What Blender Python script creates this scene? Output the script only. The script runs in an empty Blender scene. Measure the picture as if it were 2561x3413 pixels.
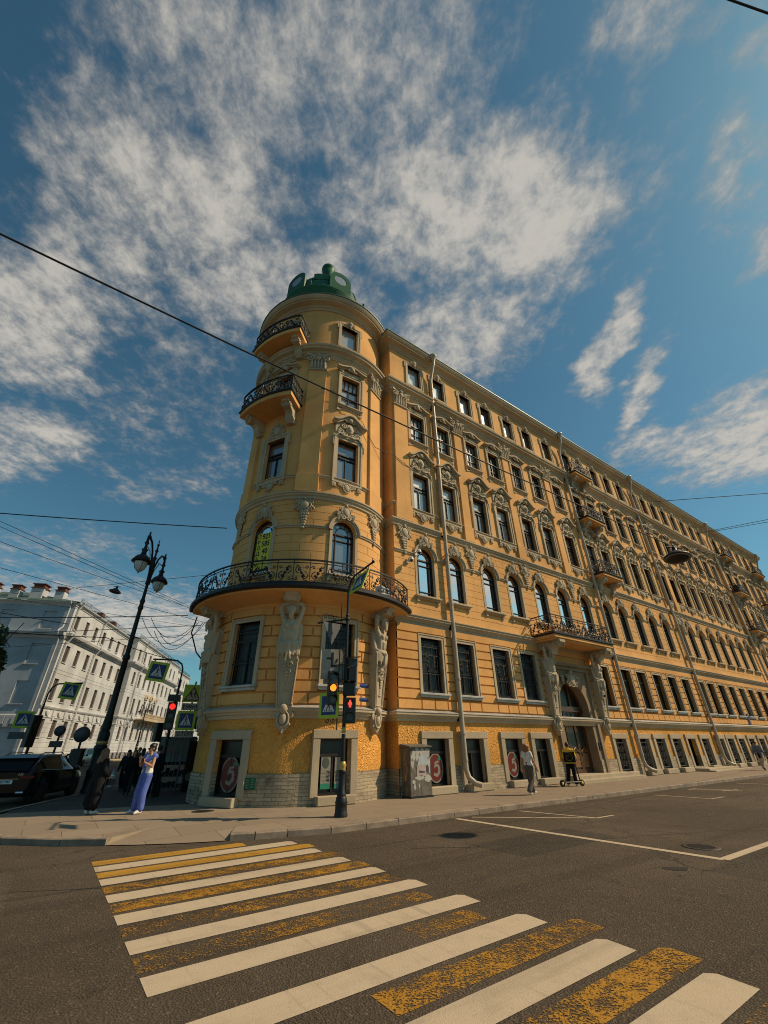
import bpy, math, random
from mathutils import Vector, Matrix, geometry
R = math.radians
random.seed(7)
SC = bpy.context.scene
COL = SC.collection

# ------------------------------------------------------------------ camera
cam_d = bpy.data.cameras.new("camera")
cam = bpy.data.objects.new("camera", cam_d); COL.objects.link(cam)
cam_d.sensor_fit = 'HORIZONTAL'; cam_d.sensor_width = 36.0
cam_d.lens = 36.0 * 1374.56 / 2561.0
cam_d.clip_start = 0.05; cam_d.clip_end = 3000
_p, _r = R(29.569), R(-0.602)
_fw = Vector((0, math.cos(_p), math.sin(_p))); _rt = Vector((1, 0, 0)); _up = _rt.cross(_fw)
_x = math.cos(_r) * _rt + math.sin(_r) * _up
_y = -math.sin(_r) * _rt + math.cos(_r) * _up
cam.matrix_world = Matrix(((_x.x, _y.x, -_fw.x, 0), (_x.y, _y.y, -_fw.y, 0), (_x.z, _y.z, -_fw.z, 1.8), (0, 0, 0, 1)))
SC.camera = cam

# ------------------------------------------------------------------ sun, sky, exposure
SUN_EL, SUN_AZ = 42.0, 88.0            # azimuth clockwise from +Y
SC.view_settings.view_transform = 'Standard'
SC.view_settings.look = 'None'
SC.view_settings.gamma = 1.0
SC.view_settings.exposure = -0.18
SC.cycles.max_bounces = 6
SC.cycles.use_denoising = True
SC.cycles.filter_width = 1.05
sd = bpy.data.lights.new("sun", 'SUN'); sun = bpy.data.objects.new("sun", sd); COL.objects.link(sun)
sd.energy = 5.0; sd.angle = R(0.5); sd.color = (1.0, 0.775, 0.51)
sv = Vector((math.sin(R(SUN_AZ)) * math.cos(R(SUN_EL)), math.cos(R(SUN_AZ)) * math.cos(R(SUN_EL)), math.sin(R(SUN_EL))))
sun.rotation_euler = sv.to_track_quat('Z', 'Y').to_euler()
sun.location = (30, 0, 40)

def nd(nt, typ, **kw):
    n = nt.nodes.new(typ)
    for k, v in kw.items():
        if k == 'inp':
            for a, b in v.items(): n.inputs[a].default_value = b
        else: setattr(n, k, v)
    return n
def math_n(nt, op, a, b=None, c=None, clamp=False):
    n = nt.nodes.new('ShaderNodeMath'); n.operation = op; n.use_clamp = clamp
    for i, v in enumerate((a, b, c)):
        if v is None: continue
        if isinstance(v, (int, float)): n.inputs[i].default_value = v
        else: nt.links.new(v, n.inputs[i])
    return n.outputs[0]
def smooth(nt, v, lo, hi):
    n = nt.nodes.new('ShaderNodeMapRange'); n.interpolation_type = 'SMOOTHSTEP'
    nt.links.new(v, n.inputs[0]); n.inputs[1].default_value = lo; n.inputs[2].default_value = hi
    return n.outputs[0]
def mixc(nt, fac, a, b):
    n = nt.nodes.new('ShaderNodeMix'); n.data_type = 'RGBA'
    for i, v in ((0, fac), (6, a), (7, b)):
        if hasattr(v, 'links'): nt.links.new(v, n.inputs[i])
        else: n.inputs[i].default_value = v
    return n.outputs[2]

W = bpy.data.worlds.new("World"); SC.world = W; W.use_nodes = True
nt = W.node_tree; nt.nodes.clear()
out = nd(nt, 'ShaderNodeOutputWorld'); bg = nd(nt, 'ShaderNodeBackground'); bg.inputs[1].default_value = 0.068
sky = nd(nt, 'ShaderNodeTexSky'); sky.sky_type = 'NISHITA'; sky.sun_disc = False
sky.sun_elevation = R(SUN_EL); sky.sun_rotation = R(SUN_AZ); sky.altitude = 0; sky.air_density = 1.0; sky.dust_density = 0.6; sky.ozone_density = 2.0
tc = nd(nt, 'ShaderNodeTexCoord'); sep = nd(nt, 'ShaderNodeSeparateXYZ'); nt.links.new(tc.outputs['Generated'], sep.inputs[0])
zz = math_n(nt, 'MAXIMUM', sep.outputs[2], 0.035)
qx = math_n(nt, 'DIVIDE', sep.outputs[0], zz); qy = math_n(nt, 'DIVIDE', sep.outputs[1], zz)
cmb = nd(nt, 'ShaderNodeCombineXYZ'); nt.links.new(qx, cmb.inputs[0]); nt.links.new(qy, cmb.inputs[1])
Q = cmb.outputs[0]
# cloud fields on the cloud layer: centre, half sizes, rotation, weight
CLOUDS = [((0.24, 0.46), 0.44, 0.24, 12, 1.0), ((0.24, 0.78), 0.28, 0.24, 0, 0.9), ((-0.12, 0.24), 0.46, 0.15, 0, 0.78),
          ((-0.45, 0.42), 0.40, 0.24, -20, 0.86), ((-0.92, 0.70), 0.48, 0.22, -30, 0.98), ((-0.30, 0.64), 0.36, 0.18, 0, 0.92),
          ((1.42, 1.22), 0.42, 0.40, 35, 1.0), ((0.65, 0.84), 0.065, 0.24, -6, 0.98), ((0.83, 1.02), 0.08, 0.30, -12, 1.0), ((1.05, 1.25), 0.2, 0.2, -42, 0.86),
          ((0.70, 0.36), 0.12, 0.10, 30, 0.66), ((0.87, 0.50), 0.16, 0.10, 50, 0.72), ((0.45, 0.16), 0.16, 0.08, 0, 0.66), ((0.62, 0.22), 0.12, 0.05, 0, 0.62),
          ((-1.45, 1.25), 0.60, 0.20, -20, 0.9), ((-0.9, 1.0), 1.0, 0.7, 0, 0.50), ((-0.95, 1.5), 0.5, 0.2, -20, 0.55), ((-1.9, 2.2), 0.8, 0.4, -20, 0.6), ((-2.6, 3.9), 2.2, 1.7, 20, 1.0), ((2.8, 0.0), 1.2, 0.8, 0, 0.95)]  # last field is an added cloud out of view, whitening the window reflections
# bend the fields a little so that their edges are ragged
wn = nd(nt, 'ShaderNodeTexNoise', inp={'Scale': 3.2, 'Detail': 4.0, 'Roughness': 0.6}); nt.links.new(Q, wn.inputs['Vector'])
wv = nd(nt, 'ShaderNodeVectorMath', operation='MULTIPLY_ADD'); nt.links.new(wn.outputs['Color'], wv.inputs[0])
wv.inputs[1].default_value = (0.34, 0.34, 0); wv.inputs[2].default_value = (-0.17, -0.17, 0)
wa = nd(nt, 'ShaderNodeVectorMath', operation='ADD'); nt.links.new(Q, wa.inputs[0]); nt.links.new(wv.outputs[0], wa.inputs[1])
field = None
for (c, sx, sy, rot, w) in CLOUDS:
    mp = nd(nt, 'ShaderNodeMapping', vector_type='TEXTURE'); nt.links.new(wa.outputs[0], mp.inputs[0])
    mp.inputs[1].default_value = (c[0], c[1], 0); mp.inputs[2].default_value = (0, 0, R(rot)); mp.inputs[3].default_value = (sx, sy, 1)
    ln = nd(nt, 'ShaderNodeVectorMath', operation='LENGTH'); nt.links.new(mp.outputs[0], ln.inputs[0])
    e = math_n(nt, 'MULTIPLY', smooth(nt, ln.outputs['Value'], 1.55, 0.25), w)
    field = e if field is None else math_n(nt, 'MAXIMUM', field, e)
mp = nd(nt, 'ShaderNodeMapping'); nt.links.new(Q, mp.inputs[0]); mp.inputs[2].default_value = (0, 0, R(14)); mp.inputs[3].default_value = (1.0, 0.9, 1)
n1 = nd(nt, 'ShaderNodeTexNoise', inp={'Scale': 19.0, 'Detail': 10.0, 'Roughness': 0.68, 'Distortion': 0.15}); nt.links.new(mp.outputs[0], n1.inputs['Vector'])
n2 = nd(nt, 'ShaderNodeTexNoise', inp={'Scale': 6.0, 'Detail': 5.0, 'Roughness': 0.55, 'Distortion': 0.1}); nt.links.new(mp.outputs[0], n2.inputs['Vector'])
nn = math_n(nt, 'ADD', math_n(nt, 'MULTIPLY', n1.outputs[0], 0.56), math_n(nt, 'MULTIPLY', n2.outputs[0], 0.44))
dens = math_n(nt, 'ADD', nn, math_n(nt, 'MULTIPLY_ADD', field, 0.46, -0.26))
cov = smooth(nt, dens, 0.40, 0.76)
cov = math_n(nt, 'MULTIPLY', cov, smooth(nt, sep.outputs[2], 0.0, 0.10))
cov = math_n(nt, 'MULTIPLY', cov, 0.93)
shade = smooth(nt, dens, 0.46, 0.80)
ccol = mixc(nt, shade, (5.6, 5.4, 5.05, 1), (9.4, 8.9, 8.0, 1))
grade = nd(nt, 'ShaderNodeMix', data_type='RGBA', blend_type='MULTIPLY'); grade.inputs[0].default_value = 1.0
nt.links.new(sky.outputs[0], grade.inputs[6]); grade.inputs[7].default_value = (0.84, 1.40, 1.28, 1)
nt.links.new(mixc(nt, cov, grade.outputs[2], ccol), bg.inputs[0])
nt.links.new(bg.outputs[0], out.inputs[0])

# ------------------------------------------------------------------ frames
TH = R(54.62)
D = Vector((math.sin(TH), math.cos(TH), 0)); N = Vector((math.cos(TH), -math.sin(TH), 0)); DD = -14.844
ROTB = math.pi / 2 - TH
TW = Vector((-3.82, 19.9, 0)); TU, TY = 8.41, 3.59
OFF = Vector((-TU, -TY, -0.12))
def BW(u, y, z=0.0): return D * u + N * (DD - y) + Vector((0, 0, z))

# ------------------------------------------------------------------ mesh builder
class MB:
    def __init__(s, M=None): s.v = []; s.f = []; s.sm = []; s.M = M or Matrix.Identity(4)
    def add(s, vs, fs, sm=False):
        b = len(s.v); s.v += [tuple(s.M @ Vector(v)) for v in vs]
        s.f += [tuple(b + i for i in f) for f in fs]; s.sm += [sm] * len(fs); return s
    def box(s, x0, x1, y0, y1, z0, z1):
        return s.add([(x0, y0, z0), (x1, y0, z0), (x1, y1, z0), (x0, y1, z0), (x0, y0, z1), (x1, y0, z1), (x1, y1, z1), (x0, y1, z1)],
                     [(0, 3, 2, 1), (4, 5, 6, 7), (0, 1, 5, 4), (1, 2, 6, 5), (2, 3, 7, 6), (3, 0, 4, 7)])
    def cbox(s, c, sx, sy, sz, rz=0, rx=0, ry=0):
        m = s.M; s.M = m @ Matrix.Translation(c) @ Matrix.Rotation(rz, 4, 'Z') @ Matrix.Rotation(ry, 4, 'Y') @ Matrix.Rotation(rx, 4, 'X')
        s.box(-sx / 2, sx / 2, -sy / 2, sy / 2, -sz / 2, sz / 2); s.M = m; return s
    def bev(s, x0, x1, y0, y1, z0, z1, b):
        # box with its front (y0) edges chamfered
        vs = [(x0, y1, z0), (x1, y1, z0), (x1, y1, z1), (x0, y1, z1), (x0, y0 + b, z0), (x1, y0 + b, z0), (x1, y0 + b, z1), (x0, y0 + b, z1),
              (x0 + b, y0, z0 + b), (x1 - b, y0, z0 + b), (x1 - b, y0, z1 - b), (x0 + b, y0, z1 - b)]
        return s.add(vs, [(8, 9, 10, 11), (4, 5, 9, 8), (5, 6, 10, 9), (6, 7, 11, 10), (7, 4, 8, 11), (0, 1, 5, 4), (1, 2, 6, 5), (2, 3, 7, 6), (3, 0, 4, 7), (0, 3, 2, 1)])
    def tube(s, pts, r, n=8, caps=True, closed=False, sm=True, flat=1.0):
        pts = [Vector(p) for p in pts]; L = len(pts)
        rs = r if isinstance(r, (list, tuple)) else [r] * L
        vs = []; fs = []; prev = None
        for i, p in enumerate(pts):
            if closed: t = pts[(i + 1) % L] - pts[i - 1]
            else: t = pts[min(i + 1, L - 1)] - pts[max(i - 1, 0)]
            if t.length < 1e-9: t = Vector((0, 0, 1))
            t.normalize()
            if prev is None:
                a = Vector((0, 0, 1)) if abs(t.z) < .9 else Vector((1, 0, 0))
                u = t.cross(a).normalized()
            else:
                u = prev - t * prev.dot(t)
                u = u.normalized() if u.length > 1e-6 else t.orthogonal().normalized()
            prev = u; w = t.cross(u)
            for k in range(n):
                a = 2 * math.pi * k / n
                vs.append(p + rs[i] * (math.cos(a) * u + math.sin(a) * flat * w))
        m = L if closed else L - 1
        for i in range(m):
            j = (i + 1) % L
            for k in range(n):
                l = (k + 1) % n
                fs.append((i * n + k, i * n + l, j * n + l, j * n + k))
        s.add(vs, fs, sm)
        if caps and not closed:
            s.add(vs[:n], [tuple(range(n))[::-1]]); s.add(vs[-n:], [tuple(range(n))])
        return s
    def lathe(s, prof, n=16, c=(0, 0, 0), sm=True, a0=0, a1=2 * math.pi, lobes=0, amp=0):
        full = abs(a1 - a0 - 2 * math.pi) < 1e-6; m = n if full else n + 1
        vs = []; fs = []
        for (r, z) in prof:
            for k in range(m):
                a = a0 + (a1 - a0) * k / n
                rr = r * (1 + amp * math.cos(lobes * a)) if lobes else r
                vs.append((c[0] + rr * math.cos(a), c[1] + rr * math.sin(a), c[2] + z))
        for i in range(len(prof) - 1):
            for k in range(n):
                l = (k + 1) % m
                fs.append((i * m + k, i * m + l, (i + 1) * m + l, (i + 1) * m + k))
        s.add(vs, fs, sm)
        if full:
            if prof[0][0] > 1e-4: s.add(vs[:m], [tuple(range(m))[::-1]])
            if prof[-1][0] > 1e-4: s.add(vs[-m:], [tuple(range(m))])
        return s
    def ell(s, c, r, nu=12, nv=8, sm=True):
        if isinstance(r, (int, float)): r = (r, r, r)
        vs = [(c[0], c[1], c[2] - r[2])]
        for j in range(1, nv):
            t = -math.pi / 2 + math.pi * j / nv
            for k in range(nu):
                a = 2 * math.pi * k / nu
                vs.append((c[0] + r[0] * math.cos(t) * math.cos(a), c[1] + r[1] * math.cos(t) * math.sin(a), c[2] + r[2] * math.sin(t)))
        vs.append((c[0], c[1], c[2] + r[2])); fs = []; T = len(vs) - 1
        for k in range(nu):
            l = (k + 1) % nu
            fs.append((0, 1 + l, 1 + k)); fs.append((T, 1 + (nv - 2) * nu + k, 1 + (nv - 2) * nu + l))
            for j in range(nv - 2): fs.append((1 + j * nu + k, 1 + j * nu + l, 1 + (j + 1) * nu + l, 1 + (j + 1) * nu + k))
        return s.add(vs, fs, sm)
    def prism(s, poly, y0, y1):
        # polygon of (x, z) extruded along y; y0 is the front
        n = len(poly); ar = sum(poly[i][0] * poly[(i + 1) % n][1] - poly[(i + 1) % n][0] * poly[i][1] for i in range(n))
        if ar < 0: poly = poly[::-1]
        vs = [(p[0], y0, p[1]) for p in poly] + [(p[0], y1, p[1]) for p in poly]
        fs = [tuple(range(n)), tuple(range(2 * n - 1, n - 1, -1))] + [((i + 1) % n, i, n + i, n + (i + 1) % n) for i in range(n)]
        return s.add(vs, fs)
    def slab(s, poly, z0, z1):
        n = len(poly); ar = sum(poly[i][0] * poly[(i + 1) % n][1] - poly[(i + 1) % n][0] * poly[i][1] for i in range(n))
        if ar < 0: poly = poly[::-1]
        vs = [(p[0], p[1], z0) for p in poly] + [(p[0], p[1], z1) for p in poly]
        return s.add(vs, [tuple(range(n - 1, -1, -1)), tuple(range(n, 2 * n))] + [(i, (i + 1) % n, n + (i + 1) % n, n + i) for i in range(n)])
    def ring(s, outer, inner, y0, y1):
        # frame between two polygons with the same number of (x, z) points
        n = len(outer)
        vs = [(p[0], y0, p[1]) for p in outer] + [(p[0], y0, p[1]) for p in inner] + [(p[0], y1, p[1]) for p in outer] + [(p[0], y1, p[1]) for p in inner]
        fs = []
        for i in range(n):
            j = (i + 1) % n
            fs += [(i, j, n + j, n + i), (2 * n + j, 2 * n + i, 3 * n + i, 3 * n + j), (j, i, 2 * n + i, 2 * n + j), (n + i, n + j, 3 * n + j, 3 * n + i)]
        return s.add(vs, fs)
    def sweep(s, path, prof, caps=True, closed=False, sm=False):
        # path: plan points; prof: (out, z), out to the right of the walking direction
        P = [Vector((p[0], p[1])) for p in path]; n = len(P); k = len(prof); vs = []
        for i in range(n):
            a = P[i] - P[i - 1] if (i > 0 or closed) else P[1] - P[0]
            b = P[(i + 1) % n] - P[i] if (i < n - 1 or closed) else P[-1] - P[-2]
            na = Vector((a.y, -a.x)).normalized(); nb = Vector((b.y, -b.x)).normalized()
            m = (na + nb); m = m / max(m.length_squared, 1e-6) * 2
            for (o, z) in prof: vs.append((P[i].x + m.x * o, P[i].y + m.y * o, z))
        fs = []
        for i in range(n if closed else n - 1):
            j = (i + 1) % n
            for q in range(k - 1): fs.append((i * k + q, j * k + q, j * k + q + 1, i * k + q + 1))
        s.add(vs, fs, sm)
        if caps and not closed: s.add(vs[:k], [tuple(range(k))]); s.add(vs[-k:], [tuple(range(k))[::-1]])
        return s
    def mesh(s, name):
        me = bpy.data.meshes.new(name); me.from_pydata(s.v, [], s.f); me.polygons.foreach_set('use_smooth', s.sm); me.update(); return me
    def build(s, name, mat, parent=None, loc=None, rz=0):
        return obj(name, s.mesh(name), mat, parent, loc, rz)

def obj(name, me, mat=None, parent=None, loc=None, rz=0):
    o = bpy.data.objects.new(name, me); COL.objects.link(o)
    if mat is not None and not me.materials: me.materials.append(mat)
    if parent is not None: o.parent = parent
    if loc is not None: o.location = loc
    if rz: o.rotation_euler = (0, 0, rz)
    return o
def tag(o, label=None, cat=None, group=None, kind=None):
    if label: o['label'] = label
    if cat: o['category'] = cat
    if group: o['group'] = group
    if kind: o['kind'] = kind
    return o
def thing(name, label, cat, loc=(0, 0, 0), rz=0, group=None):
    o = bpy.data.objects.new(name, None); COL.objects.link(o); o.location = loc; o.rotation_euler = (0, 0, rz); o.empty_display_size = 0.3
    return tag(o, label, cat, group)
def copy_tree(o, parent=None):
    c = o.copy(); COL.objects.link(c); c.parent = parent
    for ch in list(o.children): copy_tree(ch, c)
    return c
def remesh(mb, name, voxel, it=2, fac=0.5):
    # fuse overlapping shapes into one continuous smooth surface
    me = mb.mesh(name + "_raw"); o = bpy.data.objects.new("raw", me); COL.objects.link(o)
    m = o.modifiers.new("r", 'REMESH'); m.mode = 'VOXEL'; m.voxel_size = voxel; m.use_smooth_shade = True
    if it:
        k = o.modifiers.new("s", 'SMOOTH'); k.iterations = it; k.factor = fac
    dg = bpy.context.evaluated_depsgraph_get()
    e = o.evaluated_get(dg); r = bpy.data.meshes.new_from_object(e); r.name = name
    bpy.data.objects.remove(o); bpy.data.meshes.remove(me); r.materials.clear()
    return r
def text_mesh(body, size, name, depth=0.0, align='CENTER', bold=False):
    cu = bpy.data.curves.new(name, 'FONT'); cu.body = body; cu.size = size; cu.align_x = align; cu.align_y = 'CENTER'; cu.extrude = depth
    if bold: cu.offset = size * 0.022
    o = bpy.data.objects.new(name, cu); COL.objects.link(o)
    dg = bpy.context.evaluated_depsgraph_get(); me = bpy.data.meshes.new_from_object(o.evaluated_get(dg)); me.name = name
    bpy.data.objects.remove(o); bpy.data.curves.remove(cu); me.materials.clear(); return me
def text_to(mb, body, size, M, sx=1.0, bold=False):
    # add flat lettering (in the x-z plane, facing -y) to a mesh builder
    me = text_mesh(body, size, "t", bold=bold); vs = [M @ Vector((v.co.x * sx, 0, v.co.y)) for v in me.vertices]
    mb.add(vs, [tuple(p.vertices) for p in me.polygons]); bpy.data.meshes.remove(me)
# ------------------------------------------------------------------ materials
def principled(name):
    m = bpy.data.materials.new(name); m.use_nodes = True; t = m.node_tree; return m, t, t.nodes['Principled BSDF']
def pos(t, scale=(1, 1, 1)):
    g = nd(t, 'ShaderNodeNewGeometry'); mp = nd(t, 'ShaderNodeMapping'); t.links.new(g.outputs['Position'], mp.inputs[0]); mp.inputs[3].default_value = scale
    return mp.outputs[0]
def noise(t, vec, scale, detail=4, rough=0.55, dist=0.0):
    n = nd(t, 'ShaderNodeTexNoise', inp={'Scale': scale, 'Detail': detail, 'Roughness': rough, 'Distortion': dist}); t.links.new(vec, n.inputs['Vector']); return n.outputs[0]
def bump(t, b, h, strength=0.3, dist=0.02, prev=None):
    n = nd(t, 'ShaderNodeBump', inp={'Strength': strength, 'Distance': dist}); t.links.new(h, n.inputs['Height'])
    if prev is not None: t.links.new(prev, n.inputs['Normal'])
    t.links.new(n.outputs[0], b.inputs['Normal']); return n.outputs[0]
def c4(c, k=1.0): return (c[0] * k, c[1] * k, c[2] * k, 1)
def flat(name, col, rough=0.6, metal=0.0, spec=0.5, var=0.12, nscale=6.0, bmp=0.0, bscale=60.0):
    m, t, b = principled(name)
    n = noise(t, pos(t), nscale, 5, 0.6)
    t.links.new(mixc(t, smooth(t, n, 0.3, 0.7), c4(col, 1 - var), c4(col, 1 + var)), b.inputs['Base Color'])
    b.inputs['Roughness'].default_value = rough; b.inputs['Metallic'].default_value = metal; b.inputs['Specular IOR Level'].default_value = spec
    if bmp: bump(t, b, noise(t, pos(t), bscale, 4), bmp, 0.01)
    return m
def plaster(name, col, stain=(0.30, 0.22, 0.14), amt=0.35, rough=0.9, bmp=0.25, bscale=40.0, worm=False):
    m, t, b = principled(name)
    big = noise(t, pos(t), 0.35, 5, 0.6); mid = noise(t, pos(t), 2.6, 6, 0.65); st = noise(t, pos(t, (2.6, 2.6, 0.13)), 1.6, 7, 0.7)
    a = mixc(t, smooth(t, big, 0.3, 0.7), c4(col, 0.80), c4(col, 1.10))
    pt_ = nd(t, 'ShaderNodeTexVoronoi', inp={'Scale': 0.55}); t.links.new(pos(t), pt_.inputs['Vector'])          # areas repainted at different times
    a = mixc(t, math_n(t, 'MULTIPLY', smooth(t, pt_.outputs['Color'], 0.55, 0.60), 0.16), a, c4(col, 0.70))
    gr = noise(t, pos(t, (1, 1, .7)), 5.5, 7, 0.7); a = mixc(t, math_n(t, 'MULTIPLY', smooth(t, gr, 0.50, 0.75), 0.30), a, c4(col, 0.62))
    a = mixc(t, math_n(t, 'MULTIPLY', smooth(t, mid, 0.52, 0.78), 0.22), a, c4((col[0] * 1.12, col[1] * 1.16, col[2] * 1.3)))
    a = mixc(t, math_n(t, 'MULTIPLY', smooth(t, st, 0.55, 0.8), amt), a, c4(stain))
    t.links.new(a, b.inputs['Base Color']); b.inputs['Roughness'].default_value = rough; b.inputs['Specular IOR Level'].default_value = 0.2
    if worm:
        h = noise(t, pos(t), 5.5, 1, 0.4, 2.4); h2 = noise(t, pos(t), 55.0, 3)
        p = bump(t, b, math_n(t, 'ABSOLUTE', math_n(t, 'SUBTRACT', h, 0.5)), 0.8, 0.16); bump(t, b, h2, 0.3, 0.012, p)
    else: bump(t, b, noise(t, pos(t), bscale, 5, 0.6), bmp, 0.015)
    return m
OCHRE = (0.74, 0.40, 0.145)
M_OCHRE = plaster("ochre_plaster", OCHRE, (0.34, 0.18, 0.07), 0.45)
M_OCHRE2 = plaster("ochre_rustication", (0.74, 0.385, 0.13), (0.32, 0.17, 0.07), 0.42, bmp=0.5)
M_ROUGH = plaster("ochre_roughcast", (0.76, 0.365, 0.085), (0.50, 0.20, 0.06), 0.22, worm=True)
M_CREAM = plaster("cream_stucco", (0.52, 0.415, 0.28), (0.24, 0.19, 0.13), 0.42, bmp=0.3)
M_ORN = plaster("stucco_ornament", (0.50, 0.41, 0.285), (0.20, 0.16, 0.11), 0.42, bmp=0.4, bscale=70)
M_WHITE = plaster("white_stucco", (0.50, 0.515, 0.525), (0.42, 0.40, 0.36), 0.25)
M_WSIDE = plaster("shaded_white_plaster", (0.36, 0.41, 0.46), (0.28, 0.31, 0.34), 0.4)  # white building's end wall, its shade put into a grey-blue colour
M_PIPE = flat("painted_drainpipe", (0.44, 0.36, 0.26), 0.45, 0.0, 0.4, 0.12, 3.0)
M_FLASH = flat("zinc_flashing", (0.42, 0.40, 0.37), 0.5, 0.3, 0.5, 0.2, 2.5)
M_GREEN = plaster("green_roof_paint", (0.030, 0.115, 0.060), (0.11, 0.19, 0.13), 0.55, 0.5, 0.15, 20)
M_ROOF = flat("roof_sheet", (0.07, 0.12, 0.09), 0.5, 0.2, 0.5, 0.2, 1.0)
M_IRON = flat("black_iron", (0.010, 0.010, 0.012), 0.5, 0.0, 0.4, 0.3, 8.0)
M_DARKFRAME = flat("dark_window_frame", (0.020, 0.014, 0.010), 0.45, 0.0, 0.4, 0.2, 8.0)
M_WOOD = flat("varnished_oak", (0.085, 0.036, 0.014), 0.35, 0.0, 0.5, 0.35, 9.0, 0.1, 60)  # dark brown door oak, deepened further by shade put into its colour
M_WOODLIT = flat("sunlit_oak_panel", (0.19, 0.085, 0.03), 0.38, 0.0, 0.5, 0.3, 9.0)  # lighter copy of the oak, with sunlight put into its colour
M_GOLD = flat("gilt_trim", (0.50, 0.33, 0.10), 0.4, 0.4, 0.5, 0.25, 20)
def glass(name, base, gl, rough=0.04, tint=(0.9, 0.95, 1.0), cur=None):
    m, t, b = principled(name)
    n = noise(t, pos(t), 0.6, 2)
    g = nd(t, 'ShaderNodeObjectInfo')
    col = mixc(t, g.outputs['Random'], c4(base, 0.45), c4(base, 1.5))
    if cur is not None:      # pale blinds or net curtains behind some panes
        col = mixc(t, math_n(t, 'MULTIPLY', smooth(t, g.outputs['Random'], 0.40, 0.62), 0.85), col, c4(cur))
    t.links.new(col, b.inputs['Base Color']); b.inputs['Roughness'].default_value = 0.4
    gs = nd(t, 'ShaderNodeBsdfGlossy', inp={'Roughness': rough}); gs.inputs[0].default_value = c4(tint)
    bm = nd(t, 'ShaderNodeBump', inp={'Strength': 0.05, 'Distance': 0.05}); t.links.new(n, bm.inputs['Height']); t.links.new(bm.outputs[0], gs.inputs['Normal'])
    fr = nd(t, 'ShaderNodeFresnel', inp={'IOR': 1.5}); f = math_n(t, 'ADD', fr.outputs[0], gl, clamp=True)
    mx = nd(t, 'ShaderNodeMixShader'); t.links.new(f, mx.inputs[0]); t.links.new(b.outputs[0], mx.inputs[1]); t.links.new(gs.outputs[0], mx.inputs[2])
    t.links.new(mx.outputs[0], t.nodes['Material Output'].inputs[0]); return m
M_GLASS = glass("upper_pane_glass", (0.10, 0.10, 0.098), 0.22, tint=(1.0, 0.97, 0.92), cur=(0.40, 0.39, 0.365))
M_GLASSD = glass("lower_pane_glass", (0.012, 0.011, 0.010), -0.035, tint=(.6, .58, .55))
M_GLASSW = glass("far_pane_glass", (0.05, 0.035, 0.025), 0.03)
M_OCUL = flat("oculus_glass", (0.30, 0.34, 0.40), .35, var=.15)
M_PGLASS = flat("portal_glass", (0.022, 0.017, 0.013), .35, var=.4, nscale=2.0)
def stone(name, col, sx, sz, rough=0.9, dirt=0.8):
    # coursed rubble limestone; courses run round the building
    m, t, b = principled(name)
    g = nd(t, 'ShaderNodeNewGeometry'); sp = nd(t, 'ShaderNodeSeparateXYZ'); t.links.new(g.outputs['Position'], sp.inputs[0])
    al = math_n(t, 'ADD', math_n(t, 'MULTIPLY', sp.outputs[0], D.x), math_n(t, 'MULTIPLY', sp.outputs[1], D.y))
    cb = nd(t, 'ShaderNodeCombineXYZ'); t.links.new(al, cb.inputs[0]); t.links.new(sp.outputs[2], cb.inputs[1])
    wn_ = nd(t, 'ShaderNodeTexNoise', inp={'Scale': 3.0, 'Detail': 3.0}); t.links.new(g.outputs['Position'], wn_.inputs['Vector'])
    ad = nd(t, 'ShaderNodeVectorMath', operation='MULTIPLY_ADD'); t.links.new(wn_.outputs['Color'], ad.inputs[0]); ad.inputs[1].default_value = (0.10, 0.06, 0); t.links.new(cb.outputs[0], ad.inputs[2])
    br = nd(t, 'ShaderNodeTexBrick', inp={'Scale': 1.0, 'Mortar Size': 0.012, 'Brick Width': sx, 'Row Height': sz, 'Bias': 0.0, 'Mortar Smooth': 0.4}); t.links.new(ad.outputs[0], br.inputs['Vector'])
    br.inputs['Color1'].default_value = c4(col, 0.78); br.inputs['Color2'].default_value = c4(col, 1.18); br.inputs['Mortar'].default_value = c4(col, 0.5)
    n2_ = noise(t, pos(t), 1.3, 6, 0.65); n3_ = noise(t, pos(t, (1, 1, 2.5)), 9.0, 5, 0.65)
    a = mixc(t, math_n(t, 'MULTIPLY', smooth(t, n2_, 0.5, 0.72), dirt), br.outputs[0], c4((0.06, 0.05, 0.042)))
    a = mixc(t, math_n(t, 'MULTIPLY', smooth(t, n3_, 0.45, 0.75), 0.4), a, c4(col, 0.55))
    t.links.new(a, b.inputs['Base Color']); b.inputs['Roughness'].default_value = rough; b.inputs['Specular IOR Level'].default_value = 0.25
    p = bump(t, b, br.outputs['Fac'], -0.6, 0.03); bump(t, b, n3_, 0.8, 0.03, p)
    return m
M_DADO = stone("rubble_limestone", (0.43, 0.345, 0.235), 0.42, 0.105)
M_LIME = plaster("limestone_block", (0.44, 0.36, 0.25), (0.12, 0.10, 0.08), 0.5, bmp=0.6, bscale=25)
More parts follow.
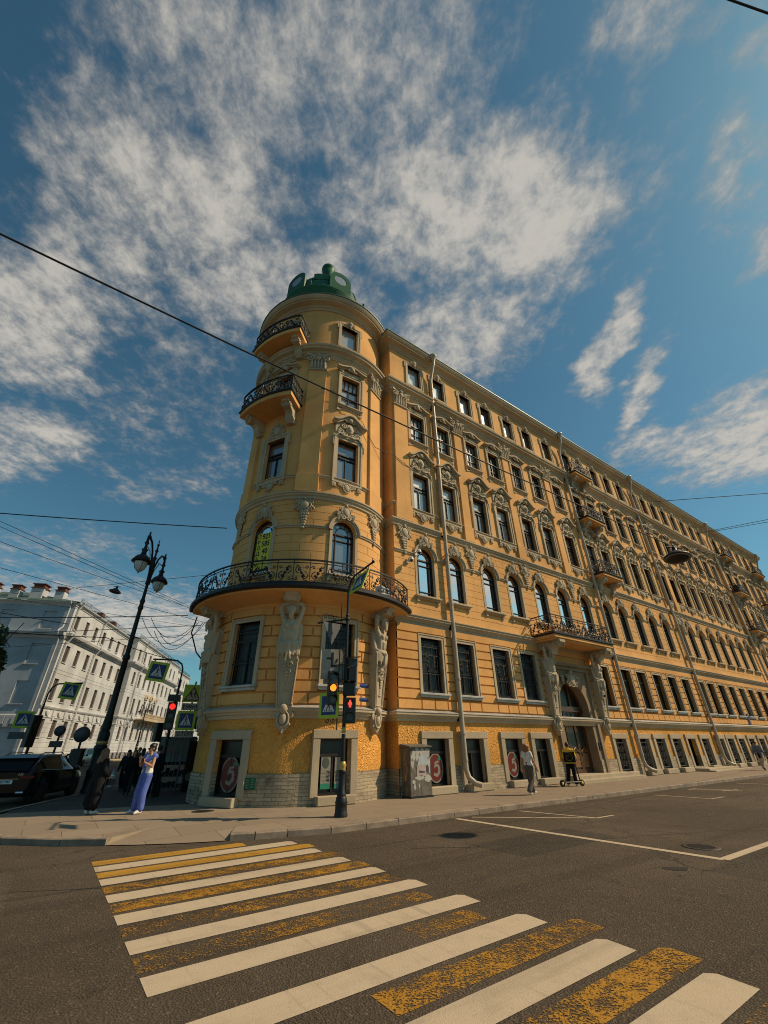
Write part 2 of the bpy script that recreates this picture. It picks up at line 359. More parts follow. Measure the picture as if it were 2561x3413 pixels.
def asphalt(name, col):
    m, t, b = principled(name)
    v = nd(t, 'ShaderNodeTexVoronoi', inp={'Scale': 48.0}); t.links.new(pos(t), v.inputs['Vector'])
    g1 = noise(t, pos(t), 85.0, 4, 0.75); g2 = noise(t, pos(t), 0.26, 6, 0.62); g3 = noise(t, pos(t), 1.7, 6, 0.7)
    tr = noise(t, along(t, D, (0.07, 1.0)), 1.1, 4, 0.6)          # wheel paths run with the street
    a = mixc(t, smooth(t, g1, 0.38, 0.64), c4(col, 0.34), c4(col, 1.75))
    a = mixc(t, math_n(t, 'MULTIPLY', smooth(t, g2, 0.40, 0.66), 0.55), a, c4(col, 1.75))
    a = mixc(t, math_n(t, 'MULTIPLY', smooth(t, tr, 0.50, 0.68), 0.45), a, c4(col, 0.55))
    a = mixc(t, math_n(t, 'MULTIPLY', smooth(t, g3, 0.56, 0.74), 0.6), a, c4(col, 0.42))
    a = mixc(t, math_n(t, 'MULTIPLY', smooth(t, v.outputs['Color'], 0.72, 0.95), 0.5), a, c4((col[0] * 3.2, col[1] * 3.0, col[2] * 2.7)))
    ck = nd(t, 'ShaderNodeTexVoronoi', feature='DISTANCE_TO_EDGE', inp={'Scale': 0.33}); wv_ = nd(t, 'ShaderNodeVectorMath', operation='MULTIPLY_ADD')
    wn2 = nd(t, 'ShaderNodeTexNoise', inp={'Scale': 1.2, 'Detail': 6.0, 'Roughness': 0.65}); t.links.new(pos(t), wn2.inputs['Vector'])
    t.links.new(wn2.outputs['Color'], wv_.inputs[0]); wv_.inputs[1].default_value = (1.4, 1.4, 0); t.links.new(pos(t), wv_.inputs[2]); t.links.new(wv_.outputs[0], ck.inputs['Vector'])
    cr = math_n(t, 'MULTIPLY', smooth(t, ck.outputs['Distance'], 0.010, 0.002), smooth(t, g2, 0.50, 0.60))
    a = mixc(t, math_n(t, 'MULTIPLY', cr, 0.7), a, c4(col, 0.30))
    t.links.new(a, b.inputs['Base Color']); b.inputs['Roughness'].default_value = 0.9; b.inputs['Specular IOR Level'].default_value = 0.2
    p = bump(t, b, v.outputs['Distance'], 0.9, 0.018); bump(t, b, g1, 0.8, 0.012, p)
    return m
def along(t, d, sc):
    # ground coordinates turned to run with a street
    g = nd(t, 'ShaderNodeNewGeometry'); mp = nd(t, 'ShaderNodeMapping'); t.links.new(g.outputs['Position'], mp.inputs[0]); mp.inputs[2].default_value = (0, 0, -math.atan2(d.y, d.x)); mp.inputs[3].default_value = (1, 1, 1)
    m2 = nd(t, 'ShaderNodeMapping'); t.links.new(mp.outputs[0], m2.inputs[0]); m2.inputs[3].default_value = (sc[0], sc[1], 1); return m2.outputs[0]
M_ASPH = asphalt("asphalt", (0.078, 0.060, 0.042))
def paving(name, col, w, h, mortar, rot, joint=0.45):
    m, t, b = principled(name)
    mp = nd(t, 'ShaderNodeMapping'); g = nd(t, 'ShaderNodeNewGeometry'); t.links.new(g.outputs['Position'], mp.inputs[0]); mp.inputs[2].default_value = (0, 0, rot)
    br = nd(t, 'ShaderNodeTexBrick', inp={'Scale': 1.0, 'Mortar Size': mortar, 'Brick Width': w, 'Row Height': h, 'Mortar Smooth': 0.2}); t.links.new(mp.outputs[0], br.inputs['Vector'])
    br.inputs['Color1'].default_value = c4(col, 0.90); br.inputs['Color2'].default_value = c4(col, 1.10); br.inputs['Mortar'].default_value = c4(col, joint)
    n1_ = noise(t, pos(t), 0.7, 6, 0.62); n2_ = noise(t, pos(t), 70.0, 4, 0.7)
    a = mixc(t, math_n(t, 'MULTIPLY', smooth(t, n1_, 0.5, 0.75), 0.45), br.outputs[0], c4(col, 0.62))
    a = mixc(t, math_n(t, 'MULTIPLY', smooth(t, n2_, 0.5, 0.8), 0.35), a, c4(col, 0.55))
    t.links.new(a, b.inputs['Base Color']); b.inputs['Roughness'].default_value = 0.85; b.inputs['Specular IOR Level'].default_value = 0.3
    p = bump(t, b, br.outputs['Fac'], -0.5, 0.01); bump(t, b, n2_, 0.35, 0.008, p)
    return m
M_SLAB = paving("granite_slabs", (0.27, 0.21, 0.148), 1.5, 0.95, 0.010, -ROTB)
M_PAVER = paving("small_pavers", (0.26, 0.20, 0.142), 0.20, 0.10, 0.007, -ROTB, 0.6)
M_PAVE_L = asphalt("pavement_asphalt", (0.075, 0.068, 0.060))
M_KERB = flat("granite_kerb", (0.25, 0.195, 0.145), 0.85, 0.0, 0.3, 0.25, 3.0, 0.5, 60)
def paint(name, col, wear, fine=38.0):
    # road paint worn through to the asphalt; the worn grain follows the stones
    m, t, b = principled(name)
    n0_ = noise(t, pos(t), fine, 4, 0.75); n1_ = noise(t, pos(t), 6.0, 5, 0.7, 0.4); n2_ = noise(t, pos(t), 0.8, 4); n3_ = noise(t, pos(t), 3.0, 5, 0.65)
    tr = noise(t, along(t, D, (0.10, 1.0)), 1.6, 5, 0.65); sk = noise(t, along(t, N, (0.06, 1.0)), 7.0, 3, 0.6)
    a = mixc(t, math_n(t, 'MULTIPLY', smooth(t, n3_, 0.45, 0.75), 0.35), c4(col), c4(col, 0.58))
    a = mixc(t, math_n(t, 'MULTIPLY', smooth(t, tr, 0.50, 0.70), 0.40), a, c4(col, 0.45))
    a = mixc(t, math_n(t, 'MULTIPLY', smooth(t, sk, 0.58, 0.72), 0.30), a, c4(col, 0.40))
    a = mixc(t, math_n(t, 'MULTIPLY', smooth(t, n0_, 0.52, 0.72), 0.35), a, c4(col, 0.45))
    t.links.new(a, b.inputs['Base Color']); b.inputs['Roughness'].default_value = 0.8; b.inputs['Specular IOR Level'].default_value = 0.2
    bump(t, b, noise(t, pos(t), 90.0, 3), 0.6, 0.008)
    tp_ = nd(t, 'ShaderNodeBsdfTransparent'); mx = nd(t, 'ShaderNodeMixShader')
    w = math_n(t, 'ADD', math_n(t, 'MULTIPLY', n0_, 0.62), math_n(t, 'ADD', math_n(t, 'MULTIPLY', n1_, 0.30), math_n(t, 'MULTIPLY', n2_, 0.28)))
    t.links.new(smooth(t, w, wear - 0.025, wear + 0.025), mx.inputs[0]); t.links.new(tp_.outputs[0], mx.inputs[1]); t.links.new(b.outputs[0], mx.inputs[2])
    t.links.new(mx.outputs[0], t.nodes['Material Output'].inputs[0])
    return m
M_PW = paint("white_road_paint", (0.50, 0.405, 0.285), 0.43)
M_PY = paint("yellow_road_paint", (0.44, 0.235, 0.033), 0.515)
M_PY2 = paint("worn_yellow_road_paint", (0.42, 0.21, 0.026), 0.605)
M_PY3 = paint("faded_yellow_road_paint", (0.44, 0.22, 0.03), 0.635)
def skin_like(name, col, rough=0.6): return flat(name, col, rough, 0, 0.3, 0.08, 12)
M_SKIN = skin_like("skin", (0.50, 0.25, 0.15))
def cloth(name, col, rough=0.85): return flat(name, col, rough, 0, 0.2, 0.15, 9.0, 0.35, 45)
M_BLACKC = cloth("black_cloth", (0.010, 0.010, 0.012)); M_WHITEC = cloth("white_cloth", (0.72, 0.70, 0.66)); M_BLUEC = cloth("blue_cloth", (0.10, 0.15, 0.46), 0.5)
M_GREYC = cloth("grey_cloth", (0.115, 0.10, 0.085)); M_YELC = cloth("yellow_cloth", (0.66, 0.42, 0.03)); M_GREY2 = cloth("blue_grey_cloth", (0.17, 0.18, 0.22))
M_DARK2 = cloth("dark_grey_cloth", (0.028, 0.026, 0.027)); M_SHOE = flat("white_shoes", (0.66, 0.63, 0.58), 0.6)
M_HAIRD = flat("dark_hair", (0.012, 0.008, 0.006), 0.5); M_HAIRB = flat("brown_hair", (0.17, 0.080, 0.036), 0.5, bmp=0.8, bscale=50); M_HAIRG = flat("ginger_hair", (0.26, 0.10, 0.03), 0.5, bmp=0.5, bscale=60)
M_BLACKP = flat("black_plastic", (0.012, 0.012, 0.013), 0.42, 0, 0.5)
M_CARP = flat("black_car_paint", (0.010, 0.010, 0.013), 0.12, 0.2, 0.6, 0.05)
M_CARG = flat("car_glass", (0.007, 0.007, 0.008), 0.12, 0, 0.28, 0.05)
M_TYRE = flat("tyre_rubber", (0.012, 0.012, 0.012), 0.8); M_RIM = flat("alloy", (0.45, 0.45, 0.46), 0.3, 0.8)
M_CHROME = flat("chrome", (0.7, 0.7, 0.7), 0.12, 1.0); M_REDL = flat("red_lamp_lens", (0.16, 0.010, 0.008), 0.15)
M_SILVER = flat("silver_paint", (0.48, 0.49, 0.50), 0.25, 0.5, 0.5, 0.04)
M_PLATE = flat("number_plate_white", (0.72, 0.73, 0.70), 0.5); M_INK = flat("black_ink", (0.012, 0.012, 0.012), 0.6)
M_SGREEN = flat("fluorescent_sign_border", (0.42, 0.56, 0.02), 0.5, var=0.04); M_SBLUE = flat("sign_blue", (0.012, 0.024, 0.15), 0.45, var=0.05)
M_SWHITE = flat("sign_white", (0.62, 0.62, 0.60), 0.5, var=0.05); M_SBACK = flat("sign_back_grey", (0.09, 0.09, 0.095), 0.55, 0.3); M_SRED = flat("sign_red", (0.35, 0.012, 0.012), 0.5)
M_SGREYW = flat("weathered_sign_plate", (0.34, 0.29, 0.235), 0.6); M_SPALE = flat("pale_sign_ground", (0.48, 0.36, 0.25), 0.6)
M_BANNER = flat("yellow_banner", (0.72, 0.60, 0.05), 0.7, var=0.06)
M_BRICK = flat("chimney_brick", (0.14, 0.05, 0.033), 0.9, var=0.25, nscale=9)
M_LAMPGL = flat("frosted_lamp_glass", (0.55, 0.60, 0.62), 0.25, var=0.1)
def emis(name, col, st):
    m, t, b = principled(name); b.inputs['Base Color'].default_value = c4(col, 0.3); b.inputs['Emission Color'].default_value = c4(col); b.inputs['Emission Strength'].default_value = st; return m
M_LRED = emis("lit_red_signal", (1.0, 0.02, 0.015), 2.2); M_LMAN = emis("lit_red_man", (1.0, 0.06, 0.035), 2.0); M_LAMB = emis("lit_amber_signal", (1.0, 0.22, 0.015), 2.4)
M_LEAF = None
def leafmat(name, c1, c2):
    m, t, b = principled(name); n = noise(t, pos(t), 2.2, 4); n2_ = noise(t, pos(t), 14.0, 2)
    a = mixc(t, smooth(t, n, 0.35, 0.65), c4(c1), c4(c2)); a = mixc(t, math_n(t, 'MULTIPLY', n2_, 0.5), a, c4(c2, 1.4))
    t.links.new(a, b.inputs['Base Color']); b.inputs['Roughness'].default_value = 0.6; return m
M_LEAF = leafmat("leaves", (0.022, 0.045, 0.012), (0.055, 0.085, 0.022))
M_BARK = flat("bark", (0.05, 0.035, 0.025), 0.9, var=0.3)
# ------------------------------------------------------------------ ground
tag(MB().add([(-700, -300, 0), (700, -300, 0), (700, 900, 0), (-700, 900, 0)], [(0, 1, 2, 3)]).build('road', M_ASPH), kind='structure')
LD = Vector((-0.2014, 0.9795, 0)); LN = Vector((0.9795, 0.2014, 0))          # direction of the left street and its right-hand normal
K1 = [BW(u, -4.1) for u in (150, 110, 80, 60, 45, 32, 24, 18, 13, 9, 6)] + [Vector((-2.29, 11.88, 0)), Vector((-2.97, 11.62, 0)), Vector((-3.5, 11.5, 0))]
K2 = [Vector(p) for p in ((-6.0, 11.09, 0), (-7.0, 11.1, 0), (-8.46, 11.37, 0), (-9.8, 11.95, 0), (-11.0, 12.9, 0), (-11.8, 14.3, 0), (-12.2, 16, 0), (-12.6, 18, 0))]
K2 += [K2[-1] + LD * a for a in (12, 30, 60, 110, 170)]
def offs(P, d):
    o = []
    for i, p in enumerate(P):
        a = (P[i] - P[i - 1]) if i else P[1] - P[0]; b = (P[i + 1] - P[i]) if i < len(P) - 1 else P[-1] - P[-2]
        n = (Vector((a.y, -a.x, 0)).normalized() + Vector((b.y, -b.x, 0)).normalized()).normalized(); o.append(p + n * d)
    return o
def resample(P, step):
    o = [P[0]]
    for a, b in zip(P[:-1], P[1:]):
        k = max(1, round((b - a).length / step))
        o += [a.lerp(b, (i + 1) / k) for i in range(k)]
    return o
kb = MB()
for P in (K1, K2):
    Q_ = resample(P, 1.05); I_ = offs(Q_, 0.20)
    for i in range(len(Q_) - 1):
        if Q_[i].length > 90: continue
        a, b, c, d = Q_[i], Q_[i + 1], I_[i + 1], I_[i]; e = 0.010 / max((b - a).length, .1); j = random.uniform(-.006, .006)
        a, b, c, d = a.lerp(b, e), b.lerp(a, e), c.lerp(d, e), d.lerp(c, e)
        h = 0.135 + j; t = .02
        up = lambda p, q, f: p.lerp(q, f)
        vs = [a, b, b + Vector((0, 0, h - t)), a + Vector((0, 0, h - t)), a.lerp(d, .12) + Vector((0, 0, h)), b.lerp(c, .12) + Vector((0, 0, h)), c + Vector((0, 0, h)), d + Vector((0, 0, h)), c, d]
        kb.add(vs, [(0, 1, 2, 3), (3, 2, 5, 4), (4, 5, 6, 7), (0, 3, 4, 7, 9), (1, 8, 6, 5, 2)])
tag(kb.build('kerb', M_KERB), kind='structure')
I1 = offs(resample(K1, 3), 0.19); I2 = offs(resample(K2, 3), 0.19)
zt = Vector((0, 0, 0.12))
ra, rb = Vector((-3.75, 12.75, 0)), Vector((-5.75, 12.45, 0))
# corner pavement of big slabs, small pavers along the front, asphalt footway up the left street
cut = [i for i, p in enumerate(I1) if (p.dot(D) < 13.6)]
front = [BW(150, 2)] + I1[:cut[0]] ; ub = I1[cut[0]]
pv = MB().add([p + zt for p in front + [ub, BW(13.4, 2)]], [tuple(range(len(front) + 2))]); tag(pv.build('pavement', M_PAVER), kind='structure')
cl = [i for i, p in enumerate(I2) if p.y < 15.2 or p.x > -8]
corner = I1[cut[0]:] + [ra, rb] + I2[:len(cl)] + [Vector((-11.6, 15.35, 0)), Vector((-6.2, 17.6, 0)), BW(8.4, 3), BW(13.4, 2)]
tag(MB().add([p + zt for p in corner], [tuple(range(len(corner)))]).build('pavement', M_SLAB), kind='structure')
left = I2[len(cl):]
lp = [Vector((-6.2, 17.6, 0)), Vector((-11.6, 15.35, 0))] + left + [left[-1] + LN * 14, Vector((-5.5, 22, 0))]
tag(MB().add([p + zt for p in lp], [tuple(range(len(lp)))]).build('pavement', M_PAVE_L), kind='structure')
rp = [Vector((-3.5, 11.5, .016)), Vector((-4.0, 11.34, .016)), Vector((-4.71, 11.2, .016)), Vector((-5.4, 11.12, .016)), Vector((-6.0, 11.1, .016)), rb + zt, ra + zt]
tag(MB().add(rp + [I2[0] + zt, I1[-1] + zt], [(0, 1, 2, 3, 4, 5, 6), (4, 7, 5), (0, 6, 8)]).build('kerb_ramp', M_SLAB), kind='structure')
# far pavement on the other side of the left street
WC = Vector((-44.06, 57.56, 0)); WD = Vector((math.sin(R(-11.4)), math.cos(R(-11.4)), 0)); WN = Vector((WD.y, -WD.x, 0))
fp = [WC + WN * 3.2 - WD * 30, WC + WN * 3.2 + WD * 170, WC - WN * 3 + WD * 170, WC - WN * 3 - WD * 30]
tag(MB().slab([(p.x, p.y) for p in fp], 0.0, 0.13).build('pavement', M_SLAB), kind='structure')
# ---- painted markings
t_, s_ = Vector((0.811, 0.585, 0)), Vector((0.585, -0.811, 0)); L0 = Vector((-5.13, 9.28, 0.004))
def stripe(mb, o, ln, w=0.40, z=0.004):
    vs = [o, o + s_ * w, o + s_ * w + t_ * (ln - .0), o + s_ * (w * .2) + t_ * (ln + .02), o + t_ * (ln - .06)]
    mb.add([(v.x, v.y, z) for v in vs], [(0, 1, 2, 3, 4)])
wh, y1, y2, y3 = MB(), MB(), MB(), MB()
for k in range(11):
    o = L0 + s_ * (0.988 * k); stripe(wh, o, 3.68 + .06 * k)
for k, mb, st, ln in ((0, y1, 0, 2.75), (1, y1, 0, 3.85), (2, y2, 0, 3.9), (3, y2, 0, 3.9), (4, y3, 0, 3.8), (5, y3, 0, 3.6), (6, y3, 2.6, 1.0), (7, y2, 1.5, 2.9), (8, y2, 1.2, 3.2), (9, y2, 0.5, 4.2), (10, y3, 0, 4.2)):
    stripe(mb, L0 + s_ * (0.988 * (k - 1) + 0.50) + t_ * st, ln, 0.38)
tag(wh.build('crosswalk_marking', M_PW), kind='structure')
for mb, m in ((y1, M_PY), (y2, M_PY2), (y3, M_PY3)): tag(mb.build('crosswalk_marking', m), kind='structure')
def line(mb, a, b, w, z=.004):
    a, b = Vector((a[0], a[1], z)), Vector((b[0], b[1], z)); d = (b - a).normalized(); n = Vector((d.y, -d.x, 0)) * w / 2
    mb.add([a - n, b - n, b + n, a + n], [(0, 1, 2, 3)])
pm = MB()
line(pm, (1.95, 14.35), (5.93, 9.38), .17); line(pm, (5.93, 9.38), (16, 16.4), .17, .0045)
line(pm, (2.43, 14.58), (5.83, 14.19), .09); line(pm, (4.12, 15.77), (5.83, 14.19), .09, .0045); line(pm, (5.83, 14.19), (6.5, 14.65), .09, .005)
line(pm, (10.64, 19.88), (11.91, 18.42), .09); line(pm, (11.91, 18.42), (12.8, 19.0), .09, .0045)
line(pm, (13.6, 22.1), (14.9, 21.1), .08); line(pm, (13.9, 22.3), (15.2, 21.3), .08); line(pm, (13.3, 21.9), (13.9, 22.35), .08, .0045); line(pm, (14.3, 21.2), (15.3, 21.7), .08, .0045)
line(pm, (17.6, 24.9), (19.0, 23.6), .09); line(pm, (26, 31), (27.4, 29.6), .09)
# markings in the left street
for k in range(7): line(pm, (-17.5 - .95 * k, 24.2 - .2 * k), (-18.3 - .95 * k, 28.0 - .2 * k), .4)
for k in range(7):
    a = Vector((-20.5, 31, 0)) + LD * 7 * k; b = a + LD * 3; line(pm, a, b, .12)
tag(pm.build('road_marking', M_PW), kind='structure')
def disc(x, y, z, r, name, label, m, cat):
    o = thing(name, label, cat, (x, y, z)); mb = MB().lathe([(r, 0), (r, .006), (r * .9, .010), (0.0, .010)], 28)
    mb.build('cover', m, o); q = MB()
    for i in range(-3, 4):
        h = math.sqrt(max(0, (.72 * r) ** 2 - (i * r * .2) ** 2)); q.box(-h, h, i * r * .2 - r * .04, i * r * .2 + r * .04, .010, .016)
    q.build('cast_ribs', m, o); return o
M_CAST = flat("cast_iron_cover", (0.06, 0.048, 0.038), 0.6, 0.4)
disc(6.21, 10.41, 0, .33, 'manhole_cover', 'round cast iron cover in the asphalt inside the white parking line', M_CAST, 'manhole cover')
disc(-5.6, 15.35, .12, .33, 'manhole_cover', 'round cast iron cover in the pavement slabs near the tower', M_CAST, 'manhole cover')
for (c_, r_, k_) in (((8.5, 9.5), (3.2, 1.3), 0), ((-7.5, 6.5), (2.4, 1.5), 1), ((3.4, 11.2), (1.6, .7), 2)):
    q = [Vector((c_[0], c_[1], .0015)) + D * (r_[0] * a_) + N * (r_[1] * b_) for a_, b_ in ((-1, -1), (1, -.96), (1.02, 1), (-.97, 1.03))]
    pt = MB().add(q, [(0, 1, 2, 3)]); tag(pt.build('asphalt_patch', asphalt("patch_asphalt%d" % k_, [(0.062, 0.050, 0.037), (0.090, 0.070, 0.050), (0.055, 0.045, 0.034)][k_])), kind='structure')
random.seed(21); sm_ = MB()
for (a_, b_, j_) in (((-14, 5.0), (-1.5, 9.0), .12), ((0.5, 10.5), (15, 13.2), .15), ((3.2, 3.6), (9.5, 12.6), .10), ((-9.5, 9.6), (-5.4, 4.2), .12), ((6.5, 7.2), (14, 9.0), .1)):
    a_, b_ = Vector((*a_, .0022)), Vector((*b_, .0022)); d_ = (b_ - a_).normalized(); n_ = Vector((d_.y, -d_.x, 0)); k_ = 26; off = 0; P = []
    for i in range(k_ + 1): off = off * .85 + random.uniform(-j_, j_); w_ = random.uniform(.010, .035); p = a_.lerp(b_, i / k_) + n_ * off; P.append((p - n_ * w_, p + n_ * w_))
    for i in range(k_): sm_.add([P[i][0], P[i + 1][0], P[i + 1][1], P[i][1]], [(0, 1, 2, 3)])
tag(sm_.build('tar_seam', flat("tar_seam", (0.022, 0.018, 0.014), .75)), kind='structure')
po = MB(); ps = [(math.cos(a) * .19 * (1 + .3 * math.sin(3 * a)) + 4.74, math.sin(a) * .15 * (1 + .25 * math.cos(2 * a)) + 8.79) for a in [i * math.pi / 8 for i in range(16)]]
po.add([(x, y, .004) for x, y in ps], [tuple(range(16))]); tag(po.build('pothole_patch', flat("tar_patch", (0.014, 0.012, 0.010), .6)), kind='structure')
# ------------------------------------------------------------------ the corner building
B = thing('corner_building', 'ochre corner apartment house with a round domed tower and cream stucco ornament', 'building', TW + Vector((0, 0, .12)), ROTB)
def part(name, mb, m, parent=None): return obj(name, mb if not isinstance(mb, MB) else mb.mesh(name), m, parent or B, OFF if parent is None else None)
RT = 3.85
def tp(al, r=RT, z=0): return (TU + r * math.sin(al), TY - r * math.cos(al), z)
f_str = lambda x, d, z: (x, d, z)
SH = (-.16, .11)      # the attic drum sits a little off the lower tower
f_tow2 = lambda a, d, z: (TU + SH[0] + (RT - d) * math.sin(a), TY + SH[1] - (RT - d) * math.cos(a), z)
f_tow = lambda a, d, z: (TU + (RT - d) * math.sin(a), TY - (RT - d) * math.cos(a), z)
CB = [13.12, 15.24, 17.9, 20.08, 22.6, 24.9, 27.5, 30.3, 32.4, 34.72, 37.0, 39.28, 42.05, 44.0, 46.25, 48.5, 50.85, 53.15, 55.5, 57.8, 62.2, 64.8, 67.4, 70.0, 72.6, 75.2]
PORT = {22.6, 24.9}
UL, UR = 11.13, 78.3
AW = [R(-3.6), R(-60.2), R(-115)]; AP = [R(-31.8), R(23.2), R(-86.8), R(-141)]
ROWS = {'basement_window': (0.39, 2.04, 1.20), 'barred_window': (3.77, 6.12, 1.27), 'arched_window': (8.12, 10.76, 1.14), 'pediment_window': (12.95, 15.36, 1.14), 'casement_window': (17.72, 19.88, 1.09), 'attic_window': (22.5, 24.28, 1.09)}
REV = 0.30
def wall_grid(mb, xs, zs, holes, depth, fn):
    xs = sorted(set(round(x, 4) for x in xs)); zs = sorted(set(round(z, 4) for z in zs)); nx, nz = len(xs) - 1, len(zs) - 1
    g = []
    for i in range(nx):
        xm = (xs[i] + xs[i + 1]) / 2; hs = [h for h in holes if h[0] < xm < h[1]]; col = []
        for j in range(nz):
            zm = (zs[j] + zs[j + 1]) / 2
            col.append(None if any(h[2] < zm < h[3] for h in hs) else depth(xm, zm))
        g.append(col)
    for i in range(nx):
        for j in range(nz):
            d = g[i][j]; x0, x1, z0, z1 = xs[i], xs[i + 1], zs[j], zs[j + 1]
            if d is not None: mb.add([fn(x0, d, z0), fn(x1, d, z0), fn(x1, d, z1), fn(x0, d, z1)], [(0, 1, 2, 3)])
            e = REV if d is None else d
            if i + 1 < nx:
                q = g[i + 1][j]; q = REV if q is None else q
                if abs(q - e) > 1e-6: mb.add([fn(x1, e, z0), fn(x1, q, z0), fn(x1, q, z1), fn(x1, e, z1)], [(0, 1, 2, 3)])
            if j + 1 < nz:
                q = g[i][j + 1]; q = REV if q is None else q
                if abs(q - e) > 1e-6: mb.add([fn(x0, e, z1), fn(x0, q, z1), fn(x1, q, z1), fn(x1, e, z1)], [(0, 1, 2, 3)])
def spandrel(mb, c, w, zt, fn, d=0.0, sc=1.0):
    r = w / 2; n = 12
    for k in range(n):
        a, b = math.pi * k / n, math.pi * (k + 1) / n
        x0, x1 = c + sc * r * math.cos(a), c + sc * r * math.cos(b); z0, z1 = zt - r + r * math.sin(a), zt - r + r * math.sin(b)
        mb.add([fn(x0, d, z0), fn(x1, d, z1), fn(x1, d, zt), fn(x0, d, zt)], [(0, 1, 2, 3)])
        mb.add([fn(x0, d, z0), fn(x0, REV, z0), fn(x1, REV, z1), fn(x1, d, z1)], [(0, 1, 2, 3)], True)
def fr(lo, hi, step): 
    n = max(1, round((hi - lo) / step)); return [lo + (hi - lo) * i / n for i in range(n + 1)]
DOOR = (22.05, 25.05, 0.0, 5.25)
TAL0, TAL1 = R(-172), R(47)
def zone(name, m, z0, z1, kinds, dep=None, gz=(), tower=True, joint=False):
    for tow in ((False, True) if tower else (False,)):
        mb = MB(); fn = (f_tow2 if z0 > 21 else f_tow) if tow else f_str; sc = 1 / RT if tow else 1.0
        cs = AW if tow else CB; xs = ([TAL0, TAL1] + fr(TAL0, TAL1, R(2.6))) if tow else [UL, UR]; holes = []; zs = [z0, z1] + list(gz)
        for k in kinds:
            a, b, w = ROWS[k]
            for c in cs:
                if not tow and k in ('basement_window', 'barred_window') and c in PORT: continue
                h = (c - w / 2 * sc, c + w / 2 * sc, a, b); holes.append(h); xs += [h[0], h[1]]
            zs += [q for q in (a, b) if z0 < q < z1]
        if not tow and z0 < DOOR[3]: holes.append(DOOR); xs += [DOOR[0], DOOR[1]]; zs += [q for q in (DOOR[3],) if q < z1]
        if dep:
            f, ex = dep(tow, cs); xs += ex
        else: f = lambda x, z: 0.0
        wall_grid(mb, xs, zs, holes, f, fn)
        if 'arched_window' in kinds:
            for c in cs: spandrel(mb, c, 1.14, ROWS['arched_window'][1], fn, 0.0, sc)
        if not tow:   # the short return beside the tower and the far end wall
            mb.add([(UL, 0, z0), (UL, 1.6, z0), (UL, 1.6, z1), (UL, 0, z1)], [(0, 1, 2, 3)]); mb.add([(UR, 0, z0), (UR, 12, z0), (UR, 12, z1), (UR, 0, z1)], [(0, 1, 2, 3)])
        part(name, mb, m)
zone('stone_plinth', M_DADO, 0.0, 1.03, ['basement_window'], lambda tow, cs: ((lambda x, z: -0.05), []))
zone('roughcast_wall', M_ROUGH, 1.03, 2.72, ['basement_window'])
# rusticated ground floor: proud blocks between sunk joints
RZ = [3.12 + i * (6.68 - 3.12) / 9 for i in range(10)]
def rust(tow, cs):
    sc = 1 / RT if tow else 1.0; w = 1.27 / 2 + .17; ex = []; bands = []
    for c in cs:
        if not tow and c in PORT: continue
        bands.append((c - w * sc, c + w * sc)); ex += [c - w * sc, c + w * sc]
    vj = []
    edges = sorted(bands)
    if tow:
        for ap in AP:
            for q in (-.78, .78): vj.append((ap + q * sc, 0))
    else:
        for c in cs: vj += [(c - .75, 2), (c + .75, 2), (c, 2)]
    g = .034 * sc
    for x, _ in vj: ex += [x - g, x + g]
    if not tow: bands += [(DOOR[0] - .6, DOOR[1] + .6)]; ex += [DOOR[0] - .6, DOOR[1] + .6]
    def f(x, z):
        k = 0
        while k < 8 and z > RZ[k + 1]: k += 1
        if z < RZ[k] + .034 or z > RZ[k + 1] - .034: return 0.0
        if 3.55 < z < 6.35 and any(a < x < b for a, b in bands): return 0.0
        if not tow and DOOR[0] - .6 < x < DOOR[1] + .6 and z < 5.9: return 0.0
        for q, par in vj:
            if abs(x - q) < g and ((par == 2 and k == 0) or (par < 2 and (k % 2 == 0 or par == 1 and False))): return 0.0
        return -.07
    return f, ex
gz = []
for i in range(9): gz += [RZ[i] + .034, RZ[i + 1] - .034]
zone('rusticated_wall', M_OCHRE2, 3.05, 6.72, ['barred_window'], rust, gz + [3.55, 6.35, 5.9])
# arched floor: fine sunk joints
FZ = [7.15 + i * .385 for i in range(12)]
def fine(tow, cs):
    sc = 1 / RT if tow else 1.0; g = .011 * sc; vj = []; ex = []
    mids = AP if tow else [(a + b) / 2 for a, b in zip(CB[:-1], CB[1:]) if b - a < 3] + [12.0]
    for m in mids:
        for q, par in ((-.45, 0), (.45, 0), (-.05, 1)) if tow else ((-.3, 0), (.3, 0)): vj.append((m + q * sc, par)); ex += [m + q * sc - g, m + q * sc + g]
    def f(x, z):
        k = int((z - 7.15) / .385)
        if abs(z - FZ[min(k, 11)]) < .011 or abs(z - FZ[min(k + 1, 11)]) < .011: return .022
        if tow or z > 10.3:
            for q, par in vj:
                if abs(x - q) < g and k % 2 == par: return .022
        return 0.0
    return f, ex
gz = []
for z in FZ: gz += [z - .011, z + .011]
zone('jointed_wall', M_OCHRE, 7.0, 11.75, ['arched_window'], fine, [z for z in gz if 7.0 < z < 11.75])
zone('upper_wall', M_OCHRE, 11.9, 21.1, ['pediment_window', 'casement_window'])
zone('attic_wall', M_OCHRE, 21.6, 25.6, ['attic_window'])
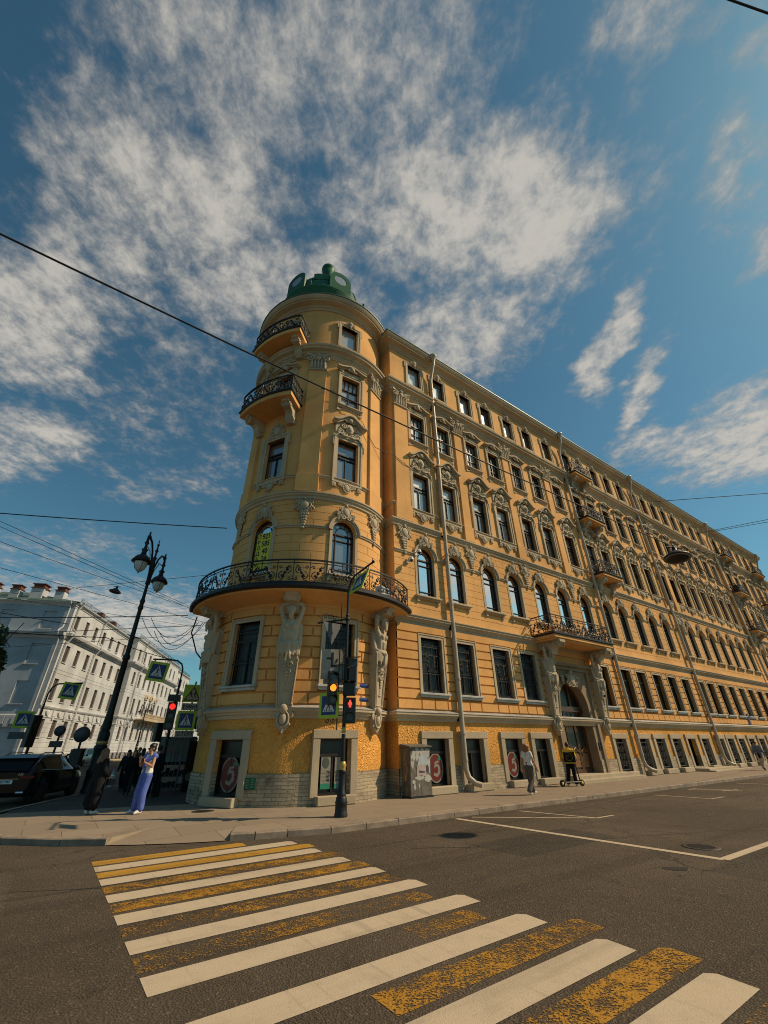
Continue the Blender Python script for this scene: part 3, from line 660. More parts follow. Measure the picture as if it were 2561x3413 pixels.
# inside backing so that no opening shows the sky, and the plain wing up the left street
bk = MB(); bk.box(UL + .5, UR - .1, 1.6, 1.65, 0, 25.2); bk.lathe([(RT - .7, 0), (RT - .7, 25.3)], 40, (TU, TY, 0)); part('inner_wall', bk, flat("dark_interior", (0.012, 0.010, 0.009), .9))
la = R(-113.8)
lw = Vector((math.sin(la), -math.cos(la)));  # outward normal of the left wing in plan (u, y)
lt = Vector((lw.y, -lw.x))                  # pointing up the left street
p0 = Vector((TU, TY)) + lw * (RT - .55) + lt * 1.2; p1 = p0 + lt * 60
def wing(name, z0, z1, m, o=0.0):
    a, b = p0 + lw * o, p1 + lw * o; mb = MB().add([(a.x, a.y, z0), (b.x, b.y, z0), (b.x, b.y, z1), (a.x, a.y, z1)], [(0, 1, 2, 3)]); part(name, mb, m)
wing('wing_plinth', 0, 1.03, M_DADO, .04); wing('wing_roughcast', 1.03, 2.72, M_ROUGH); wing('wing_wall', 2.72, 25.3, M_OCHRE2)
# ---- cornices: one swept moulding round the tower, one along the front, one up the wing
def arc(a0, a1, r, n=64): return [tp(a0 + (a1 - a0) * i / n, r)[:2] for i in range(n + 1)]
ARC = arc(R(-165), R(52), RT); FRONT = [(UL, 1.5), (UL, 0), (UR, 0), (UR, 12)]; WING = [tuple(p1), tuple(p0)]
BREAKS = [14.46, 29.2, 41.15, 59.5]
def cornice(name, prof, m=M_CREAM, cut=True, up=0.0):
    part(name, MB().sweep([(p[0] + SH[0], p[1] + SH[1]) for p in ARC] if up else ARC, [(o * (1.1 if up else 1), z + up) for o, z in prof]), m); part(name, MB().sweep(WING, prof), m)
    x = UL; first = True
    for b in (BREAKS if cut else []) + [None]:
        pth = ([(UL, 1.5), (UL, 0)] if first else [(x, 0)]) + ([(b - .15, 0)] if b else [(UR, 0), (UR, 12)]); part(name, MB().sweep(pth, prof), m); first = False
        if b: x = b + .15
cornice('plinth_cornice', [(0, 2.66), (.07, 2.68), (.09, 2.78), (.17, 2.81), (.17, 2.86), (.24, 2.90), (.25, 2.985), (0, 2.99)])
cornice('ledge_flashing', [(0, 2.99), (.27, 2.99), (.27, 3.0), (.02, 3.10), (0, 3.10)], M_FLASH)
cornice('floor_cornice', [(0, 6.62), (.06, 6.64), (.06, 6.76), (.12, 6.8), (.16, 6.88), (.24, 6.92), (.24, 6.98), (.29, 7.02), (.29, 7.06), (0, 7.16)])
cornice('string_course', [(0, 11.62), (.06, 11.64), (.08, 11.76), (.14, 11.8), (.16, 11.88), (.2, 11.9), (.2, 11.97), (0, 12.05)])
cornice('sill_band', [(0, 12.80), (.05, 12.82), (.07, 12.90), (.12, 12.92), (.12, 12.955), (0, 13.0)])
cornice('main_cornice', [(0, 20.92), (.07, 20.94), (.07, 21.06), (.11, 21.08), (.11, 21.22), (.17, 21.26), (.24, 21.36), (.42, 21.42), (.42, 21.52), (.5, 21.58), (.52, 21.68), (0, 21.86)])
cornice('roof_cornice', [(0, 24.95), (.06, 24.97), (.08, 25.1), (.14, 25.14), (.2, 25.24), (.46, 25.32), (.46, 25.42), (.52, 25.44), (.6, 25.58), (.62, 25.7), (.3, 25.8), (0, 25.82)], M_CREAM, False, .32)
cornice('roof_gutter', [(.28, 25.72), (.66, 25.70), (.66, 25.76), (.42, 25.84), (.34, 26.05), (.26, 26.05), (.2, 25.8)], M_ROOF, False, .32)
rf = MB(); rf.add([(UL + .2, -.3, 25.95), (UR, -.3, 25.95), (UR, 6, 28.0), (UL + .2, 6, 28.0), (UR, 12.3, 25.9), (UL + .2, 12.3, 25.9)], [(0, 1, 2, 3), (3, 2, 4, 5)])
a, b = p0 + lw * .3, p1 + lw * .3; c, d = p1 - lw * 6, p0 - lw * 6; rf.add([(a.x, a.y, 25.95), (b.x, b.y, 25.95), (c.x, c.y, 28), (d.x, d.y, 28)], [(0, 1, 2, 3)])
part('roof', rf, M_GREEN)
pr = MB(); pr.sweep([(UL + .1, -.35), (17.0, -.35)], [(0, 25.8), (.04, 25.8), (-.12, 26.45), (-.2, 26.45)]); pr.sweep([(17.3, -.3), (28.5, -.3)], [(0, 25.8), (.05, 25.8), (.0, 26.12), (-.1, 26.12)]); part('roof_parapet', pr, M_GREEN)
# impost band between the arches
pf = [(0, 10.17), (.05, 10.18), (.05, 10.24), (.09, 10.26), (.09, 10.30), (0, 10.34)]
xs = [UL] + [q for c in CB for q in (c - .80, c + .80)] + [UR]
for i in range(0, len(xs), 2):
    if xs[i + 1] - xs[i] > .1: im = MB().sweep([(xs[i], 0), (xs[i + 1], 0)], pf); part('impost_band', im, M_CREAM)
ta = [TAL1] + [q for c in AW for q in (c + .80 / RT, c - .80 / RT)] + [R(-165)]
for i in range(0, len(ta), 2): im = MB().sweep(arc(ta[i + 1], ta[i], RT, 12), pf); part('impost_band', im, M_CREAM)
# ---- ornament helpers
def spiral(cx, cz, r, turns, a0, y=0.0, sx=1, n=26, r0=.12):
    P = []
    for i in range(n + 1):
        t = i / n; a = a0 + turns * 2 * math.pi * t; q = r * (1 - (1 - r0) * t); P.append((cx + sx * q * math.cos(a), y, cz + q * math.sin(a)))
    return P
def scroll(mb, cx, cz, r, a0=0.0, sx=1, y=-.05, th=.035, turns=1.4, n=6): 
    mb.tube(spiral(cx, cz, r, turns, a0, y, sx, 20), [th * (1 - .35 * i / 20) for i in range(21)], n)
def cartouche(mb, cx, cz, w, h, y=-.06):
    mb.ell((cx, y, cz), (w * .5, .09, h * .5), 14, 8)
    pts = [(cx + .62 * w * math.cos(t) * (1 + .12 * math.cos(4 * t)), y - .01, cz + .60 * h * math.sin(t)) for t in [2 * math.pi * i / 28 for i in range(28)]]
    mb.tube(pts, .032, 6, closed=True)
    for s in (-1, 1):
        scroll(mb, cx + s * w * .72, cz + h * .34, w * .26, math.pi, s, y); scroll(mb, cx + s * w * .62, cz - h * .42, w * .24, math.pi / 2, s, y)
        for k in range(4): mb.ell((cx + s * (w * .55 + .06 * k), y + .02, cz + h * .1 - .07 * k), (.05, .05, .075), 6, 4)
    mb.ell((cx, y - .03, cz + h * .68), (w * .22, .07, h * .2), 8, 5)
def garland(mb, cx, z0, z1, w, y=-.05):
    n = 7
    for k in range(n):
        t = k / (n - 1); ww = w * (1 - .75 * t)
        for s in (-1, 0, 1): mb.ell((cx + s * ww * .35 + .01 * (k % 2), y, z0 + (z1 - z0) * t), (.045 + ww * .12, .055, abs(z1 - z0) / n * .62), 7, 5)
def archpts(w, h, n=14, o=0.0):
    r = w / 2 + o; zc = h - w / 2
    return [(-r, -o if o else 0)] + [(-r * math.cos(math.pi * i / n), zc + r * math.sin(math.pi * i / n)) for i in range(n + 1)] + [(r, -o if o else 0)]
def frame_ring(mb, poly_o, poly_i, y0, y1): mb.ring(poly_o, poly_i, y0, y1)
def rect(w, h, o=0.0, z0=0.0): return [(-w / 2 - o, z0 - o), (w / 2 + o, z0 - o), (w / 2 + o, h + o), (-w / 2 - o, h + o)]
def pane_poly(poly, y=.25): return MB().add([(p[0], y, p[1]) for p in poly], [tuple(range(len(poly)))])
def bars(mb, w, h, vs=(), hs=(), t=.022, y0=.20, y1=.255):
    for (x, z0, z1) in vs: mb.box(x - t, x + t, y0, y1, z0, z1)
    for (z, x0, x1, k) in hs: mb.box(x0, x1, y0 - .012, y1 - .002, z - t * k, z + t * k)
WIN = {}
# basement window
w, h = 1.2, 1.65
f = MB(); f.ring(rect(w, h), rect(w - .12, h - .06, 0, .06), .17, .24); bars(f, w, h, [(0, .07, 1.12)], [(1.15, -w / 2 + .07, w / 2 - .07, 1.6)], .028, .165, .235)
s = MB(); s.bev(-.88, .88, -.10, .02, h, h + .28, .015); s.bev(-.87, -.6, -.085, .02, -.05, h, .012); s.bev(.6, .87, -.085, .02, -.05, h, .012)
s.box(-.602, -.597, .02, .2, 0, h); s.box(.597, .602, .02, .2, 0, h)
sl = MB(); sl.bev(-.70, .70, -.34, .2, -.26, 0.0, .02)
WIN['basement_window'] = [(f, M_DARKFRAME), ('pane', pane_poly(rect(w - .1, h)), M_GLASSD), ('stone_surround', s, M_LIME), ('stone_step', sl, M_LIME)]
g = MB()
g.ring(rect(.9, 1.48, 0, .06), rect(.84, 1.42, 0, .12), .03, .07)
for x in (-.22, .22): g.box(x - .012, x + .012, .035, .06, .1, 1.44)
for k in range(3):
    for sx in (-1, 1):
        g.tube(spiral(sx * .11, .38 + k * .36, .15, 1.2, math.pi / 2, .045, sx, 16), .014, 5); g.tube(spiral(sx * .31, .42 + k * .36, .10, 1.1, 0, .045, -sx, 14), .012, 5)
WIN['grilled_basement_window'] = [WIN['basement_window'][0], *WIN['basement_window'][1:], ('iron_grille', g, flat("weathered_grille", (0.045, 0.04, 0.036), .6))]
# barred ground floor window
w, h = 1.27, 2.35
f = MB(); f.ring(rect(w, h), rect(w - .09, h - .045, 0, .045), .19, .26); bars(f, w, h, [(0, .06, 1.68)], [(1.7, -.6, .6, 1.8), (2.1, -.6, .6, .6)], .024, .19, .25)
s = MB(); s.ring(rect(w, h, .15), rect(w, h, .0), -.075, .05); s.ring(rect(w, h, .17), rect(w, h, .12), -.10, .0); s.box(-w / 2 - .004, -w / 2, .05, .24, 0, h); s.box(w / 2, w / 2 + .004, .05, .24, 0, h); s.box(-w / 2, w / 2, .05, .24, h, h + .004)
sl = MB(); sl.bev(-.88, .88, -.20, .2, -.07, 0.012, .01); sl.box(-.82, .82, -.12, 0, -.16, -.07)
base = [(f, M_DARKFRAME), ('pane', pane_poly(rect(w - .1, h)), M_GLASSD), ('surround', s, M_CREAM), ('sill', sl, M_FLASH)]
WIN['ground_floor_window'] = base
g = MB()
for i in range(8): x = -.56 + i * .16; g.tube([(x, .08, .05), (x, .08, 2.28)], .013, 5)
for z in (.08, .82, 1.62, 1.98): g.box(-.62, .62, .07, .092, z - .014, z + .014)
for i in range(7):
    x = -.48 + i * .16
    g.tube(spiral(x, 2.05, .065, 1.1, -math.pi / 2, .075, 1 if i % 2 else -1, 12), .010, 5); g.tube(spiral(x, .95, .07, 1.1, math.pi / 2, .075, 1 if i % 2 else -1, 12), .010, 5)
    g.tube(spiral(x, .14, .055, .9, math.pi, .075, 1, 8), .010, 5)
for sx in (-1, 1):
    for k in range(3): g.tube(spiral(sx * .2, 1.15 + k * .17, .10, 1.3, 0, .07, sx, 14), .011, 5)
WIN['barred_window'] = base + [('iron_grille', g, flat("grille_iron", (0.022, 0.02, 0.019), .5))]
# arched window
w, h = 1.14, 2.64
f = MB(); f.ring(archpts(w, h), archpts(w - .10, h - .05), .16, .23); zc = h - w / 2
bars(f, w, h, [(-.33, .06, zc - .12), (.33, .06, zc - .12)], [(zc - .08, -w / 2 + .05, w / 2 - .05, 2.0), (.30, -.54, .54, .7), (zc - .38, -.54, .54, .7)], .016, .18, .24)
f.tube([(.31 * math.cos(a), .21, zc + .31 * math.sin(a)) for a in [math.pi * i / 12 for i in range(13)]], .018, 5)
for k in range(1, 5):
    a = math.pi * k / 5; f.tube([(.31 * math.cos(a), .21, zc + .31 * math.sin(a)), (.53 * math.cos(a), .21, zc + .53 * math.sin(a))], .014, 4)
s = MB()
ao = lambda o: [(-(w / 2 + o) * math.cos(math.pi * i / 18), zc + (w / 2 + o) * math.sin(math.pi * i / 18)) for i in range(19)]
def archband(mb, o0, o1, y0, y1):
    A_, B_ = ao(o1), ao(o0); n = 19
    vs = [(p[0], y0, p[1]) for p in A_] + [(p[0], y0, p[1]) for p in B_] + [(p[0], y1, p[1]) for p in A_] + [(p[0], y1, p[1]) for p in B_]; fs = []
    for i in range(n - 1): fs += [(i, i + 1, n + i + 1, n + i), (i, 2 * n + i, 2 * n + i + 1, i + 1), (n + i, n + i + 1, 3 * n + i + 1, 3 * n + i)]
    fs += [(0, n, 3 * n, 2 * n), (n - 1, 2 * n - 1, 4 * n - 1, 3 * n - 1)]; mb.add(vs, fs)
archband(s, .01, .12, -.05, .02); archband(s, .10, .19, -.085, .02); archband(s, .17, .23, -.12, .02)
for q in (-1, 1): s.box(min(q * w / 2, q * (w / 2 + .13)), max(q * w / 2, q * (w / 2 + .13)), -.02, .02, 0, zc); s.box(q * w / 2 - .004, q * w / 2 + .004, .02, .2, 0, zc)
cr = MB(); cartouche(cr, 0, h + .42, .36, .46, -.12); garland(cr, -.38, h + .36, h - .02, .16, -.10); garland(cr, .38, h + .36, h - .02, .16, -.10)
for q in (-1, 1): scroll(cr, q * .16, h + .12, .12, math.pi / 2, q, -.13, .04)
sl = MB(); sl.bev(-.80, .80, -.20, .2, -.08, 0.01, .012); sl.box(-.72, .72, -.10, 0, -.15, -.08)
for q in (-1, 1): sl.box(q * .65 - .07, q * .65 + .07, -.09, 0, -.30, -.15)
WIN['arched_window'] = [(f, M_DARKFRAME), ('pane', pane_poly(archpts(w - .02, h - .01)), M_GLASS), ('arch_surround', s, M_CREAM), ('crest', cr, M_ORN), ('sill', sl, M_CREAM)]
# window under a carved pediment
w, h = 1.14, 2.41
f = MB(); f.ring(rect(w, h), rect(w - .09, h - .045, 0, .045), .16, .23); bars(f, w, h, [(0, .06, 1.42), (-.33, 1.42, 1.62), (.33, 1.42, 1.62)], [(1.64, -.53, .53, 1.9), (1.42, -.53, .53, .8)], .018, .18, .24)
s = MB(); s.ring(rect(w, h, .21), rect(w, h), -.06, .03); s.ring(rect(w, h, .23), rect(w, h, .14), -.095, .0); s.box(-w / 2 - .004, -w / 2, .03, .22, 0, h); s.box(w / 2, w / 2 + .004, .03, .22, 0, h); s.box(-w / 2, w / 2, .03, .22, h, h + .004)
for q in (-1, 1): s.box(q * .80 - .06, q * .80 + .06, -.08, 0, h - .45, h + .25)
cr = MB()
def hood(mb, hw, z0, z1, th, y, n=20):
    P = []
    for i in range(n + 1):
        t = -1 + 2 * i / n; e = abs(t); z = z0 + (z1 - z0) * (0.5 + .5 * math.cos(math.pi * min(1, e * 1.12)))
        P.append((hw * t, z))
    poly = P + [(p[0], p[1] + th) for p in P[::-1]]
    for i in range(n): mb.add([(P[i][0], y, P[i][1]), (P[i + 1][0], y, P[i + 1][1]), (P[i + 1][0], y, P[i + 1][1] + th), (P[i][0], y, P[i][1] + th), (P[i][0], .0, P[i][1]), (P[i + 1][0], .0, P[i + 1][1]), (P[i + 1][0], .0, P[i + 1][1] + th), (P[i][0], .0, P[i][1] + th)],
                              [(0, 1, 2, 3), (0, 4, 5, 1), (3, 2, 6, 7)] + ([(0, 3, 7, 4)] if i == 0 else []) + ([(1, 5, 6, 2)] if i == n - 1 else []))
hood(cr, .90, h + .92, h + 1.42, .08, -.22); hood(cr, .96, h + 1.00, h + 1.50, .11, -.36)
cr.prism([(-.74, h + .1), (.74, h + .1), (.76, h + .9), (.3, h + 1.35), (-.3, h + 1.35), (-.76, h + .9)], -.06, .0)
cr.ell((0, -.12, h + .78), (.24, .10, .32), 14, 8); cr.ell((0, -.2, h + .74), (.12, .08, .16), 10, 6); cr.ell((0, -.2, h + 1.28), (.16, .12, .14), 10, 6)
for q in (-1, 1):
    scroll(cr, q * .36, h + .86, .17, math.pi / 2, q, -.13, .05, 1.5); scroll(cr, q * .46, h + .45, .16, 0, q, -.12, .045); scroll(cr, q * .2, h + .36, .13, -math.pi / 2, q, -.12, .045); scroll(cr, q * .2, h + 1.22, .13, 0, q, -.2, .045)
    cr.tube([(q * .06, -.12, h + .28), (q * .28, -.14, h + .22), (q * .52, -.12, h + .34), (q * .76, -.10, h + .12), (q * .80, -.09, h - .1)], [.05, .06, .055, .045, .03], 6)
    for k in range(4): cr.ell((q * .86, -.08, h - .12 - k * .1), (.05, .05, .05), 6, 4)
    for k in range(3): cr.ell((q * (.52 + .05 * k), -.1, h + .62 - k * .12), (.07, .05, .09), 7, 5)
ap_ = MB(); ap_.box(-.78, .78, -.07, 0, -.24, -.17)
for q in (-1, 1): ap_.box(q * .68 - .10, q * .68 + .10, -.08, 0, -.46, -.24); ap_.box(q * .68 - .04, q * .68 + .04, -.10, 0, -.40, -.32); scroll(ap_, q * .26, -.36, .11, 0, q, -.07, .035); scroll(ap_, q * .40, -.30, .08, math.pi, q, -.07, .03)
ap_.ell((0, -.05, -.42), (.17, .09, .21), 12, 7); ap_.tube([(.2 * math.cos(t), -.08, -.42 + .25 * math.sin(t)) for t in [math.pi * 2 * i / 16 for i in range(16)]], .03, 5, closed=True)
WIN['pediment_window'] = [(f, M_DARKFRAME), ('pane', pane_poly(rect(w - .02, h)), M_GLASS), ('surround', s, M_CREAM), ('carved_pediment', cr, M_ORN), ('carved_apron', ap_, M_ORN)]
# fourth floor casement
w, h = 1.09, 2.16
f = MB(); f.ring(rect(w, h), rect(w - .09, h - .045, 0, .045), .16, .23); bars(f, w, h, [(0, .06, h - .06), (-.26, 1.42, h - .06), (.26, 1.42, h - .06)], [(1.40, -.5, .5, 1.7), (.72, -.5, .5, .6)], .018, .18, .24)
s = MB(); s.ring(rect(w, h, .18), rect(w, h), -.06, .03); s.ring(rect(w, h, .20), rect(w, h, .13), -.09, .0); s.box(-w / 2 - .004, -w / 2, .03, .22, 0, h); s.box(w / 2, w / 2 + .004, .03, .22, 0, h); s.box(-w / 2, w / 2, .03, .22, h, h + .004)
hd = MB(); hood(hd, .84, h + .40, h + .62, .07, -.18); hood(hd, .90, h + .47, h + .70, .10, -.28); hd.prism([(-.72, h + .18), (.72, h + .18), (.78, h + .42), (-.78, h + .42)], -.07, 0)
hd.ell((0, -.2, h + .56), (.15, .12, .18), 10, 6)
for q in (-1, 1): scroll(hd, q * .2, h + .5, .12, math.pi / 2, q, -.2, .04); scroll(hd, q * .6, h + .3, .1, 0, q, -.1, .035)
sl = MB(); sl.bev(-.74, .74, -.18, .2, -.10, -.02, .012); sl.box(-.66, .66, -.10, 0, -.17, -.10)
for q in (-1, 1): sl.box(q * .7 - .06, q * .7 + .06, -.06, 0, -.42, -.12)
sl.prism([(-.66, -.42), (-.4, -.30), (0, -.26), (.4, -.30), (.66, -.42), (.66, -.36), (.4, -.22), (0, -.17), (-.4, -.22), (-.66, -.36)], -.05, 0)
WIN['casement_window'] = [(f, M_DARKFRAME), ('pane', pane_poly(rect(w - .02, h)), M_GLASS), ('surround', s, M_CREAM), ('hood', hd, M_CREAM), ('sill', sl, M_CREAM)]
# attic window
w, h = 1.09, 1.78
f = MB(); f.ring(rect(w, h), rect(w - .08, h - .04, 0, .04), .14, .21)
s = MB(); s.ring(rect(w, h, .17), rect(w, h), -.06, .03); s.ring(rect(w, h, .19), rect(w, h, .12), -.09, .0); s.box(-.83, -.6, -.075, 0, h - .35, h + .19); s.box(.6, .83, -.075, 0, h - .35, h + .19); s.box(-w / 2 - .004, -w / 2, .03, .2, 0, h); s.box(w / 2, w / 2 + .004, .03, .2, 0, h); s.box(-w / 2, w / 2, .03, .2, h, h + .004)
cr = MB(); cr.ell((0, -.12, h + .30), (.17, .12, .2), 10, 6); cr.ell((0, -.14, h + .05), (.09, .07, .14), 8, 5)
for q in (-1, 1): scroll(cr, q * .2, h + .28, .13, math.pi / 2, q, -.12, .045); cr.ell((q * .3, -.08, h + .14), (.1, .05, .06), 7, 5)
WIN['attic_window'] = [(f, M_DARKFRAME), ('pane', pane_poly(rect(w - .02, h)), M_GLASS), ('surround', s, M_CREAM), ('crest', cr, M_ORN)]
for k, v in WIN.items():
    WIN[k] = [((k, v[0][0].mesh(k) if isinstance(v[0][0], MB) else v[0][0]) + (v[0][1],))] + [(n, m.mesh(n) if isinstance(m, MB) else m, mt) for (n, m, mt) in v[1:]]
def put_window(kind, loc, rz=0, skip=()):
    name, me, mt = WIN[kind][0]; o = obj(name, me, mt, B, Vector(loc) + OFF, rz)
    for (n, m, t) in WIN[kind][1:]:
        if n not in skip: obj(n, m, t, o)
    return o
ZB = {'basement_window': .39, 'grilled_basement_window': .39, 'barred_window': 3.77, 'ground_floor_window': 3.77, 'arched_window': 8.12, 'pediment_window': 12.95, 'casement_window': 17.72, 'attic_window': 22.5}
BASEWIN = []
for c in CB:
    if c not in PORT:
        if c != 37.0: BASEWIN.append(put_window('basement_window' if c < 26 else 'grilled_basement_window', (c, 0, .39)))
        put_window('barred_window' if c < 21 else 'ground_floor_window', (c, 0, 3.77))
    for k in ('arched_window', 'pediment_window', 'casement_window', 'attic_window'):
        put_window(k, (c, 0, ZB[k]))
TOWWIN = {}
for i, a in enumerate(AW[:2]):
    for k in ('basement_window', 'barred_window', 'arched_window', 'pediment_window', 'casement_window', 'attic_window'):
        q_ = tp(a, RT - .03, ZB[k]); TOWWIN[(i, k)] = put_window(k, (q_[0] + SH[0], q_[1] + SH[1], q_[2]) if k == 'attic_window' else q_, a, ('carved_pediment', 'carved_apron') if (i == 1 and k == 'pediment_window') else ())
cr = MB(); cartouche(cr, 0, 2.38 + .62, .42, .58, -.08); garland(cr, -.36, 3.0, 2.5, .2); garland(cr, .36, 3.0, 2.5, .2); obj('crest', cr.mesh('crest'), M_ORN, TOWWIN[(1, 'pediment_window')])
obj('carved_apron', WIN['pediment_window'][4][1], M_ORN, TOWWIN[(1, 'pediment_window')])
# open dark doorway with a low stone platform far along the front
d = MB(); d.ring(rect(1.2, 1.7, 0, -.2), rect(1.06, 1.63, 0, -.2), .2, .27); o_ = part('basement_door', MB(Matrix.Translation((37.0, 0, .39))).add(*([[(v) for v in d.v], d.f])), M_DARKFRAME)
d = MB(Matrix.Translation((37.0, 0, .39))); d.bev(-.88, .88, -.10, .02, 1.65, 1.93, .015); d.bev(-.87, -.6, -.085, .02, -.27, 1.65, .012); d.bev(.6, .87, -.085, .02, -.27, 1.65, .012); obj('stone_surround', d.mesh('stone_surround'), M_LIME, o_)
d = MB(); d.bev(35.9, 41.0, -1.0, 0, 0.1, .30, .02); d.bev(35.9, 42.2, -1.35, -1.0, .1, .2, .02); part('entrance_platform', d, M_LIME)
# ---- pilasters, capitals and drops
def pilaster(mb, x, y, rz, w=.95):
    m = mb.M; mb.M = Matrix.Translation((x, y, 0)) @ Matrix.Rotation(rz, 4, 'Z')
    mb.box(-w / 2, w / 2, -.12, .12, 13.0, 20.05); mb.box(-w / 2 - .06, w / 2 + .06, -.16, .12, 12.02, 12.98); mb.M = m
PP = [(11.78, 0), (16.55, 0), (21.32, 0), (26.2, 0), (43.02, 0), (59.9, 0), (63.5, 0)]
for x, y in PP: pl = MB(); pilaster(pl, x, y, 0, .95 if x < 12 else .62); part('pilaster', pl, M_OCHRE)
for a in AP[:3]: x, y, _ = tp(a, RT - .02); pl = MB(); pilaster(pl, x, y, a); part('pilaster', pl, M_OCHRE)
cp = MB()
cp.prism([(-.42, 0), (.42, 0), (.46, .62), (.5, .95), (-.5, .95), (-.46, .62)], -.15, .1); cp.box(-.52, .52, -.19, .1, -.06, .02)
ab = [(-.66, -.30), (-.3, -.20), (0, -.17), (.3, -.20), (.66, -.30), (.66, .1), (-.66, .1)]; cp.slab(ab, 1.0, 1.12)
for q in (-1, 1):
    scroll(cp, q * .46, .80, .22, math.pi / 2, q, -.22, .06, 1.6); scroll(cp, q * .17, .86, .12, math.pi / 2, -q, -.22, .04)
for k in range(5):
    x = -.36 + .18 * k; cp.tube([(x, -.15, .05), (x, -.19, .28), (x, -.24, .42)], [.075, .07, .03], 6); cp.tube([(x * .9, -.15, .3), (x, -.21, .55), (x * 1.05, -.27, .66)], [.06, .06, .03], 6)
cp.ell((0, -.22, .80), (.16, .1, .18), 10, 6); cp.ell((0, -.25, 1.04), (.12, .1, .12), 8, 5)
cpm = cp.mesh('capital')
for x, y in PP: obj('capital', cpm, M_ORN, B, Vector((x, y, 19.98)) + OFF)
for a in AP[:3]: obj('capital', cpm, M_ORN, B, Vector(tp(a, RT - .02, 19.98)) + OFF, a)
dr = MB(); cartouche(dr, 0, 1.15, .42, .50, -.07); garland(dr, 0, .82, .0, .34, -.06); scroll(dr, -.32, 1.42, .13, 0, -1, -.06); scroll(dr, .32, 1.42, .13, 0, 1, -.06); scroll(dr, -.14, .72, .12, math.pi / 2, -1, -.07); scroll(dr, .14, .72, .12, math.pi / 2, 1, -.07)
dm = dr.mesh('cartouche_drop')
for x, y in PP: obj('cartouche_drop', dm, M_ORN, B, Vector((x, 0, 10.15)) + OFF)
for a in AP[:3]: obj('cartouche_drop', dm, M_ORN, B, Vector(tp(a, RT, 10.15)) + OFF, a)
fz = MB()
for c in CB: fz.ell((c, -.12, 21.28), (.16, .10, .12), 10, 6); fz.tube([(c - .3, -.12, 21.22), (c - .18, -.16, 21.36), (c, -.17, 21.40), (c + .18, -.16, 21.36), (c + .3, -.12, 21.22)], .035, 5)
for a in AW[:2]:
    for q in (-.12, 0, .12): fz.ell(tp(a + q, RT + .12, 21.28), (.12, .12, .12), 8, 5)
part('frieze_rosettes', fz, M_ORN)
# ---- consoles and balconies
def console(mb, w=.34, d=.9, h=.95):
    P = [(0, 0), (-d, 0), (-d, -.14), (-d * .86, -.2), (-d * .8, -.32), (-d * .55, -.36), (-d * .42, -.5), (-d * .36, -.72), (-d * .2, -h), (0, -h)]
    m = mb.M; mb.M = m @ Matrix.Rotation(math.pi / 2, 4, 'Z') @ Matrix(((1, 0, 0, 0), (0, 1, 0, 0), (0, 0, 1, 0), (0, 0, 0, 1)))
    mb.prism([(p[0], p[1]) for p in P], -w / 2, w / 2); mb.M = m
    for q in (-1, 1):
        for (cy, cz, r) in ((-d * .78, -.22, .15), (-d * .25, -h * .78, .13)):
            mb.tube([(q * (w / 2 + .015), cy + r * (1 - .8 * t / 16) * math.cos(t * .75), cz + r * (1 - .8 * t / 16) * math.sin(t * .75)) for t in range(17)], .035, 5)
def railing(mb, L, h=.86, cell=.56, heavy=True):
    # scrolled iron railing in the x-z plane, x from 0 to L
    k_ = max(1, math.ceil(L / .16))
    for (hw_, za, zb_) in ((.028, h - .05, h), (.016, h - .16, h - .135), (.022, .04, .08)):
        vs = [(L * i / k_, y, z) for i in range(k_ + 1) for (y, z) in ((-hw_, za), (hw_, za), (hw_, zb_), (-hw_, zb_))]
        mb.add(vs, [(4 * i + j, 4 * i + 4 + j, 4 * i + 4 + (j + 1) % 4, 4 * i + (j + 1) % 4) for i in range(k_) for j in range(4)])
    n = max(1, round(L / cell)); c = L / n
    for i in range(n + 1): mb.box(i * c - .014, i * c + .014, -.014, .014, 0, h)
    for i in range(n):
        x = (i + .5) * c; s = 1 if i % 2 else -1
        mb.tube(spiral(x - .10 * s, .30, .17, 1.25, math.pi * .5, 0, s, 18), .020, 5); mb.tube(spiral(x + .11 * s, .56, .15, 1.25, -math.pi * .5, 0, s, 18), .020, 5)
        mb.tube([(x - .24 * s, 0, .12), (x - .12 * s, 0, .10), (x, 0, .40), (x + .13 * s, 0, .72), (x + .24 * s, 0, .68)], .019, 5)
        mb.tube(spiral(x + .19 * s, .20, .09, 1.1, math.pi, 0, -s, 12), .018, 5); mb.tube(spiral(x - .19 * s, .64, .08, 1.1, 0, 0, -s, 12), .018, 5)
        mb.ell((x, 0, .43), (.07, .04, .07), 7, 5); mb.ell((x - .1 * s, 0, .30), (.06, .04, .06), 7, 5); mb.ell((x + .11 * s, 0, .56), (.05, .035, .05), 6, 4)
def mapped(mb, fn): mb.v = [tuple(fn(*v)) for v in mb.v]; return mb
# big balcony round the tower
AX = R(-31.8); HB = R(72)
sl = MB(); A_ = lambda r: arc(AX - HB, AX + HB, r, 72)
sl.sweep(A_(RT), [(0, 6.62), (.10, 6.64), (.14, 6.74), (.5, 6.82), (.85, 6.90), (1.16, 6.94), (1.2, 6.98), (1.2, 7.02), (0, 7.06)])
big = part('balcony', sl, M_OCHRE)
ed = MB().sweep(A_(RT), [(1.12, 7.00), (1.30, 7.00), (1.36, 7.06), (1.36, 7.17), (1.20, 7.2), (0, 7.2)]); obj('balcony_edge', ed.mesh('balcony_edge'), M_IRON, big)
ra_ = MB(); Lr = 2 * HB * (RT + 1.18); railing(ra_, Lr, .98, .62); mapped(ra_, lambda x, y, z: (TU + (RT + 1.18 - y) * math.sin(AX - HB + x / (RT + 1.18)), TY - (RT + 1.18 - y) * math.cos(AX - HB + x / (RT + 1.18)), z + 7.2))
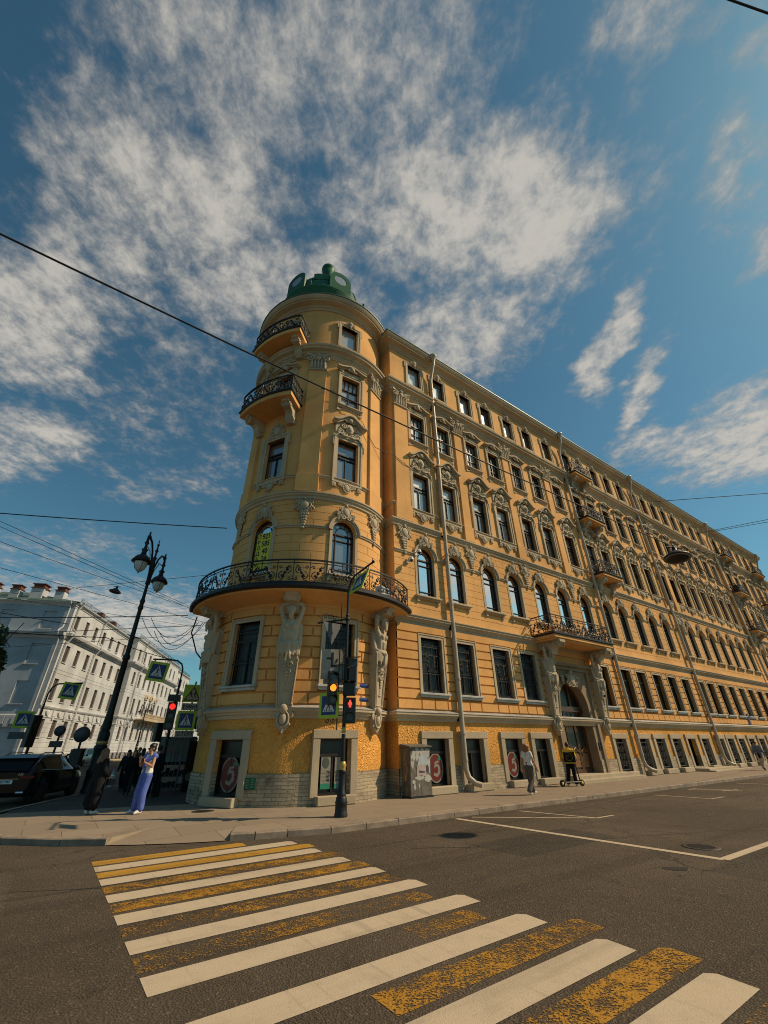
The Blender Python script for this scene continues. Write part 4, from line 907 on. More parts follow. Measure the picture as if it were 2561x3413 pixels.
for q in (-1, 1):
    e = MB(); railing(e, 1.15, .98, .58); a = AX + q * HB; mapped(e, lambda x, y, z: (TU + (RT + .03 + x) * math.sin(a), TY - (RT + .03 + x) * math.cos(a), z + 7.2)); ra_.add(e.v, e.f)
obj('railing', ra_.mesh('railing'), M_IRON, big)
cn = MB(); console(cn, .5, 1.0, .40); cm = cn.mesh('console')
for a in (AP[0], AP[1], AP[2]): obj('console', cm, M_ORN, big, tp(a, RT + .02, 6.98), a)
# tower bay balconies on the fourth floor and attic
for (zb, hw) in ((17.05, R(21.5)), (21.9, R(21.5))):
    ac = R(-28.5 - 35.4); mb = MB(); pts = []
    for i in range(17):
        t = -1 + 2 * i / 16; pts.append(tp(ac + hw * t * (.98 - .04 * t * t), RT + 1.22 + .0 * t * t))
    outline = [tp(ac - hw, RT - .1)[:2]] + [p[:2] for p in pts] + [tp(ac + hw, RT - .1)[:2]]
    mb.slab(outline, zb, zb + .26); bo = part('balcony', mb, M_OCHRE)
    e = MB(); e.sweep(outline, [(-.05, zb + .26), (.05, zb + .26), (.08, zb + .31), (.08, zb + .36), (-.3, zb + .37)]); obj('balcony_edge', e.mesh('balcony_edge'), M_IRON, bo)
    seg = [Vector(p) for p in outline]; cum = [0]
    for i in range(1, len(seg)): cum.append(cum[-1] + (seg[i] - seg[i - 1]).length)
    rl = MB(); railing(rl, cum[-1], 1.02, .5)
    def onp(x, y, z):
        x = min(max(x, 0), cum[-1] - 1e-4); i = 0
        while cum[i + 1] < x: i += 1
        d_ = (seg[i + 1] - seg[i]).normalized(); p = seg[i] + d_ * (x - cum[i]) + Vector((d_.y, -d_.x)) * -y; return (p.x, p.y, z + zb + .36)
    mapped(rl, onp); obj('railing', rl.mesh('railing'), M_IRON, bo)
    cn = MB(); console(cn, .40, 1.02, .95); cm2 = cn.mesh('console')
    for q in (-.72, .72): a = ac + hw * q; obj('console', cm2, M_ORN, bo, tp(a, RT, zb + .0), a)
def front_balcony(uc, zb, w, dp=.95, rail=.95):
    mb = MB(); mb.box(uc - w / 2, uc + w / 2, -dp, 0, zb, zb + .16); mb.box(uc - w / 2 + .1, uc + w / 2 - .1, -dp + .12, 0, zb - .10, zb); bo = part('balcony', mb, M_OCHRE)
    e = MB(); e.sweep([(uc - w / 2, 0), (uc - w / 2, -dp), (uc + w / 2, -dp), (uc + w / 2, 0)], [(-.04, zb + .16), (.04, zb + .16), (.08, zb + .2), (.08, zb + .26), (-.3, zb + .27)]); obj('balcony_edge', e.mesh('balcony_edge'), M_IRON, bo)
    rl = MB()
    q = MB(); railing(q, w, rail, .55); rl.add([(v[0] + uc - w / 2, v[1] - dp + .05, v[2] + zb + .26) for v in q.v], q.f)
    for sx in (-1, 1):
        q = MB(); railing(q, dp, rail, .5); rl.add([(uc + sx * (w / 2 - .04) + v[1], -dp + .05 + v[0] * .95, v[2] + zb + .26) for v in q.v], q.f)
    obj('railing', rl.mesh('railing'), M_IRON, bo)
    return bo
cn = MB(); console(cn, .34, .82, 1.0); cm3 = cn.mesh('console')
FB = []
for (uc, zb, w) in ((30.75, 21.55, 2.35), (30.75, 17.2, 2.4), (30.75, 12.5, 2.5), (62.3, 21.55, 2.5), (61.9, 16.9, 2.6), (61.9, 12.5, 2.6), (73.0, 21.55, 3.2), (72.2, 17.0, 3.0), (73.0, 12.5, 3.0)):
    bo = front_balcony(uc, zb, w); FB.append(bo)
    for q in (-1, 1): obj('console', cm3, M_ORN, bo, (uc + q * (w / 2 - .35), 0, zb - .1))
pb = front_balcony(23.78, 6.92, 5.9, 1.5, 1.02)
for u in (21.45, 26.15): obj('console', cm, M_ORN, pb, (u, -.05, 6.84)); obj('console', cm, M_ORN, pb, (u, -.5, 6.84))
# ---- drainpipes
M_elb = []
for k, u in enumerate((14.46, 29.2, 41.15, 59.5, 76.9)):
    mb = MB(); y = -.22
    pts = [(u + .42, -.62, .36), (u + .25, -.45, .42), (u + .08, -.27, .62), (u, y, .9)] + [(u, y, z) for z in (2.0, 3.2, 5, 7.3, 9, 11.4, 13, 16, 19, 21, 22.6, 23.6)] + [(u, y - .05, 23.9), (u + .02, -.5, 24.7), (u + .02, -.62, 25.05), (u + .02, -.62, 25.3)]
    mb.tube(pts, .105, 12); mb.lathe([(.11, 25.25), (.14, 25.35), (.24, 25.62), (.27, 25.66), (.27, 25.78), (.2, 25.8)], 14, (u + .02, -.62, 0)); mb.lathe([(.135, 0), (.135, .06)], 12, (u, y, 2.2))
    for z in (1.2, 4.4, 7.9, 10.6, 14.2, 17.4, 20.2, 22.8): mb.lathe([(.125, z), (.125, z + .09)], 12, (u, y, 0)); mb.box(u - .02, u + .02, y, 0, z + .02, z + .06)
    part('drainpipe', mb, M_PIPE)
# ---- dome
DC = (7.90, 3.85)
dm = MB(); dm.lathe([(3.6, 25.9), (3.1, 26.5), (2.95, 28.7), (3.2, 28.95), (3.16, 29.1), (2.95, 29.3), (2.92, 29.8), (2.75, 30.5), (2.42, 31.2), (1.9, 31.8), (1.25, 32.2), (.7, 32.4), (0.0, 32.45)], 40, (DC[0], DC[1], 0))
for k in range(16):
    a = k * math.pi / 8; dm.tube([(DC[0] + r_ * math.cos(a), DC[1] + r_ * math.sin(a), z_) for r_, z_ in ((2.97, 29.3), (2.94, 29.8), (2.77, 30.5), (2.44, 31.2), (1.92, 31.82), (1.27, 32.22), (.7, 32.42))], .035, 5)
dome = part('dome', dm, M_GREEN)
fi = MB().lathe([(.75, 32.2), (.70, 32.6), (.46, 32.9), (.30, 33.3), (.24, 33.9), (.40, 34.15), (.40, 34.3), (.24, 34.5), (.28, 34.8), (.46, 35.3), (.48, 35.7), (.42, 35.8), (.54, 35.95), (.54, 36.2), (.3, 36.4), (0, 36.45)], 18, (DC[0], DC[1], 0)); obj('finial', fi.mesh('finial'), M_GREEN, dome)
st = MB(Matrix.Translation((DC[0], DC[1], 0)) @ Matrix.Rotation(R(-31), 4, 'Z'))
for k, (y, z, w) in enumerate(((-2.85, 30.75, .55), (-2.5, 31.4, .46), (-2.0, 31.95, .36))): st.box(-w, w, y, y + 1.2, z - .6, z)
obj('stepped_panel', st.mesh('stepped_panel'), M_GREEN, dome)
for a in (-31 - 35.4, 30 - 35.4, 91 - 35.4, 152 - 35.4):
    M = Matrix.Translation((DC[0], DC[1], 0)) @ Matrix.Rotation(R(a), 4, 'Z') @ Matrix.Translation((0, -2.98, 28.85))
    ow, oh = 1.36, 2.15; d = MB(M); oc = (0, 1.42); n = 24; r = .46
    body = archpts(ow, oh, 14); d.prism(body, .04, 2.2)
    dn = obj('dormer', d.mesh('dormer'), M_GREEN, dome)
    # face plate with a round opening
    fpz = MB(M); ang = [math.pi * 2 * i / n for i in range(n)]
    def hit(t):
        x, z = math.cos(t), math.sin(t); best = 9
        P = archpts(ow + .2, oh + .1, 14)
        for i in range(len(P)):
            p, q = P[i], P[(i + 1) % len(P)]; ex, ez = q[0] - p[0], q[1] - p[1]; den = x * ez - z * ex
            if abs(den) < 1e-9: continue
            s0 = ((p[0] - oc[0]) * ez - (p[1] - oc[1]) * ex) / den; u0 = ((p[0] - oc[0]) * z - (p[1] - oc[1]) * x) / den
            if s0 > 0 and -1e-6 <= u0 <= 1 + 1e-6: best = min(best, s0)
        return (oc[0] + best * x, oc[1] + best * z)
    fpz.ring([hit(t) for t in ang], [(oc[0] + r * math.cos(t), oc[1] + r * math.sin(t)) for t in ang], -.08, .06); obj('face_plate', fpz.mesh('face_plate'), M_GREEN, dn)
    g = MB(M).add([(oc[0] + r * 1.02 * math.cos(t), -.055, oc[1] + r * 1.02 * math.sin(t)) for t in ang], [tuple(range(n))]); obj('round_pane', g.mesh('round_pane'), M_OCUL, dn)
# ------------------------------------------------------------------ atlantes
def capsule(mb, a, b, ra, rb=None, n=10):
    rb = ra if rb is None else rb; a, b = Vector(a), Vector(b); d = b - a
    if d.length < 1e-6: return mb.ell(a, ra, n, 7)
    mb.ell(a, ra, n, 7); mb.ell(b, rb, n, 7); mb.tube([a, b], [ra, rb], n)
    return mb
def atlante():
    mb = MB(); c = capsule
    Y = -.42
    # torso
    for q in (-1, 1):
        c(mb, (q * .11, Y, 2.05), (q * .14, Y - .02, 2.65), .15, .185); c(mb, (q * .15, Y - .02, 2.65), (q * .25, Y + .02, 2.90), .17, .12)
        c(mb, (q * .12, Y - .15, 2.62), (q * .14, Y - .16, 2.66), .10, .10); c(mb, (q * .05, Y - .14, 2.2), (q * .05, Y - .16, 2.4), .08, .08)
        c(mb, (q * .29, Y, 2.90), (q * .43, Y - .08, 3.34), .098, .082); c(mb, (q * .43, Y - .08, 3.34), (q * .36, Y - .06, 3.48), .078, .072); c(mb, (q * .37, Y - .06, 3.47), (q * .07, Y - .10, 3.575), .072, .05)
        c(mb, (q * .07, Y - .10, 3.575), (-q * .08, Y - .12, 3.60), .045, .04)
    c(mb, (0, Y, 2.0), (0, Y - .02, 2.8), .18, .17); c(mb, (0, Y - .04, 2.85), (0, Y - .1, 3.08), .085, .08)
    # head bowed, beard, hair
    mb.ell((0, Y - .17, 3.21), (.115, .14, .165), 14, 10); c(mb, (0, Y - .27, 3.11), (0, Y - .26, 2.88), .082, .04); mb.ell((0, Y - .31, 3.19), (.026, .045, .05), 8, 6)
    for q in (-1, 1):
        mb.ell((q * .05, Y - .285, 3.24), (.035, .03, .018), 8, 5); mb.ell((q * .118, Y - .14, 3.19), (.025, .04, .055), 8, 5); c(mb, (q * .05, Y - .27, 3.06), (q * .04, Y - .27, 2.94), .05, .035)
    for k in range(9):
        a = math.pi * k / 8; mb.ell((.12 * math.cos(a), Y - .19, 3.27 + .10 * math.sin(a)), .045, 8, 6)
    # drapery knotted at the waist
    for k in range(13):
        x = -.40 + .8 * k / 12; c(mb, (x, Y - .02 - .10 * (1 - (x / .42) ** 2), 2.06 + .05 * math.cos(k * 1.3)), (x * .25, Y - .20, 1.98), .05, .055)
        c(mb, (x, Y - .04 - .12 * (1 - (x / .42) ** 2), 1.98), (x * .92, Y - .02 - .12 * (1 - (x / .42) ** 2), 1.55 + .16 * abs(math.sin(k * 1.1))), .055, .045)
    mb.ell((0, Y - .2, 1.98), (.09, .09, .1), 10, 6)
    for q in (-1, 1): c(mb, (q * .34, Y + .16, 2.75), (q * .36, Y + .04, 2.0), .07, .11)
    c(mb, (0, Y - .2, 1.95), (-.06, Y - .2, 1.40), .07, .04); c(mb, (0, Y - .2, 1.95), (.09, Y - .2, 1.48), .06, .035)
    # tapering herm shaft
    def shaft(w0, w1, d0, d1, z0, z1):
        mb.add([(-w0, 0, z0), (w0, 0, z0), (w0, -d0, z0), (-w0, -d0, z0), (-w1, 0, z1), (w1, 0, z1), (w1, -d1, z1), (-w1, -d1, z1)], [(0, 1, 2, 3), (7, 6, 5, 4), (0, 4, 5, 1), (1, 5, 6, 2), (2, 6, 7, 3), (3, 7, 4, 0)])
    shaft(.24, .38, .30, .46, -.02, 1.95); shaft(.30, .30, .22, .30, 1.9, 2.95)
    body = remesh(mb, 'atlante_statue', .018, 2, .4)
    for q in (-1, 1): pass
    d = MB()
    for q in (-1, 1):
        d.tube([(q * .19, -.315, .05), (q * .30, -.455, 1.45)], .022, 6); d.tube([(q * .25, -.30, .0), (q * .37, -.45, 1.5)], .03, 6)
        scroll(d, q * .10, 1.28, .10, 0, q, -.455, .03); scroll(d, q * .08, 1.08, .08, math.pi, q, -.44, .025)
    d.tube([(-.19, -.315, .05), (.19, -.315, .05)], .022, 6)
    for k in range(4): d.ell((0, -.42 + .012 * k, 1.02 - .10 * k), (.08 - .015 * k, .035, .05), 8, 5)
    for k in range(3): d.ell((0, -.345, .42 + .08 * k), (.05 - .012 * k, .03, .05), 7, 5); 
    for q in (-1, 1): d.ell((q * .06, -.345, .42), (.04, .03, .035), 6, 4)
    ft = MB(); ft.ell((0, -.30, -.14), (.15, .12, .16), 12, 8); ft.ell((0, -.26, -.45), (.13, .1, .2), 12, 8)
    ft.prism([(-.24, .06), (.24, .06), (.27, -.3), (.2, -.66), (.0, -.92), (-.2, -.66), (-.27, -.3)], -.24, 0)
    ft.tube([(.2 * math.cos(t), -.27, -.46 + .25 * math.sin(t)) for t in [math.pi * 2 * i / 18 for i in range(18)]], .035, 6, closed=True)
    for q in (-1, 1): scroll(ft, q * .22, .0, .11, math.pi / 2, q, -.26, .04); scroll(ft, q * .24, -.32, .10, -math.pi / 2, q, -.22, .04); scroll(ft, q * .16, -.66, .09, 0, q, -.22, .035)
    for k in range(3): ft.ell((0, -.22, -.72 - .07 * k), (.07 - .015 * k, .06, .06), 7, 5)
    return body, d.mesh('carved_panel'), ft.mesh('carved_foot')
AT = atlante()
def put_atlante(loc, rz):
    o = obj('atlante_statue', AT[0], M_ORN, B, Vector(loc) + OFF, rz)
    obj('carved_panel', AT[1], M_ORN, o); obj('carved_foot', AT[2], M_ORN, o)
for a in AP[:3]: put_atlante(tp(a, RT - .02, 3.10), a)
for u in (21.45, 26.15): put_atlante((u, -.02, 3.10), 0)
# ------------------------------------------------------------------ portal
M_PORT = plaster("shade_dark_portal_stucco", (0.30, 0.215, 0.135), (0.12, 0.085, 0.055), 0.5)  # stucco colour darkened to stand for the shade under the balcony
po = MB(); W2 = 1.5; u0 = 23.55; zs_, zt_ = 3.55, 5.05
def parch(r, n=20): return [(u0 - r * math.cos(math.pi * i / n), zs_ + (zt_ - zs_) / 1.5 * r * math.sin(math.pi * i / n)) for i in range(n + 1)]
# stone surround with a square head and an arched opening
outer = [(u0 - 1.95, .3), (u0 - 1.95, 5.75), (u0 + 1.95, 5.75), (u0 + 1.95, .3)]
A1 = parch(1.36)
poly = [(u0 - 1.95, .3), (u0 - 1.95, 5.75), (u0 + 1.95, 5.75), (u0 + 1.95, .3), (u0 + 1.36, .3)] + A1[::-1] + [(u0 - 1.36, .3)]
po.prism(poly, -.06, .6); portal = part('portal', po, M_PORT)
fm = MB(); fm.ring([(u0 - 1.95, .3), (u0 + 1.95, .3), (u0 + 1.95, 5.75), (u0 - 1.95, 5.75)], [(u0 - 1.72, .3), (u0 + 1.72, .3), (u0 + 1.72, 5.55), (u0 - 1.72, 5.55)], -.16, -.05); fm.box(u0 - 2.1, u0 + 2.1, -.3, -.05, 5.75, 5.9); obj('moulding', fm.mesh('moulding'), M_PORT, portal)
pd = MB(); pd.box(u0 - 1.97, u0 - 1.40, -.09, .0, .12, 1.04); pd.box(u0 + 1.40, u0 + 1.97, -.09, .0, .12, 1.04); obj('plinth_block', pd.mesh('plinth_block'), M_DADO, portal)
kc = MB(); cartouche(kc, u0, 5.02, .55, .62, -.24); garland(kc, u0 - .75, 5.2, 4.8, .3, -.14); garland(kc, u0 + .75, 5.2, 4.8, .3, -.14); obj('carved_keystone', kc.mesh('carved_keystone'), M_ORN, portal)
dw = MB(Matrix.Translation((0, .14, 0))); a0 = parch(1.38); a1 = parch(1.22)
for i in range(len(a0) - 1):
    for (p, q, r, t) in ((a0[i], a0[i + 1], a1[i + 1], a1[i]),):
        dw.add([(p[0], .3, p[1]), (q[0], .3, q[1]), (r[0], .3, r[1]), (t[0], .3, t[1]), (r[0], .44, r[1]), (t[0], .44, t[1])], [(0, 1, 2, 3), (3, 2, 4, 5)])
dw.box(u0 - 1.38, u0 - 1.22, .3, .44, .42, zs_); dw.box(u0 + 1.22, u0 + 1.38, .3, .44, .42, zs_); dw.box(u0 - 1.38, u0 + 1.38, .24, .46, zs_ - .12, zs_ + .12); dw.box(u0 - 1.4, u0 + 1.4, .18, .46, zs_ - .16, zs_ - .11)
for x in (-.45, .45): dw.box(u0 + x - .05, u0 + x + .05, .33, .43, zs_ + .1, zs_ + 1.28)
fr_ = obj('door_frame', dw.mesh('door_frame'), M_WOOD, portal)
fl = MB(Matrix.Translation((0, .14, 0))).add([(p[0], .42, p[1]) for p in a1], [tuple(range(len(a1)))]); obj('fanlight_pane', fl.mesh('fanlight_pane'), M_PGLASS, portal)
def door_leaf(x0, x1):
    d = MB(Matrix.Translation((0, .14, 0))); d.box(x0, x1, .36, .42, .42, zs_ - .12); d.box(x0, x0 + .09, .30, .37, .42, zs_ - .12); d.box(x1 - .09, x1, .30, .37, .42, zs_ - .12); d.box(x0, x1, .31, .37, .42, .62); d.box(x0, x1, .31, .37, 1.42, 1.52)
    c = (x0 + x1) / 2; hw = (x1 - x0) / 2 - .1
    d.prism([(c - hw, zs_ - .3), (c - hw * .5, zs_ - .2), (c, zs_ - .34), (c + hw * .5, zs_ - .2), (c + hw, zs_ - .3), (c + hw, zs_ - .12), (c - hw, zs_ - .12)], .31, .37)
    o = part('door_leaf', d, M_WOOD); o.parent = portal; o.location = (0, 0, 0)
    g = MB(Matrix.Translation((0, .14, 0))).box(c - hw, c + hw, .345, .362, 1.52, zs_ - .18); obj('door_pane', g.mesh('door_pane'), M_PGLASS, o)
    p_ = MB(Matrix.Translation((0, .14, 0))); p_.prism([(c - hw + .04, .7), (c + hw - .04, .7), (c + hw - .04, 1.22), (c + hw * .3, 1.38), (c - hw + .04, 1.3)] if c < u0 else [(c - hw + .04, .7), (c + hw - .04, .7), (c + hw - .04, 1.3), (c - hw * .3, 1.38), (c - hw + .04, 1.22)], .31, .37); p_.tube([(c - hw, .32, 1.4), (c, .29, 1.62), (c + hw, .32, 1.4)], .035, 6); obj('lower_panel', p_.mesh('lower_panel'), M_WOODLIT, o)
    h_ = MB(Matrix.Translation((0, .14, 0))).tube([(c + (hw if c < u0 else -hw) * .9, .27, 1.25), (c + (hw if c < u0 else -hw) * .9, .25, 1.55)], .018, 6); obj('handle', h_.mesh('handle'), M_GOLD, o)
for x0, x1 in ((-1.22, -.42), (-.40, .40), (.42, 1.22)): door_leaf(u0 + x0, u0 + x1)
sp = MB(); sp.bev(u0 - 2.0, u0 + 3.4, -.62, 1.2, .0, .42, .02); sp.bev(u0 - 2.1, u0 + 4.0, -1.0, -.62, 0, .27, .02); part('entrance_steps', sp, M_LIME)
ip = part('intercom_panel', MB().box(u0 + 1.52, u0 + 1.75, -.10, -.05, 1.5, 1.85), M_BLACKP)
# ------------------------------------------------------------------ things hung on the building
def bthing(name, label, cat, u, y, z, group=None, al=None): return thing(name, label, cat, BW(u, y, z), ROTB + (al or 0), group)
for (u, y, z, lab) in ((11.9, -.05, 9.72, 'lower left of two white dome cameras beside the first arched window'), (12.42, -.05, 10.25, 'upper right of two white dome cameras, touching the arch of the first window')):
    c = bthing('security_camera', lab, 'camera', u, y, z, 'dome cameras by the first arched window')
    MB().cbox((0, -.02, .02), .12, .10, .22).build('wall_mount', M_SWHITE, c); MB().tube([(0, 0, .06), (0, -.2, .10), (0, -.3, .08)], .03, 8).lathe([(.0, .14), (.09, .13), (.12, .06), (.12, -.02)], 16, (0, -.3, 0)).build('housing', M_SWHITE, c)
    MB().ell((0, -.3, -.02), (.085, .085, .10), 14, 8).build('dome_lens', M_BLACKP, c)
c = bthing('security_camera', 'white bullet camera fixed beside the right portal statue', 'camera', 26.0, -.25, 4.25)
MB().tube([(0, .2, -.05), (0, .0, -.02), (0, -.12, 0)], .025, 8).build('wall_mount', M_SWHITE, c); MB().tube([(.06, -.08, .04), (-.16, -.42, -.02)], .085, 14).build('housing', M_SWHITE, c); MB().tube([(-.163, -.425, -.02), (-.17, -.43, -.022)], .06, 12).build('lens', M_BLACKP, c)
# yellow sale banner in the left arched window
a = AW[1]; M = Matrix.Translation((0, 0, 0))
o = thing('window_banner', 'yellow for sale banner with black phone digits in the left arched tower window', 'banner', BW(*tp(a, RT - .19, 8.45)[:2], 8.45), ROTB + a)
MB().add([(-.40, 0, 0), (.40, 0, 0), (.40, 0, 1.72), (-.40, 0, 1.72)], [(0, 1, 2, 3)]).build('sheet', M_BANNER, o)
tx = MB()
for k, ch in enumerate("ПРОДАМ"): text_to(tx, ch, .25, Matrix.Translation((-.27, -.006, 1.56 - .27 * k)), 1.0, True)
for k, ch in enumerate(("921", "585", "40", "24")): text_to(tx, ch, .36, Matrix.Translation((.11, -.006, 1.54 - .36 * k)), .82, True)
tx.build('lettering', M_INK, o)
# two outdoor air-conditioner boxes on the big balcony
for (al, w, lab) in ((R(22), .8, 'white air conditioner box with round fan standing on the tower balcony'),):
    p = tp(al, RT + .62, 7.2); o = thing('air_conditioner', lab, 'air conditioner', BW(*p[:2], 7.22), ROTB + al)
    MB().bev(-.42, .42, -.16, .16, 0, .62, .02).build('case', M_SWHITE, o); MB().tube([(.08 + .22 * math.cos(t), -.165, .31 + .22 * math.sin(t)) for t in [i * math.pi / 12 for i in range(24)]], .014, 5, closed=True).tube([(.08 + .12 * math.cos(t), -.165, .31 + .12 * math.sin(t)) for t in [i * math.pi / 8 for i in range(16)]], .010, 5, closed=True).build('fan_guard', M_BLACKP, o)
p = tp(R(30), RT + .62, 7.2); o = thing('storage_box', 'orange wooden box standing on the tower balcony beside the air conditioner', 'box', BW(*p[:2], 7.22), ROTB + R(30))
MB().bev(-.25, .25, -.2, .2, 0, .5, .015).build('case', flat("orange_box", (.5, .16, .02)), o); MB().bev(-.27, .27, -.22, .2, .5, .54, .01).build('lid', M_WOODLIT, o)
o = bthing('air_conditioner', 'dark box standing behind the railing of the far upper balcony', 'air conditioner', 61.4, -.5, 17.18); MB().bev(-.5, .5, -.2, .2, 0, .85, .02).build('case', M_BLACKP, o); q = MB()
for k in range(6): q.box(-.44, .44, -.215, -.2, .1 + k * .12, .14 + k * .12)
q.build('louvres', M_DARK2, o)
# green house number plate on the tower plinth
a = R(-18.5 - 35.4 + 23); a = R(-9.5 - 35.4); p = tp(a, RT + .075, .78)
o = thing('wall_plate', 'small dark green plate with pale characters on the tower plinth', 'plate', BW(*p[:2], .76), ROTB + a); MB().bev(-.21, .21, -.015, 0, -.17, .17, .006).build('plate', M_GREEN, o); q = MB()
for k in range(4): q.box(-.15, -.03, -.019, -.015, -.11 + k * .065, -.08 + k * .065); q.box(.03, .15, -.019, -.015, -.09 + k * .065, -.06 + k * .065)
q.build('characters', flat("plate_ink", (.10, .22, .13)), o)
# round shop stickers on three basement panes
M_STR = flat("sticker_red", (0.13, 0.012, 0.006), 0.4); M_STW = flat("sticker_white", (0.24, 0.215, 0.18), .4); M_STG = flat("sticker_green", (0.02, 0.2, 0.12), .4)
def sticker(pos_, rz, lab, half):
    o = thing('window_sticker', lab, 'sticker', pos_, rz, 'round shop stickers on basement panes'); r1, r2 = .40, .52
    def disc_(s, x0, x1, y): 
        P = [(max(x0, min(x1, s * r1 * math.cos(t))), y, s * r2 * math.sin(t)) for t in [i * math.pi / 24 for i in range(48)]]; return MB().add(P, [tuple(range(48))])
    x0, x1 = half
    disc_(1.0, x0, x1, 0).build('white_rim', M_STW, o); disc_(.90, x0, x1, -.004).build('red_disc', M_STR, o)
    f5 = MB(); f5.add([(max(x0, min(x1, p[0])), -.008, p[1]) for p in ((.16, .26), (-.05, .22), (-.10, -.02), (.02, .05), (.10, .02), (.12, -.10), (.04, -.20), (-.12, -.16), (-.14, -.26), (.05, -.32), (.22, -.18), (.22, .02), (.12, .14), (.02, .13), (.04, .16), (.17, .19))], [tuple(range(16))]); f5.build('emblem', M_STW, o)
    MB().add([(max(x0, min(x1, p[0])), -.009, p[1]) for p in ((.10, .28), (.20, .40), (.32, .34), (.24, .25))], [(0, 1, 2, 3)]).build('leaf', M_STG, o)
a = AW[1]; p = tp(a, RT - .20, .39); sticker(BW(*p[:2], 1.0), ROTB + a, 'dark red round sticker with a white emblem on the shaded tower basement window', (-.36, .42))
sticker(BW(13.12, .16, 1.0), ROTB, 'pale orange round sticker on the basement window right beside the grey cabinet', (-.36, .42)); sticker(BW(17.9, .16, 1.0), ROTB, 'red round sticker on the basement window behind the walking woman', (-.36, .42))
a = AW[0]; p = tp(a, RT - .20, .39); o = thing('price_poster', 'tall white price poster with black numbers in the tower basement window behind the signal pole', 'poster', BW(*p[:2], .55), ROTB + a)
MB().add([(-.42, 0, 0), (-.06, 0, 0), (-.06, 0, .98), (-.42, 0, .98)], [(0, 1, 2, 3)]).add([(.10, 0, 0), (.36, 0, 0), (.36, 0, .92), (.10, 0, .92)], [(0, 1, 2, 3)]).build('sheet', M_STW, o)
MB().add([(-.42, -.003, 0), (-.06, -.003, 0), (-.06, -.003, .16), (-.42, -.003, .16)], [(0, 1, 2, 3)]).add([(.10, -.003, 0), (.36, -.003, 0), (.36, -.003, .14), (.10, -.003, .14)], [(0, 1, 2, 3)]).build('green_band', M_STG, o)
MB().ell((-.25, -.002, .76), (.14, .002, .17), 14, 6).build('photograph', flat("print_dark", (.05, .07, .06)), o)
q = MB()
for k, (s1, s2) in enumerate((("70", "00"), ("69", "00"), ("48", "00"))): text_to(q, s1, .13, Matrix.Translation((-.14, -.006, .47 - .11 * k)), 1, True); text_to(q, s2, .13, Matrix.Translation((.2, -.006, .47 - .11 * k)), 1, True); q.box(-.40, -.22, -.006, -.004, .46 - .11 * k, .465 - .11 * k)
q.build('lettering', M_INK, o)
# ------------------------------------------------------------------ utility cabinet
c = thing('utility_cabinet', 'grey street cabinet covered with torn posters in the corner beside the tower', 'cabinet', BW(11.22, -.56, .12), ROTB)
M_CAB = flat("cabinet_grey", (0.13, 0.115, 0.095), .7, 0, .3, .35, 5.0, .3, 30)
MB().box(-.03, 1.06, -.03, .52, 0, .05).build('base', M_BLACKP, c); MB().bev(0, 1.02, 0, .50, .05, 1.62, .012).build('case', M_CAB, c); MB().add([(-.06, -.08, 1.62), (1.08, -.08, 1.62), (1.08, .54, 1.62), (-.06, .54, 1.62), (-.06, -.08, 1.66), (1.08, -.08, 1.66), (1.08, .54, 1.74), (-.06, .54, 1.74)], [(0, 1, 2, 3), (4, 5, 6, 7), (0, 1, 5, 4), (1, 2, 6, 5), (2, 3, 7, 6), (3, 0, 4, 7)]).build('lid', M_CAB, c)
MB().box(.498, .503, -.004, .0, .08, 1.58).build('door_seam', M_BLACKP, c)
random.seed(11)
def torn(cx, cz, w, h, y, n=14): return [(1.5 * cx + 1.5 * w / 2 * math.cos(t) * (1 + random.uniform(-.3, .25)), y, cz + h / 2 * math.sin(t) * (1 + random.uniform(-.3, .25))) for t in [math.pi * 2 * i / n for i in range(n)]]
def scrap(mb, P): mb.add(P, [tuple(range(len(P)))])
q = MB()
for (x, z, w, h) in ((.12, 1.32, .16, .42), (.24, 1.40, .14, .46), (.4, 1.46, .2, .3), (.55, 1.42, .2, .36), (.30, .62, .34, .14), (.56, .60, .26, .22), (.1, .50, .1, .12), (.13, .36, .06, .2), (.62, 1.0, .08, .6), (.27, .38, .05, .15), (.08, 1.1, .09, .3)): scrap(q, torn(x, z, w, h, -.006))
q.build('torn_paper', flat("torn_paper", (0.42, 0.40, 0.36), .9), c)
q = MB(); q.add([(.34, -.010, 1.02), (.86, -.010, 1.0), (.88, -.010, 1.20), (.84, -.010, 1.34), (.62, -.010, 1.38), (.44, -.010, 1.31), (.40, -.010, 1.16)], [tuple(range(7))]); q.build('poster', flat("pale_blue_poster", (0.36, 0.41, 0.42), .8), c)
q = MB(); q.add([(.34, -.012, 1.05), (.86, -.012, 1.03), (.80, -.012, .80), (.72, -.012, .66), (.52, -.012, .70), (.30, -.012, .68)], [tuple(range(6))]); q.build('poster', flat("pale_pink_poster", (0.40, 0.31, 0.28), .8), c)
q = MB(); q.add([(.42, -.016, .86), (.72, -.016, .82), (.70, -.016, .78), (.42, -.016, .79)], [(0, 1, 2, 3)]); scrap(q, torn(.55, .92, .10, .3, -.016)); q.build('dark_print', flat("dark_print", (.05, .04, .07)), c)
q = MB()
for k in range(7): P = torn(.18 + .05 * math.sin(k), 1.4 - k * .11, .2, .16, -.006); scrap(q, [(-.006, .06 + .8 * p[0], p[2]) for p in P])
q.build('torn_paper', flat("brown_paper", (0.22, 0.17, 0.12), .9), c); q = MB(); P = torn(.34, .62, .14, .22, 0); scrap(q, [(-.008, .55 * p[0], p[2]) for p in P]); q.build('poster', flat("yellow_scrap", (.45, .28, .04)), c)
o = thing('wall_plate', 'small bright green plate on the wall just right of the grey cabinet', 'plate', BW(12.32, -.12, 1.35), ROTB); MB().bev(-.10, .10, -.015, 0, -.11, .11, .005).build('plate', flat("bright_green_plate", (.01, .26, .12)), o); q = MB()
